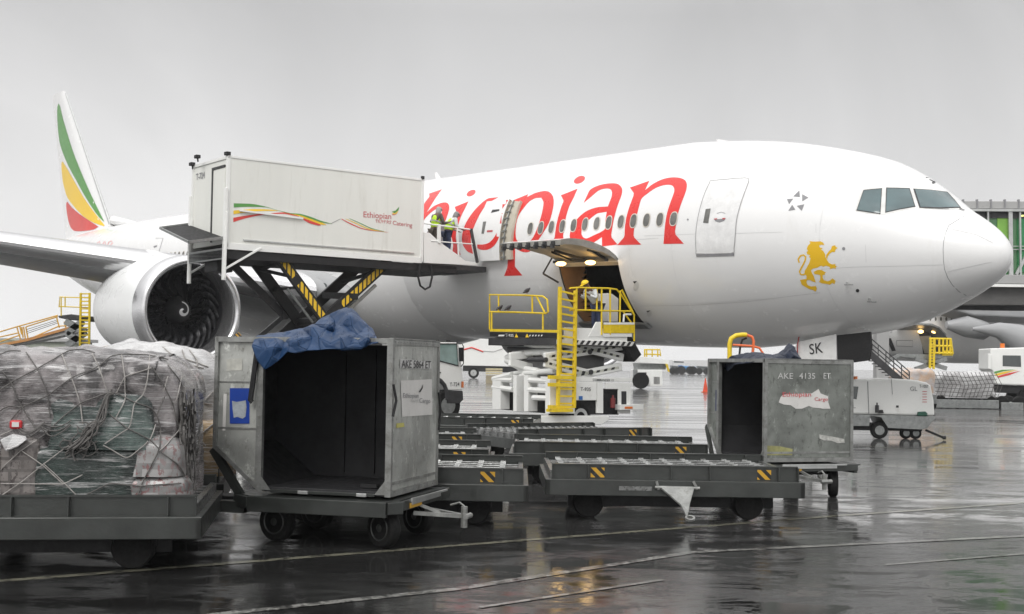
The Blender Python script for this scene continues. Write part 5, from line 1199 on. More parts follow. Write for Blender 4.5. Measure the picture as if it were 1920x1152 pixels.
# ------------------------------------------------------------------ tarpaulins
T1 = [(473,648,13.0),(483,676,12.95),(497,693,12.92),(521,678,12.88),(541,661,12.84),(554,663,12.84),(601,657,12.80),(640,656,12.78),(682,652,12.77),(710,643,12.78),(704,630,13.4),(695,616,13.6),(679.5,601.5,13.65),(668,588,13.7),(659,581,13.75),(650,579,13.75),(634,583,13.75),(618,592,13.8),(604,598,13.75),(588,610,13.75),(569,619,13.75),(531,627,13.8),(505,629,13.7),(481,632,13.4)]
nb = len(T1)
T1 += [(599,636,12.95),(610,610,13.3),(566,637,12.88),(600,636.5,12.84),(640,636,12.80),(690,636.5,12.76),(640,600,13.5),(660,612,13.2),(650,590,13.5),(520,645,12.90),(545,641,12.88),(500,655,12.88),(585,615,13.1),(625,625,13.25),(675,625,13.2),(560,650,12.84),(620,647,12.80),(665,645,12.80),(495,640,13.0),(510,670,12.86),(530,655,12.92),(690,622,13.3),(640,615,13.3),(658,598,13.25),(628,604,13.6),(618,613,13.15),(580,628,13.3),(548,630,13.45)]
rc = random.Random(12); bx_ = [V((p[0], p[1])) for p in T1[:nb]]
def inside(q, P):
    c = False
    for i in range(len(P)):
        a, b_ = P[i], P[i-1]
        if (a.y > q.y) != (b_.y > q.y) and q.x < (b_.x - a.x) * (q.y - a.y) / (b_.y - a.y) + a.x: c = not c
    return c
for _ in range(120):
    q = V((rc.uniform(478, 705), rc.uniform(585, 660)))
    if not inside(q, bx_) or min((V((p[0], p[1])) - q).length for p in T1) < 8: continue
    near = sorted(T1, key=lambda p: (V((p[0], p[1])) - q).length)[:3]; d_ = sum(p[2] for p in near) / 3
    T1.append((q.x, q.y, d_ + (rc.uniform(-.07, .07) if q.y < 632 else rc.uniform(-.05, .01))))
TP = cloth('blue_tarpaulin', M['tarp'], T1, nb, amp=.018); tag(TP, 'bright blue tarpaulin crumpled into a peak on top of the bright open container', 'tarpaulin')
T2 = [(1360,690,19.9),(1362,676,19.8),(1372,668,19.6),(1395,665,19.4),(1408,662,19.3),(1432,664,19.1),(1448,668,18.9),(1460,664,18.9),(1470,656,19.0),(1479,646,19.1),(1490,652,19.0),(1494,662,18.95),(1502,675,18.8),(1480,676,18.7),(1450,674,18.45),(1437,676,18.4),(1425,679,18.5),(1400,682,18.8),(1378,686,19.2),(1366,697,19.6)]
nb2 = len(T2); T2 += [(1385,676,19.3),(1410,672,19.0),(1430,670,18.8),(1465,667,18.75),(1480,660,18.8),(1472,670,18.7),(1400,674,19.1),(1488,668,18.7),(1372,680,19.6)]
TP2 = cloth('navy_tarpaulin', M['tarpd'], T2, nb2, amp=.02); tag(TP2, 'dark navy tarpaulin rumpled over the dull grey container', 'tarpaulin')
# ================================================================== dollies
def wheel_at(b_, x, y, r_=.2, w_=.09, ax=(1, 0, 0)): b_.lathe([(-w_*.6, r_*.62), (-w_*.6, r_*.9), (-w_*.4, r_), (w_*.4, r_), (w_*.6, r_*.9), (w_*.6, r_*.62)], (x, y, r_), ax, 24, cap=True)
def uld_dolly(fr, label, W_=1.45, Dp=1.47, group='small container dollies', hitch=True, ext=.35):
    t = thing('container_dolly', label, 'dolly', fr, group)
    z = .50
    b = MB(); c = .25; b.prism([(-W_ - .02 , -.16, z - .02), (.02, -.16, z - .02), (.14, -.02, z - .02), (.14, Dp + .05, z - .02), (-W_ - .02, Dp + .1, z - .02), (-W_ - .25, Dp - .1, z - .02), (-W_ - .25, .02, z - .02)][::1], (0, 0, .02)); b.build('deck', M['dolly'], t)
    b = MB(); b.box(-W_ - .05, .03, -.18, -.12, z - .16, z - .005); b.box(.10, .16, 0, Dp, z - .10, z + .0); b.box(-W_ - .3, -W_ - .22, 0, Dp, z - .13, z); b.bar((.03, -.15, z - .07), (.14, 0, z - .07), .05, .12); b.bar((-W_ - .05, -.15, z - .07), (-W_ - .26, 0, z - .07), .05, .12); b.box(-W_, .05, Dp, Dp + .06, z - .14, z); b.build('frame', M['dolly'], t, bevel=.006)
    b = MB(); b.bar((.17, .2, z - .03), (.17, 1.1, z - .03), .02, .05); b.bar((.17, .2, z + .0), (.20, 1.25, z + .0), .02, .02); b.build('side_guide', M['alu'], t)
    b = MB(); b.box(.162, .168, .16, .52, z - .09, z - .03); b.build('hazard_plate', M['haz'], t)
    b = MB(); b.box(-W_ + .2, -.2, .2, Dp - .2, z - .18, z - .03); b.box(-W_ - .7, -W_ - .1, .15, .45, z - .17, z - .05); b.build('turntable', M['black'], t, bevel=.01)
    for x, y in ((-.10, .12), (-W_ + .12, .2), (-.12, Dp - .25), (-W_ + .12, Dp - .25)):
        b = MB(); wheel_at(b, 0, 0, .205, .11); wl = b.build('wheel', M['tyre'], t, smooth=40); wl.location = (x, y, 0); wl.rotation_euler = (0, 0, R(62 if x > -.5 else 78))
        b = MB(); b.lathe([(-.075, .0), (-.075, .03), (-.06, .05), (-.055, .10), (-.072, .125), (-.066, .135)], (0, 0, .205), (1, 0, 0), 20); b.lathe([(.075, .0), (.075, .03), (.06, .05), (.055, .10), (.072, .125), (.066, .135)], (0, 0, .205), (1, 0, 0), 20); rm = b.build('rim', M['dolly'], wl, smooth=40)
        b = MB(); b.bar((0, 0, .2), (0, 0, .36), .06); b.build('caster', M['black'], wl)
    if hitch:
        b = MB(); b.bar((.1, .45, .33), (.58, .62, .30), .05, .04); b.bar((.1, .85, .33), (.58, .64, .30), .05, .04); b.bar((.12, .5, .42), (.35, .58, .33), .03); b.cyl((.60, .63, .18), (.60, .63, .40), .035, 10); b.tube([(.60, .63, .40), (.55, .62, .44), (.45, .62, .41)], .012, 6); b.cyl((.64, .55, .3), (.64, .72, .3), .03, 8); b.build('tow_hitch', M['frame'], t)
    return t
d1f = Fr((uf1.o.x, uf1.o.y, 0), uf1.ang); d2f = Fr((uf2.o.x, uf2.o.y, 0), uf2.ang)
DO1 = uld_dolly(d1f, 'dark four wheeled dolly carrying the bright container with the blue tarp')
# small brackets on the left of dolly 1
b = MB(); b.box(-1.95, -1.6, -.05, .1, .30, .42); b.bar((-1.62, 0, .42), (-2.05, .1, .95), .05, .09); b.build('raised_drawbar', M['dolly'], DO1)
DO2 = copy_tree(DO1); DO2.matrix_world = Matrix.Translation(d2f.o) @ d2f.m.to_4x4()
DO2['label'] = 'dark dolly with a small wheel carrying the dull grey container'
def pallet_dolly(fr, label, L_=3.18, D_=2.40):
    t = thing('pallet_dolly', label, 'dolly', fr, 'empty pallet dollies with roller decks')
    z = .50
    b = MB(); b.box(0, L_, 0, .06, z - .19, z); b.box(0, L_, 0, .14, z - .012, z + .004); b.box(0, L_, D_ - .06, D_, z - .19, z); b.box(0, .06, 0, D_, z - .19, z); b.box(L_ - .06, L_, 0, D_, z - .19, z)
    b.box(.1, L_ - .1, .5, .6, z - .2, z - .06); b.box(.1, L_ - .1, D_ - .6, D_ - .5, z - .2, z - .06); b.build('frame', M['dolly'], t, bevel=.006)
    for y in (.14, D_ - .17):
        b = MB(); b.box(.08, L_ - .06, y, y + .018, z, z + .18); b.box(.08, L_ - .06, y - .02, y + .04, z + .17, z + .185)
        for x in (.08, .52, .52 + 1.02, .52 + 1.5, .52 + 2.35, L_ - .07): b.box(x, x + .012, y - .07, y + .0, z, z + .17)
        b.build('side_rail', M['dolly'], t)
    for x, s_ in ((.56, 0), (2.62, 0)): b = MB(); b.box(x, x + .17, .136, .139, z + .02, z + .14); b.build('hazard_plate', M['haz'], t)
    b = MB()
    for y in [.30 + i * .28 for i in range(7)]:
        b.box(.06, L_ - .06, y - .05, y + .05, z - .02, z + .085)
    for x in (.06, L_ - .12): b.box(x, x + .06, .2, D_ - .2, z - .02, z + .10)
    b.build('roller_beam', M['dollyl'], t, bevel=.004)
    for y in [.22 + i * .28 for i in range(8)]:
        pr_ = []
        for x in [.25 + i * .29 for i in range(10)]: pr_ += [(x - .036, .010), (x - .035, .032), (x + .035, .032), (x + .036, .010)]
        b = MB(); b.lathe(pr_, (0, y, z + .09), (1, 0, 0), 8); b.build('roller_row', M['dollyl'], t)
    b = MB(); 
    for x in (.45, 1.9): b.box(x, x + .22, .16, .34, z + .125, z + .135)
    b.box(.9, 1.3, -.008, -.002, z - .12, z - .07); b.build('worn_plate', M['dollyl'], t)
    for i, (x, y) in enumerate(((.55, .45), (2.55, .45), (.55, D_ - .45), (2.55, D_ - .45))):
        b = MB(); wheel_at(b, 0, -.08, .19, .13, (0, 1, 0)) if False else wheel_at(b, 0, 0, .19, .30, (0, 1, 0)); wl = b.build('wheel', M['tyre'], t, smooth=40); wl.location = (x, y, 0)
        b = MB(); b.box(-.2, .2, -.1, .1, .2, z - .08); b.build('axle_block', M['black'], wl)
    b = MB(); b.box(.3, L_ - .3, .42, .48, .14, .30); b.build('under_beam', M['black'], t)
    return t
PD = pallet_dolly(Fr(tuple(G(1023, 899, .5).xy) + (0,), R(.6)), 'nearest empty pallet dolly, with its pale towbar hanging down to the ground')
# its towbar
pf = Fr(PD.location, R(.6)); tw = lambda x, y, v=-.04: pf.pl(x, y, 1, v)
b = MB(); tb = [tw(1238, 916), tw(1302, 916), tw(1294, 945, -.3), tw(1291, 962, -.45), tw(1299, 972, -.5), tw(1296, 975, -.5), tw(1288, 974, -.5), tw(1276, 949, -.3)]
b.prism([tb[0], tb[1], tb[2], tb[7]], (0, .0, .02)); b.prism([tb[7], tb[2], tb[3], tb[6]], (0, 0, .025)); b.lathe([(-.012, .035), (-.012, .06), (.012, .06), (.012, .035), (-.012, .035)], tw(1294, 972, -.5), (0, -.4, 1), 16)
b.cyl(tw(1228, 914), tw(1312, 916), .02, 8); b.bar(tw(1231, 903), tw(1235, 918), .03); b.bar(tw(1300, 903), tw(1308, 918), .03); b.build('towbar', M['frame'], PD)
def cp(x, y, yaw, label):
    c = copy_tree(PD); c.location = (x, y, 0); c.rotation_euler = (0, 0, R(yaw)); c['label'] = label
    hz_ = 0
    for k in kids(c):
        if k.name.startswith('towbar'): bpy.data.objects.remove(k)
        elif k.name.startswith('hazard') and not hz_: hz_ = 1; bpy.data.objects.remove(k)
    return c
cp(-2.96, 14.6, -.4, 'nearest of the empty dollies partly hidden by the bright container')
cp(-.02, 19.75, -1.5, 'empty pallet dolly directly behind the one with the pale towbar')
cp(-3.42, 17.75, 0, 'second nearest of the empty dollies partly hidden by the bright container')
cp(.12, 23.4, 29, 'empty pallet dolly standing skewed to the others')
cp(-3.6, 21.3, 4, 'third of the empty dollies partly hidden by the bright container')
DK = cp(-2.6, 28.4, -6, 'farthest empty dolly, lying between the white truck cab and loader')
# ================================================================== netted cargo
def lumpy(fr, sx, sy, sz, rx, amp, seed, res=.055, shear=None, p=7):
    b = MB(); import mathutils.noise as mn
    nx_, ny_, nz_ = int(sx / res), int(sy / res), int(sz / res)
    idx = {}
    def vert(u, v, w_):
        k = (round(u, 5), round(v, 5), round(w_, 5))
        if k in idx: return idx[k]
        d = V((u, v, w_)); n_1 = (abs(u)**p + abs(v)**p + abs(max(w_, -1) if w_ > 0 else w_ * .0)**p) ** (1/p)
        n_1 = max(n_1, 1e-6); q = V((u, v, w_)); 
        if n_1 > 1e-3: f = max(abs(u), abs(v), abs(w_) if w_ > 0 else 0, 1e-6) / n_1; q = V((u * f, v * f, w_ * f if w_ > 0 else w_))
        P = V((q.x * sx / 2, q.y * sy / 2, (q.z + 1) * sz / 2))
        s_ = P * 1.0 + V((seed, seed * 2, 0))
        h = mn.fractal(s_ * 1.5, 1, 2, 4) * amp + abs(mn.noise(V((s_.x * 5, s_.y * 5, s_.z * 2.2)))) * amp * .8 - amp * .2 + (.5 - abs(mn.fractal(V((s_.x * 2.2 + s_.z * 1.3, s_.y * 2.2, s_.z * 3.2)), 1, 2, 5))) * amp * .7
        nn = V((u if abs(u) > .9 else 0, v if abs(v) > .9 else 0, w_ if w_ > .9 else 0)); nn = nn.normalized() if nn.length > .1 else d.normalized()
        P += nn * h
        if shear: P = shear(P)
        idx[k] = len(b.v); b.v.append(tuple(P)); return idx[k]
    def grid(fn, n, m_):
        for i in range(n):
            for j in range(m_):
                q = [vert(*fn(-1 + 2*a/n, -1 + 2*c/m_)) for a, c in ((i, j), (i+1, j), (i+1, j+1), (i, j+1))]; b.f.append(q); b.mi.append(0)
    grid(lambda a, c: (a, -1, c), nx_, nz_); grid(lambda a, c: (a, 1, c), nx_, nz_); grid(lambda a, c: (-1, a, c), ny_, nz_); grid(lambda a, c: (1, a, c), ny_, nz_); grid(lambda a, c: (a, c, 1), nx_, ny_)
    return b
cang = R(8.5)
co = G(378, 971, .5)                                   # near right corner of the frame
cf = Fr((co.x, co.y, 0), cang)                         # x right, y away; corner at origin
CDL = copy_tree(PD)
for k in kids(CDL):
    if k.name.startswith('towbar'): bpy.data.objects.remove(k)
    elif k.name.startswith('hazard'): bpy.data.objects.remove(k)
CDL.matrix_world = Matrix.Translation(cf.wor((-3.18, 0, 0))) @ cf.m.to_4x4(); CDL['label'] = 'pallet dolly in the left foreground carrying the large netted load'
CDL['group'] = 'loaded pallet dollies'
nf = Fr(cf.wor((-1.66, 1.31, .56)), cang)
NL = thing('netted_cargo', 'large grey film wrapped load under a rope net with a red ratchet', 'cargo load', nf)
def shr(P): 
    k = max(0, P.z - 1.05) / .4
    return V((P.x - (.10 * k if P.x > 1.2 else 0), P.y, P.z - .05 * max(0, P.x - .9) ** 2 * (P.z > .8)))
lb = lumpy(nf, 2.92, 2.1, 1.40, .1, .05, 3, res=.032, shear=shr)
LB = lb.build('film_wrapped_load', M['film'], NL, smooth=180)
# green bundle, cartons and sacks bulging from the lower front
def lump(name, m, cx, cy, cz, sx, sy, sz, seed, amp=.03, p=5): 
    f2 = Fr((0, 0, 0)); b = lumpy(f2, sx, sy, sz, .1, amp, seed, .045, lambda P: P + V((cx, cy, cz)), p); b.build(name, m, NL, smooth=180); return b
g_l = [lb]
fy = -1.03
g_l.append(lump('green_wrapped_bundle', M['filmg'], .72, fy + .18, .52, .92, .5, .52, 11, .04))
g_l.append(lump('green_crate', film('dark_green_crate_under_film', (.03, .05, .043), (.015, .024, .021), 33), .62, fy + .14, .02, .90, .42, .52, 13, .015, 14))
g_l.append(lump('printed_sack', M['sack'], 1.18, fy + .18, .28, .55, .50, .36, 17, .035, 3))
g_l.append(lump('printed_sack', M['sack'], 1.22, fy + .16, .0, .60, .50, .30, 19, .03, 3))
g_l.append(lump('printed_cartons', M['carton'], -.78, fy + .15, .0, 1.40, .42, .50, 23, .015, 16))
g_l.append(lump('printed_cartons', M['carton'], .06, fy + .14, .0, .32, .40, .62, 29, .015, 14))
b = MB(); BL = bvh_of(g_l, nf)
def zc_(P): return [(x / 3.6, 640 + y / 3.6) for x, y in P]
def onload(q, off=.015):
    r = ray(*q).normalized(); h = BL.ray_cast(CAM, r, 60)
    if h[0] is None: return None
    n = h[1] if h[1].dot(r) < 0 else -h[1]; return nf.loc(h[0] + n * off)
def netline(P, r_, b, off=.012, step=5, wob=0):
    P = zc_(P); out_ = []
    for i in range(len(P) - 1):
        a, c = V(P[i]), V(P[i+1]); n = max(1, int((c - a).length / step))
        for j in range(n): out_.append(a.lerp(c, j / n))
    out_.append(V(P[-1])); pts = [onload((q.x, q.y), off) for q in out_]
    seg = []
    for p in pts:
        if p is None:
            if len(seg) > 1: b.tube(seg, r_, 5)
            seg = []
        else: seg.append(p)
    # smooth the run a little so the rope spans hollows
    if len(seg) > 3:
        for _ in range(3): seg = [seg[0]] + [seg[i] * .5 + (seg[i-1] + seg[i+1]) * .25 for i in range(1, len(seg)-1)] + [seg[-1]]
        seg = [p + V((0, -.008, 0)) for p in seg]
    if len(seg) > 1: b.tube(seg, r_, 5)
NETS = [[(0,330),(80,275),(245,195),(420,95),(470,70),(560,60),(640,85)], [(80,530),(150,445),(330,365),(485,250),(670,175),(740,110),(820,95),(1000,100),(1130,130)],
 [(250,670),(330,610),(430,510),(545,415),(730,345),(790,355),(905,415),(1000,440),(1060,495),(1085,600),(1080,730),(950,980),(930,1050)],
 [(1025,180),(1110,310),(1170,440),(1200,580),(1215,700)], [(1110,370),(1060,495)], [(1130,170),(1210,270),(1250,375),(1240,500)], [(735,490),(865,590),(1015,665),(1080,730)], [(560,1050),(745,955),(950,980),(1220,960)], [(1080,740),(1200,830),(1250,930)],
 [(-40,500),(60,430),(150,445)], [(20,210),(80,275),(130,410),(200,520),(250,600)], [(180,85),(260,200),(330,365),(340,520)], [(0,100),(60,70),(140,75)]]
NETL = [[(415,90),(485,250),(545,415),(560,560)], [(625,90),(670,175),(725,345)], [(820,95),(845,240),(850,400),(780,530)], [(845,240),(1020,185)], [(845,240),(785,350)],
 [(1010,105),(995,280),(960,380),(905,415),(880,580),(865,590)], [(865,590),(710,690)], [(1130,240),(1100,340)], [(1220,240),(1180,430)], [(1200,600),(1120,710),(1080,740)], [(150,740),(290,835),(430,965)],
 [(0,1050),(150,950),(290,835),(430,730),(560,640)], [(430,965),(560,900)], [(700,700),(860,795),(1000,680)], [(0,870),(140,740),(250,670)], [(0,640),(90,600)], [(1010,660),(1050,560)], [(300,830),(380,900),(520,1040)], [(0,960),(430,965)]]
for P in NETS: netline(P, .0062, b)
b.build('net', M['rope'], NL, smooth=True)
b = MB()
for P in NETL: netline(P, .0055, b)
b.build('net', M['ropel'], NL, smooth=True)
b = MB(); rnd = random.Random(4)
for i in range(13):                                   # gathered bunch of slack net
    j = lambda s_: rnd.uniform(-s_, s_)
    netline([(750 + j(14), 355 + j(10)), (715 + j(22), 440 + j(20)), (690 + j(30), 540 + j(20)), (640 + j(50), 600 + j(40)), (560 + j(70), 690 + j(50)), (500 + j(80), 760 + j(50))], rnd.choice((.006, .008)), b, .015 + rnd.random() * .06)
for i in range(10):
    x, y, q = 560 + rnd.uniform(-140, 70), 650 + rnd.uniform(-70, 110), rnd.uniform(30, 75)
    netline([(x + q*cos(t)*1.1, y + q*sin(t)*.9 ) for t in [k/9*2*pi*rnd.uniform(.5, .9) + i for k in range(10)]], .006, b, .03 + rnd.random()*.05, 9)
for i in range(8):
    x = rnd.uniform(0, 480); y = 560 + rnd.uniform(-30, 130); netline([(x, y), (x + 60, y + 50 + rnd.uniform(-20, 30)), (x + 130, y + 30), (x + 190, y - 20)], .006, b, .03, 9)
b.build('slack_net', M['rope'], NL, smooth=True)
b = MB()
for i in range(34):                                   # hanging cords at the right edge
    x = 1215 + rnd.random() * 100; y = 300 + rnd.random() * 250; y2 = y + 200 + rnd.random() * 420
    pts = []
    for k in range(9):
        t = k / 8; p = nf.pl(x/3.6 + 3 * sin(t * 5 + i), 640 + (y + (y2 - y) * t)/3.6, 1, -.95 + .5 * rnd.random() * .3 + (x - 1215)/100 * .3)
        pts.append(p)
    b.tube(pts, rnd.choice((.006, .009, .011)), 5)
b.build('hanging_cords', M['rope'], NL, smooth=True)
b = MB(); p = onload((32, 797), .03); b.box(p.x - .055, p.x + .055, p.y - .03, p.y + .01, p.z - .04, p.z + .04); RT = b.build('ratchet', mat('red_ratchet_housing', (.45, .02, .025), .35), NL, bevel=.02)
b = MB(); b.box(p.x - .03, p.x + .03, p.y - .034, p.y - .031, p.z - .02, p.z + .022); b.build('ratchet_label', M['sticker'], RT)
b = MB(); q = [onload(a, .05) for a in zc_([(20,670),(100,620),(190,640),(195,670),(130,710),(50,740)])]
if all(q): b.prism(q, (0, -.03, 0)); b.build('white_bag', M['filmw'], NL, bevel=.015)
# second load behind
c2 = Fr(cf.wor((-3.22, 3.0, 0)), R(9)); D5 = copy_tree(CDL); D5.matrix_world = Matrix.Translation(c2.o) @ c2.m.to_4x4(); D5['label'] = 'pallet dolly behind, carrying the white sheeted load left of the bright container'
n2 = Fr(c2.wor((1.70, 1.2, .56)), R(9)); N2 = thing('netted_cargo', 'netted load under white plastic sheeting with brown goods low down', 'cargo load', n2, None)
l2 = lumpy(n2, 2.9, 2.0, 1.50, .1, .07, 9, p=4, shear=lambda P: V((P.x, P.y, P.z * (1 - .10 * max(0, min(1, (.2 - P.x) / .8)))))); l2.build('plastic_sheet', M['filmw'], N2, smooth=180)
lump2 = lumpy(n2, .9, .5, .62, .1, .03, 31, .05, lambda P: P + V((1.12, -.85, .02)), 8); lump2.build('brown_goods', M['filmb'], N2, smooth=180)
B2 = bvh_of([l2, lump2], n2)
b = MB()
for P in ([(980,90),(1100,110),(1250,150),(1400,190)], [(1100,40),(1180,110),(1290,170),(1340,260)], [(1230,60),(1250,120),(1340,150),(1420,180)], [(1280,60),(1330,130),(1340,300)], [(1330,330),(1380,420),(1440,430)], [(1440,340),(1380,400),(1340,560)], [(1330,640),(1400,720)], [(1440,560),(1340,640)]):
    pts = []
    for i in range(len(P)-1):
        for k in range(6):
            a = V(zc_([P[i]])[0]).lerp(V(zc_([P[i+1]])[0]), k/6); r_ = ray(a.x, a.y).normalized(); h = B2.ray_cast(CAM, r_, 60)
            if h[0] is not None: pts.append(n2.loc(h[0] - r_ * .015))
    if len(pts) > 2: b.tube(pts, .008, 5)
b.build('net', M['ropel'], N2)
# orange and yellow guard frame behind the dull container
gf = Fr((0, 24, 0)); gp = lambda x, y, v=0: gf.pl(x, y, 1, v)
GR = thing('guard_frame', 'bent yellow and orange tubular frame showing above the dull grey container', 'guard frame', Fr(tuple(W(1390, 700, 24).xy) + (0,)))
gfr = Fr(GR.location); gq = lambda x, y, v=0: gfr.pl(x, y, 1, v)
b = MB(); b.tube([(gq(1368,668).x, 0, .02), gq(1368,668), gq(1368, 645), gq(1371, 635), gq(1380, 629.5), gq(1392, 628), gq(1400, 628.5)], .045, 12); b.build('padded_tube', M['yellow'], GR, smooth=True)
b = MB(); b.tube([gq(1400, 628.5), gq(1410, 632), gq(1413, 640), gq(1411, 668), (gq(1411,668).x, 0, .02)], .028, 10); b.tube([gq(1374, 647), gq(1412, 649.5), gq(1424, 653), gq(1434, 668), (gq(1436,668).x, 0, .3)], .022, 8); b.build('orange_tube', M['orange'], GR, smooth=True)
b = MB(); b.tube([gq(1386, 669, .1), gq(1388, 650, .1), gq(1392, 637, .1), gq(1400, 634, .1)], .02, 8); b.build('cable', M['black'], GR, smooth=True)
# ================================================================== background, right
def yfr(px, Y, ang=0): p = W(px, 690, Y); return Fr((p.x, p.y, 0), ang)
def PL(fr, P, v=0.): return [fr.pl(*q, 1, v) for q in P]
def slab(name, fr, P, m, parent, v=0., d=.1, bev=.0): b = MB(); b.prism(PL(fr, P, v), (0, d, 0)); return b.build(name, m, parent, bevel=bev)
# ground power cart
gf_ = yfr(1675, 34.5, R(-3)); GP = thing('ground_power_unit', 'white ground power cart marked GL and T-1057 near the nose gear', 'power cart', gf_)
def zg_(P): return [(1580 + x / 4.115, 560 + y / 4.114) for x, y in P]
b = MB(); b.prism(PL(gf_, zg_([(35,650),(105,622),(380,617),(560,628),(650,648),(682,672),(705,790),(712,905),(40,890)]), -.0), (0, 1.5, 0)); HS = b.build('housing', M['white2'], GP, bevel=.05)
slab('base_skirt', gf_, zg_([(35,892),(710,908),(718,925),(690,950),(655,1000),(600,1012),(350,1000),(300,920),(215,905),(205,985),(40,985)]), M['steel'], GP, -.03, 1.55, .01)
slab('panel_gap', gf_, zg_([(190,640),(196,640),(205,888),(199,888)]), M['txtgrey'], HS, -.006, .004)
slab('panel_gap', gf_, zg_([(374,622),(378,622),(386,740),(382,740)]), M['txtgrey'], HS, -.006, .004)
slab('display', gf_, zg_([(75,678),(122,680),(108,778),(70,772)]), M['glass'], HS, -.008, .006)
slab('indicator', gf_, zg_([(68,758),(80,758),(78,768),(68,768)]), mat('green_indicator', (.02,.4,.15), .4, emis=((.05,.9,.35), 1)), HS, -.012, .004)
slab('latch', gf_, zg_([(412,825),(432,825),(432,842),(412,842)]), M['txt'], HS, -.01, .006)
ptext('GL', gf_, *zg_([(520,712),(575,712),(520,678)]), 1, 0, M['txtgrey'], HS, ext=.012)
ptext('T-1057', gf_, *zg_([(592,688),(660,690),(592,664)]), 1, 0, M['txt'], HS, ext=.012)
ptext('L', gf_, *zg_([(78,845),(100,845),(80,820)]), 1, 0, M['txt'], HS, ext=.012)
for y in (715, 735, 757, 778, 796): slab('small_print', gf_, zg_([(615,y),(650,y),(650,y+5),(615,y+5)]), M['txtred'], HS, -.008, .004)
b = MB(); p = gf_.pl(*zg_([(265, 880)])[0], 1, -.12); b.cyl(p, p + V((0,0,.20)), .05, 10); b.cyl(p + V((0,0,.2)), p + V((0,0,.27)), .02, 8); b.build('fire_extinguisher', M['txt'], GP, smooth=True)
slab('green_cap', gf_, zg_([(580,905),(585,875),(640,872),(655,885),(655,908)]), mat('green_plastic', (.02,.09,.06), .5), GP, -.1, .2, .02)
slab('toolbox', gf_, zg_([(280,862),(310,860),(318,885),(282,886)]), M['black'], GP, -.1, .15)
b = MB(); p = gf_.pl(*zg_([(98, 628)])[0], 1, .2); b.cyl(p, p + V((0,0,.10)), .06, 12); b.build('beacon', M['amber'], GP, smooth=True)
b = MB(); b.box(p.x - .1, p.x + .25, .1, .4, p.z - .03, p.z); b.build('beacon_mount', M['dgrey'], GP)
for x, y in ((278, 1075), (500, 1070), (575, 1060)):
    q = gf_.pl(*zg_([(x, 1000)])[0], 1, .15); yy = .12 if x < 300 else .35; rr = .235 if x < 300 else .16
    b = MB(); b.lathe([(-.09, rr*.6), (-.09, rr*.9), (-.05, rr), (.05, rr), (.09, rr*.9), (.09, rr*.6)], (q.x, yy, rr), (0, 1, 0), 24, cap=True); wl = b.build('wheel', M['tyre'], GP, smooth=40)
    b = MB(); b.lathe([(-.08, .02), (-.1, rr*.35), (-.095, rr*.55)], (q.x, yy, rr), (0, 1, 0), 20, cap=True); b.build('rim', M['steel'], wl, smooth=40)
b = MB(); q = gf_.pl(*zg_([(640, 1015)])[0], 1, .2); b.bar(q, (q.x + .42, .0, .07), .06); b.cyl((q.x + .40, -.02, .07), (q.x + .48, -.02, .07), .05, 10); b.build('drawbar', M['black'], GP)
b = MB(); b.box(q.x - 2.0, q.x - .1, .2, 1.2, .22, .4); b.build('axle', M['black'], GP)
# jet bridge
jf = yfr(1860, 50, 0); JB = thing('jet_bridge', 'green glazed passenger boarding bridge with grey roof seen behind the aircraft nose', 'jet bridge', jf)
slab('roof', jf, [(1770,377),(1960,378),(1960,392),(1770,391)], M['dull'], JB, -.1, 4.0, .02)
slab('roof_trim', jf, [(1770,391.5),(1960,392.5),(1960,397),(1770,396)], M['alu'], JB, -.18, .1)
b = MB()
for x in range(1780, 1960, 26): p = jf.pl(x, 378, 1, -.1); b.box(p.x - .03, p.x + .03, -.14, 0, p.z - .3, p.z + .08)
b.build('roof_joint', M['txtgrey'], JB)
slab('glass_wall', jf, [(1770,397),(1960,398),(1960,516),(1770,514)], M['gglass'], JB, .1, .04)
slab('back_wall', jf, [(1770,397),(1960,398),(1960,516),(1770,514)], mat('bright_green_inner_wall', (.12,.22,.09), .5, 0, .3, .6), JB, 2.2, .04)
slab('inner_panel', jf, [(1870,402),(1898,402),(1898,470),(1870,468)], mat('lime_panel', (.20,.42,.07), .5, 0, .1), JB, .06, .03)
slab('inner_panel', jf, [(1908,405),(1925,405),(1925,510),(1908,510)], mat('deep_green_panel', (.03,.22,.08), .5, 0, .1), JB, .06, .03)
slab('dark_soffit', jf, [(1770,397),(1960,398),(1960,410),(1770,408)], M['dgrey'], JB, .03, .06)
b = MB()
for x in (1852, 1894, 1912, 1945): p0, p1 = jf.pl(x, 395, 1, -.05), jf.pl(x + 1.5, 516, 1, -.05); b.bar(p0, p1, .07 if x != 1894 else .16, .1, (0, 1, 0))
b.bar(jf.pl(1905, 515, 1, 0), jf.pl(1945, 440, 1, 0), .12); 
for y in (462, 468): b.bar(jf.pl(1896, y, 1, 0), jf.pl(1950, y, 1, 0), .03)
b.build('mullion', M['alu'], JB)
slab('lower_band', jf, [(1770,514),(1960,516),(1960,533),(1770,531)], M['dull'], JB, -.15, 4.0, .02)
slab('lower_trim', jf, [(1770,531.5),(1960,534),(1960,539),(1770,537)], M['white2'], JB, -.18, .2)
slab('underside', jf, [(1745,537.5),(1960,539.5),(1960,572),(1745,571)], mat('dark_bridge_steel', (.10,.098,.095), .6), JB, .2, 3.5)  # darker grey steel than the bands above
slab('tube_light', jf, [(1912,404),(1920,403),(1920,406),(1912,407)], mat('lit_tube', (.9,.9,.3), .4, emis=((.9,.95,.3), 1.2)), JB, .02, .02)
for x in (1653, 1990): b = MB(); p = jf.pl(x, 612, 1, 1.5); b.box(p.x - .26, p.x + .26, 1.3, 1.8, 0, 4.7); b.build('support_column', M['dull'], JB, bevel=.03)
slab('walkway_beam', jf, [(1600,585),(1960,590),(1960,572),(1600,571)][::-1], M['dull'], JB, 1.0, 1.5) if False else None
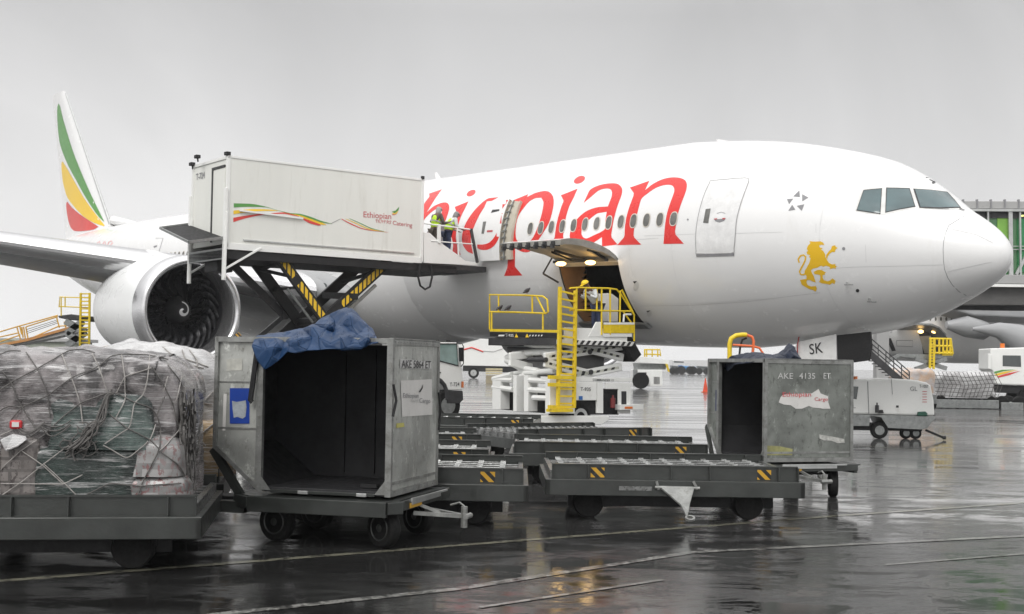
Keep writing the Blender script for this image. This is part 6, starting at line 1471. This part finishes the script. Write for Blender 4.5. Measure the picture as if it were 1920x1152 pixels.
b = MB(); p0 = jf.pl(1653, 575, 1, 1.3); b.box(p0.x - .3, p0.x + 6, 1.3, 1.8, 4.4, 4.75); b.build('column_beam', M['dgrey'], JB)
# service stair by the column
sf = yfr(1640, 47, 0); ST = thing('service_stair', 'dark steel stair with hand rails rising beside the white column under the bridge', 'stair', sf)
b = MB(); b.bar(sf.pl(1615, 650, 1, 0), sf.pl(1702, 726, 1, 0), .06, .25); b.bar(sf.pl(1615, 650, 1, .8), sf.pl(1702, 726, 1, .8), .06, .25)
b.build('stringer', M['dgrey'], ST)
b = MB()
for i in range(14): t = i / 14; p = sf.pl(1615, 650, 1, 0).lerp(sf.pl(1702, 726, 1, 0), t); b.box(p.x - .12, p.x + .12, 0, .8, p.z - .02, p.z + .02)
b.build('tread', M['dgrey'], ST)
b = MB()
for k in (0, 1, 2, 3): b.tube([sf.pl(1632 + 0*k, 634 + 9*k, 1, 0), sf.pl(1705, 697 + 8*k, 1, 0)], .022, 6)
for i in range(6): t = i/5; a = sf.pl(1632, 634, 1, 0).lerp(sf.pl(1705, 697, 1, 0), t); b.tube([a, a - V((0, 0, .8))], .02, 6)
b.build('hand_rail', M['dgrey'], ST, smooth=True)
# second airliner
bf = yfr(1790, 86, R(4)); A2 = thing('airliner', 'second white airliner far right, seen under the first one nose', 'airliner', bf)
zz = lambda x, y, v=-3.1: bf.pl(x, y, 1, v)
cz2 = 5.5; b = MB(); rg = []
xL, xR = zz(1560, 650).x, zz(1990, 650).x
pr2 = [(-20.5, .6, 6.8), (-15, 1.6, 6.2), (-9.5, 2.5, 5.75), (-4, 3.0, 5.52), (0, 3.1, 5.5), (16, 3.1, 5.5)]; n = 48
for x, r_, z_ in pr2: b.v += [(x, -r_*cos(2*pi*k/n), z_ + r_*sin(2*pi*k/n)) for k in range(n)]
for i in range(len(pr2)-1):
    for k in range(n): q = (k+1) % n; b.f.append([i*n+k, i*n+q, (i+1)*n+q, (i+1)*n+k]); b.mi.append(0)
F2 = b.build('fuselage', M['white'], A2, smooth=60); BF2 = bvh_of([b], bf)
def zr(P): return [(1580 + x / 4.115, 560 + y / 4.114) for x, y in P]
decal('hold_opening', [zr([(570,215),(700,210),(760,250),(830,330),(850,440),(620,430),(610,340),(585,270)])], M['dgrey'], BF2, bf, A2, .02, 6)
decal('hold_lining', [zr([(590,290),(680,285),(685,420),(630,420)])], M['cond'], BF2, bf, A2, .04, 6)
decal('tail_door', [zr([(335,305),(372,305),(410,400),(380,405)])], M['dgrey'], BF2, bf, A2, .03, 6)
decal('panel_outline', [stroke(zr([(415,322),(540,322),(540,370),(415,365),(415,322)]), .8)], M['txtgrey'], BF2, bf, A2, .03, 12)
for x in (632, 675, 716, 757, 798, 840): decal('cabin_window', [ell(*zr([(x, 158)])[0], 1.9, 3.6, 0, 12)], M['pane'], BF2, bf, A2, .03, 20)
b = MB()
for x in (602, 708): p = zz(*zr([(x, 255)])[0], -3.3); b.sph(p, .2, .1, .12)
b.build('door_lamp', M['lightbulb'], A2, smooth=True)
b = MB(); P = [zz(*q, -4.2) for q in zr([(480,205),(600,205),(690,208),(750,235),(800,290)])]; Q = [p + V((0, 1.4, -.3)) for p in P]
for i in range(len(P)-1): b.prism([P[i], P[i+1], Q[i+1], Q[i]], (0, 0, .12))
b.build('cargo_door', M['steel'], A2)
b = MB(); P = [zz(*q, -3.2) for q in zr([(690,120),(830,82),(1420,155),(1420,370),(1320,300),(1250,240),(1160,262),(1000,245),(860,185)])]
b.prism([zz(*q, -3.0) for q in zr([(700,118),(830,84),(1460,158),(1460,200),(900,175)])], (0, -2.2, .3)); b.build('wing', M['greypaint'], A2, bevel=.1)
b = MB(); b.tube([zz(*q, -5) for q in zr([(800,205),(950,215),(1100,250),(1165,262)])], [.25, .7, .6, .1], 12); b.build('flap_fairing', M['greypaint'], A2, smooth=True)
b = MB(); b.tube([zz(*q, -6.5) for q in zr([(1000,235),(1200,245),(1330,300),(1460,370)])], [.1, .5, .9, 1.2], 12); b.build('flap_fairing', M['greypaint'], A2, smooth=True)
decal('overwing_exit', [stroke(zr([(1090,72),(1188,72),(1188,100),(1085,98),(1090,72)]), .7)], M['txtgrey'], BF2, bf, A2, .03, 12)
b = MB(); 
for l in (-.5, .5): b.lathe([(-.2, .3), (-.2, .62), (.2, .62), (.2, .3)], (5.5 + l, 0, .62), (0, 1, 0), 20, cap=True)
b.cyl((5.5, 0, .6), (5.5, 0, 2.6), .2); b.build('landing_gear', M['steel'], A2)
decal('number_marking', [stroke(zr([(345,250),(345,262),(352,262)]), .7), stroke(zr([(368,248),(380,250),(378,262),(366,262)]), .7)], M['txtgrey'], BF2, bf, A2, .03)
# its loader
l2f = yfr(1750, 78, 0); L2 = thing('cargo_loader', 'distant yellow railed loader at the open hold of the second airliner', 'cargo loader', l2f)
lq = lambda x, y, v=0: l2f.pl(*zr([(x, y)])[0], 1, v)
rail([[lq(668,310), lq(835,312), lq(850,430)], [lq(668,365), lq(840,368)], [lq(668,420), lq(845,422)]] + [[lq(x, 312), lq(x, 430)] for x in (710, 745, 775, 805, 830)], .07, L2)
b = MB(); b.bar(lq(678,310,-.3), lq(672,545,-.3), .12); b.bar(lq(705,310,-.3), lq(702,545,-.3), .12)
for i in range(10): b.bar(lq(677, 330 + i*22,-.3), lq(704, 330 + i*22,-.3), .08)
b.build('ladder', M['yellow'], L2)
b = MB(); b.prism([lq(*q, .0) for q in ((770,402),(852,400),(852,440),(770,440))], (0, .1, 0)); b.build('toe_board', M['yellow'], L2)
b = MB(); b.prism([lq(*q, .1) for q in ((420,425),(770,432),(850,440),(850,455),(620,465),(430,445))], (0, 2.5, 0)); b.build('platform', M['steel'], L2)
b = MB(); b.bar(lq(430,440), lq(340,490), .2); b.bar(lq(560,465), lq(800,540), .25); b.bar(lq(800,465), lq(560,545), .25); b.build('scissor_arm', M['steel'], L2)
b = MB(); p = lq(540, 560); q = lq(830, 560); b.box(p.x, q.x, 0, 2.6, .35, 1.6); b.build('chassis', M['white2'], L2, bevel=.05)
for px_ in (600, 780):
    b = MB(); p = lq(px_, 600); b.lathe([(-.15, .25), (-.15, .45), (.15, .45), (.15, .25)], (p.x, .1, .45), (0, 1, 0), 18, cap=True); b.build('wheel', M['tyre'], L2)
# crew silhouettes / goods on right
def loads(fr, P, name, label, m, amp, seed, d=2.0):
    a, c = fr.pl(*P[0], 1, 0), fr.pl(*P[1], 1, 0); sx = c.x - a.x; sz = a.z - c.z
    f2 = Fr(fr.wor(((a.x + c.x)/2, d/2, c.z)), fr.ang); t = thing(name, label, 'cargo load', f2); b = lumpy(f2, sx, d, sz, .1, amp, seed, .12, None, 6); b.build('wrapped_goods', m, t, smooth=180); return t, f2, sx, sz
rf = yfr(1800, 63, R(-4))
t_, f3, sx, sz = loads(rf, ((1752, 697), (1868, 748)), 'netted_cargo', 'white plastic wrapped netted load just left of the striped truck', M['filmw'], .10, 41)
b = MB(); rnd = random.Random(9)
for i in range(16):
    x = -sx/2 + sx * i/15; b.tube([(x + .1*rnd.random(), -1.12, .05), (x + .25, -1.14, sz*.5), (x - .05, -1.08, sz)], .015, 5)
    if i % 3 == 0: b.tube([(-sx/2, -1.13, sz*(i+2)/20), (0, -1.16, sz*(i+1)/20), (sx/2, -1.12, sz*(i+3)/20)], .015, 5)
b.build('net', M['rope'], t_)
t_, f3, sx, sz = loads(yfr(1700, 58, 0), ((1668, 692), (1757, 738)), 'wrapped_cargo', 'peach coloured wrapped load showing above the white power cart', M['filmp'], .08, 47)
def flat_dolly(fr, xa, xb, ytop, label, nw=3):
    t = thing('baggage_dolly', label, 'dolly', fr, 'distant dolly train'); a, c = fr.pl(xa, ytop, 1, 0), fr.pl(xb, ytop, 1, 0)
    b = MB(); b.box(a.x, c.x, -.1, 2.2, a.z - .45, a.z - .02); b.build('bed', M['steel'], t, bevel=.02)
    for i in range(nw):
        for y_ in (.15, 1.9): b = MB(); x = a.x + (c.x - a.x) * (.12 + .76 * i / max(1, nw - 1)); b.lathe([(-.12, .2), (-.12, .28), (-.08, .34), (.08, .34), (.12, .28), (.12, .2)], (x, y_, .34), (0, 1, 0), 16, cap=True); b.build('wheel', M['tyre'], t)
    return t
flat_dolly(rf, 1752, 1872, 748, 'grey flat dolly under the white netted load in the distance on the right', 4)
flat_dolly(rf, 1876, 1918, 754, 'low grey dolly under the front of the striped truck at the right edge', 2)
flat_dolly(yfr(1700, 58, 0), 1660, 1755, 738, 'grey flat dolly under the peach wrapped load', 3)
# striped catering truck, right edge
cf_ = yfr(1900, 66, R(-6)); C2 = thing('catering_truck', 'white truck with green, yellow and red stripes at the right edge of the apron', 'truck', cf_)
cq = lambda P, v=0: [cf_.pl(*q, 1, v) for q in P]
b = MB(); b.prism(cq(zr([(1140,385),(1500,375),(1500,675),(1175,660),(1160,560),(1140,545)])), (0, 2.4, 0)); BD = b.build('cab', M['white2'], C2, bevel=.05)
b = MB(); b.prism(cq(zr([(1235,438),(1375,440),(1378,528),(1235,522)]), -.02), (0, .03, 0)); b.build('side_window', M['glass'], BD, bevel=.02)
def cst(P, m): b = MB(); b.prism(cq(zr(P), -.015), (0, .01, 0)); b.build('livery_stripe', M[m], BD)
cst([(1168,565),(1230,550),(1330,548),(1240,562),(1172,580)], 'green'); cst([(1174,584),(1240,566),(1350,550),(1260,576),(1185,598)], 'yel'); cst([(1190,602),(1260,580),(1370,558),(1290,590),(1200,612)], 'redband')
b = MB(); b.prism(cq(zr([(1170,662),(1500,678),(1500,740),(1170,725)]), .2), (0, 2, 0)); b.build('chassis', M['black'], C2)
p = cf_.pl(*zr([(1400, 700)])[0], 1, .1)
for dx, y_ in ((.2, .15), (3.8, .15), (.2, 2.2)): b = MB(); b.lathe([(-.15, .3), (-.15, .52), (.15, .52), (.15, .3)], (p.x + dx, y_, .52), (0, 1, 0), 20, cap=True); b.build('wheel', M['tyre'], C2)
b = MB(); p = cf_.pl(*zr([(1232, 376)])[0], 1, .5); b.cyl(p - V((0,0,.1)), p + V((0,0,.2)), .12, 12); b.build('beacon', M['amber'], C2)
b = MB(); p = cf_.pl(*zr([(1132, 470)])[0], 1, -.1); b.box(p.x - .08, p.x + .06, -.2, 0, p.z - .5, p.z + .3); b.build('wing_mirror', M['white2'], C2, bevel=.02)
# ================================================================== background, middle
tf_ = yfr(930, 158, 0); T3 = thing('box_truck', 'white box truck with a red zigzag line parked far off under the fuselage', 'truck', tf_)
slab('box_body', tf_, [(850,636),(1035,634),(1035,690),(850,685)], M['white2'], T3, 0, 2.5, .05)
slab('frame_rail', tf_, [(868,686),(990,688),(990,700),(868,696)], M['black'], T3, .2, 2)
for i in (0,): 
    for x in (888, 1000):
        b = MB(); p = tf_.pl(x, 700, 1, .1); b.lathe([(-.2, .35), (-.2, .68), (.2, .68), (.2, .35)], (p.x, .1, .68), (0, 1, 0), 20, cap=True); wl = b.build('wheel', M['tyre'], T3)
        b = MB(); b.lathe([(-.22, .05), (-.22, .4)], (p.x, .1, .68), (0, 1, 0), 16); b.build('hub', M['alu'], wl)
def zq(P): return [(600 + x / 4.8, 560 + y / 4.8) for x, y in P]
b = MB(); b.tube([tf_.pl(*q, 1, -.03) for q in zq([(1295,460),(1365,442),(1470,480)])], .10, 4); b.build('red_line', M['redband'], T3)
b = MB(); b.tube([tf_.pl(*q, 1, -.03) for q in zq([(1300,462),(1370,446),(1440,470),(1560,480),(1680,440)])], .04, 4); b.build('grey_line', M['dull'], T3)
yf_ = yfr(931, 120, 0); P5 = thing('pallet_stack', 'small stack of pale yellow pallets on the wet apron beside the white box truck', 'pallets', yf_)
for k in range(3): slab('pallet', yf_, [(910.5, 691 + k*4.2), (942, 691.3 + k*4.2), (942, 694.2 + k*4.2), (910.5, 694 + k*4.2)], mat('pale_wood', (.55,.48,.30), .7), P5, 0, 1.0)
b = MB(); p, q = yf_.pl(911, 704, 1, 0), yf_.pl(941, 704, 1, 0); b.box(p.x, q.x, 0, 1, 0, p.z); b.build('pallet', mat('darker_wood', (.3,.26,.18), .7), P5)
# far loader
ff_ = yfr(1213, 104, 0); L3 = thing('cargo_loader', 'small far loader with pale green rails and a grilled white engine box', 'cargo loader', ff_)
def ze(P): return [(1150 + x / 4.8, 560 + y / 4.8) for x, y in P]
fq = lambda P, v=0: [ff_.pl(*q, 1, v) for q in ze(P)]
rail([fq([(280,460),(420,460),(425,520)]), fq([(280,500),(425,505)])] + [fq([(x, 455), (x, 525)]) for x in (282, 300, 350, 400)], .06, L3)
slab('platform', ff_, ze([(235,525),(500,555),(500,590),(235,575)]), M['white2'], L3, 0, 2.5); slab('lift', ff_, ze([(190,580),(480,590),(470,640),(200,640)]), M['steel'], L3, .5, 1.5)
slab('chassis', ff_, ze([(180,640),(440,642),(445,790),(180,795)]), M['white2'], L3, 0, 2.5, .05); slab('wheel_arch', ff_, ze([(220,665),(298,665),(298,790),(220,790)]), M['dgrey'], L3, -.05, .1)
for k in range(5): slab('grille', ff_, ze([(365 + k*11,705),(371 + k*11,705),(371 + k*11,770),(365 + k*11,770)]), M['txt'], L3, -.04, .03)
slab('side_panel', ff_, ze([(178,640),(218,640),(218,790),(178,785)]), M['steel'], L3, -.06, .1)
b = MB(); p = ff_.pl(*ze([(245, 790)])[0], 1, 0); b.lathe([(-.2, .35), (-.2, .68), (.2, .68), (.2, .35)], (p.x, -.1, .68), (0, 1, 0), 20, cap=True); b.build('wheel', M['tyre'], L3)
slab('yellow_arm', ff_, ze([(470,590),(490,590),(508,660),(492,660)]), M['yellow'], L3, -.1, .2)
# blue tanker and grey vehicles far off
vf = yfr(1290, 300, 0); V1 = thing('tank_truck', 'blue tank truck very far off between the loader and the dull grey container', 'truck', vf)
vq = lambda P, v=0: ze(P)
slab('tank', vf, ze([(620,605),(745,612),(745,640),(600,640)]), mat('blue_tank', (.05,.22,.45), .4), V1, 0, 2.5, .2); slab('cab', vf, ze([(590,600),(625,600),(630,668),(592,668)]), mat('blue_cab', (.04,.12,.28), .4), V1, 0, 2.5, .2); slab('frame_rail', vf, ze([(600,640),(740,640),(740,665),(600,668)]), M['dgrey'], V1, .2, 2)
for x in (612, 690, 715): b = MB(); p = vf.pl(*ze([(x, 680)])[0], 1, 0); b.lathe([(-.3, .5), (-.3, 1.0), (.3, 1.0), (.3, .5)], (p.x, 0, 1.0), (0, 1, 0), 14, cap=True); b.build('wheel', M['tyre'], V1)
for i, (xa, xb, ya, lb_, c_) in enumerate(((520, 585, 600, 'grey van very far off, left of the blue tank truck', (.16,.17,.18)), (760, 850, 605, 'dark grey vehicle very far off, right of the blue tank truck', (.12,.13,.13)), (540, 640, 555, 'pale bus very far off behind the blue tank truck', (.60,.60,.60)))):
    f_ = yfr(1150 + (xa+xb)/9.6, 300 if i < 2 else 340, 0); t = thing('parked_vehicle', lb_, 'vehicle', f_); slab('body', f_, ze([(xa, ya),(xb, ya+6),(xb, 665),(xa, 665)]), mat('vehicle_grey', c_, .4), t, 0, 2.5, .15)
    slab('window_band', f_, ze([(xa+6, ya+8),(xb-6, ya+12),(xb-6, ya+24),(xa+6, ya+22)]), M['glass'], t, -.05, .08)
    for x in (xa + 12, xb - 12): b = MB(); p = f_.pl(*ze([(x, 680)])[0], 1, 0); b.lathe([(-.2, .4), (-.2, .8), (.2, .8), (.2, .4)], (p.x, 0, .8), (0, 1, 0), 14, cap=True); b.build('wheel', M['tyre'], t)
# far terminal / white hangar line behind everything
hf = yfr(1050, 420, 0); H1 = thing('hangar', 'long low pale hangar on the far side of the apron', 'building', hf)
slab('wall', hf, [(560,683),(560,668),(1330,676),(1330,689)], mat('pale_cladding', (.6,.6,.6), .6), H1, 0, 30); 
# cone and handler
kf = yfr(1323, 94, 0); K = thing('traffic_cone', 'orange traffic cone on the wet apron left of the dull grey container', 'traffic cone', kf)
b = MB(); b.cyl((0, 0, .05), (0, 0, 1.05), .20, 16, .03); b.build('cone', mat('cone_orange', (.85,.10,.04), .5), K, smooth=40)
b = MB(); b.box(-.28, .28, -.28, .28, 0, .05); b.build('cone_base', M['orange'], K)
place_person('person in a green hi-vis top bending beside the orange cone', tuple(G(1334, 733).xy) + (0,), R(-90), stand(lean=.6, bend=.2), {'jacket': M['hiviz'], 'trousers': M['navy']}, 1.0)
# ================================================================== background, left
bl = yfr(70, 62, 0); BLT = thing('belt_loader', 'orange railed belt conveyor vehicle rising toward the tail at the left edge', 'belt loader', bl)
def zL(P): return [(x / 3.973, 540 + y / 3.973) for x, y in P]
bq = lambda P, v=0: [bl.pl(*q, 1, v) for q in zL(P)]
b = MB(); b.prism(bq([(-60,470),(540,290),(580,290),(590,330),(60,440),(-60,480)]), (0, 1.2, 0)); b.build('conveyor_bed', M['dull'], BLT)
b = MB(); b.prism(bq([(-60,430),(180,382),(530,285),(545,300),(200,398),(-60,448)], -.1), (0, .1, 0)); b.build('side_board', mat('faded_orange_tan', (.50,.24,.08), .5, 0, .15, 3), BLT)
def rail2(P, r_, m, parent, nm='guard_rail'): b = MB(); [b.tube(p, r_, 6) for p in P]; return b.build(nm, m, parent, smooth=True)
Oy = mat('yellow_orange_paint', (.62,.36,.06), .45, 0, .1, 4)
rail2([bq([(-40,340),(125,290),(430,205)]), bq([(-40,375),(140,335)]), bq([(-40,415),(150,352)]), bq([(195,290),(430,215)]), bq([(210,385),(440,285),(530,282)])] + [bq([(x, y), (x + dx, y + h)]) for x, y, dx, h in ((125,290,28,95), (148,288,14,60), (162,292,10,80), (175,290,14,90), (192,290,18,95), (420,212,22,85), (478,252,14,50))], .035, Oy, BLT)
rail2([bq([(200,310),(425,240)]), bq([(205,325),(430,250)]), bq([(208,338),(432,262)])], .015, M['dgrey'], BLT, 'cable')
b = MB(); b.prism(bq([(-60,400),(40,378),(120,392),(60,440),(-60,470)], .6), (0, 1.2, 0)); b.build('cab_side', mat('olive_grey_panel', (.28,.30,.24), .6), BLT)
b = MB(); p = bl.pl(20, 690, 1, 0); b.box(p.x - 3, p.x + 3.2, .1, 1.5, .4, 1.4); b.build('chassis', M['dull'], BLT)
for dx in (-1.5, 2.2): b = MB(); b.lathe([(-.15, .25), (-.15, .4), (.15, .4), (.15, .25)], (p.x + dx, .1, .4), (0, 1, 0), 18, cap=True); b.build('wheel', M['tyre'], BLT)
ll = yfr(150, 60, 0); L4 = thing('cargo_loader', 'loader with a yellow ladder standing behind the big engine', 'cargo loader', ll)
ql = lambda P, v=0: [ll.pl(*q, 1, v) for q in zL(P)]
rail2([ql([(440,145),(445,68),(660,75)]), ql([(440,138),(660,148)]), ql([(455,68),(456,210)]), ql([(485,68),(485,145)])], .03, M['yellow'], L4)
b = MB(); b.bar(ql([(602,38)], -.2)[0], ql([(596,455)], -.2)[0], .09); b.bar(ql([(668,38)], -.2)[0], ql([(664,455)], -.2)[0], .09)
for i in range(15): b.bar(ql([(600, 45 + i*28)], -.2)[0], ql([(666, 45 + i*28)], -.2)[0], .06)
b.build('ladder', M['yellow'], L4)
b = MB(); b.prism(ql([(430,208),(530,196),(600,208),(720,215),(720,250),(600,245),(520,240),(440,225)]), (0, 2.4, 0)); b.build('platform', M['dgrey'], L4, bevel=.03)
b = MB(); b.bar(ql([(490,250)])[0], ql([(640,330)])[0], .25, .3); b.bar(ql([(620,250)])[0], ql([(500,340)])[0], .25, .3); b.bar(ql([(500,340)])[0], ql([(660,430)])[0], .25, .3); b.bar(ql([(640,330)])[0], ql([(500,430)])[0], .25, .3); b.build('scissor_arm', M['steel'], L4)
b = MB(); p = ql([(480, 420)])[0]; q = ql([(900, 420)])[0]; b.box(p.x, q.x, 0, 2.4, .4, 1.7); b.build('chassis', M['dull'], L4, bevel=.04)
for dx in (.7, 5.5): b = MB(); b.lathe([(-.15, .25), (-.15, .45), (.15, .45), (.15, .25)], (p.x + dx, .05, .45), (0, 1, 0), 18, cap=True); b.build('wheel', M['tyre'], L4)
# green hillside-grey shed at the left edge
wf = yfr(60, 110, 0); WH = thing('apron_shed', 'low grey green shed behind the belt conveyor at the left edge', 'building', wf)
slab('wall', wf, [(-80,640),(130,640),(130,690),(-80,690)], mat('grey_green_cladding', (.30,.32,.27), .7), WH, 0, 6); slab('roof', wf, [(-85,634),(135,635),(135,641),(-85,641)], M['dull'], WH, -.3, 7)
# hazard-striped arm under the wing
hz = yfr(450, 36, 0); HA = thing('barrier_arm', 'short yellow and black striped arm just right of the big engine', 'barrier', hz)
hq = lambda x, y, v=0: hz.pl(x, y, 1, v)
b = MB(); b.bar(hq(444, 626), hq(456, 640), .12, .12); b.build('striped_arm', M['haz'], HA); b = MB(); b.bar(hq(456, 640), (hq(456, 640).x, 0, 0), .12); b.build('post', M['white2'], HA)
# pigeons on the loader rail
def bird(fr, label):
    b = MB(); b.lathe([(-.14, .005), (-.10, .03), (-.02, .058), (.05, .055), (.10, .03), (.13, .032), (.16, .028), (.175, .008)], (0, 0, .10), (.94, 0, .34), 14)
    b.prism([(-.12, -.02, .07), (-.12, .02, .07), (-.22, .025, .035), (-.22, -.025, .035)], (0, 0, .012)); o = b.build('pigeon', mat('pigeon_grey', (.07,.065,.07), .7, 0, .4, 25), None, smooth=60)
    b = MB(); b.cyl((.165, 0, .158), (.195, 0, .150), .008, 6, .002); b.build('beak', M['txt'], o)
    b = MB()
    for s_ in (1, -1): b.cyl((0, .018*s_, .0), (.005, .018*s_, .06), .005, 5); b.build('leg', mat('bird_leg_red', (.3,.08,.06), .6), o); b = MB()
    for s_ in (1, -1): b = MB(); b.prism([(.07, .045*s_, .13), (-.02, .06*s_, .12), (-.16, .03*s_, .06), (-.02, .055*s_, .075)], (0, .008*s_, 0)); b.build('folded_wing', M['txtgrey'], o)
    o.matrix_world = Matrix.Translation(fr.o) @ fr.m.to_4x4(); return tag(o, label, 'bird', 'pigeons on the yellow loader rails')
for (x, y, dy, lb_) in ((937, 585.5, 0, 'pigeon standing on the lower yellow rail, the left one of the pair'), (953, 585.8, 0, 'pigeon standing on the lower yellow rail, the right one of the pair'), (988, 553.5, 0, 'pigeon perched alone on the upper yellow rail')):
    bird(Fr(LF.wor(LF.pl(x, y, 1, yR) + V((0, 0, .026))), LF.ang + R(170)), lb_)
# ================================================================== haze
b = MB(); b.box(-260, 300, -8, 460, -1, 24)
HZ = b.build('haze', None, None); HZ.data.materials.clear()
hm = bpy.data.materials.new('thin_rain_haze'); hm.use_nodes = True; hn = hm.node_tree; hn.nodes.clear()
ho = hn.nodes.new('ShaderNodeOutputMaterial'); hv = hn.nodes.new('ShaderNodeVolumePrincipled'); hv.inputs['Color'].default_value = (.93, .94, .95, 1); hv.inputs['Density'].default_value = HAZE; hv.inputs['Anisotropy'].default_value = .2
hn.links.new(hv.outputs[0], ho.inputs['Volume']); HZ.data.materials.append(hm); tag(HZ, kind='stuff')
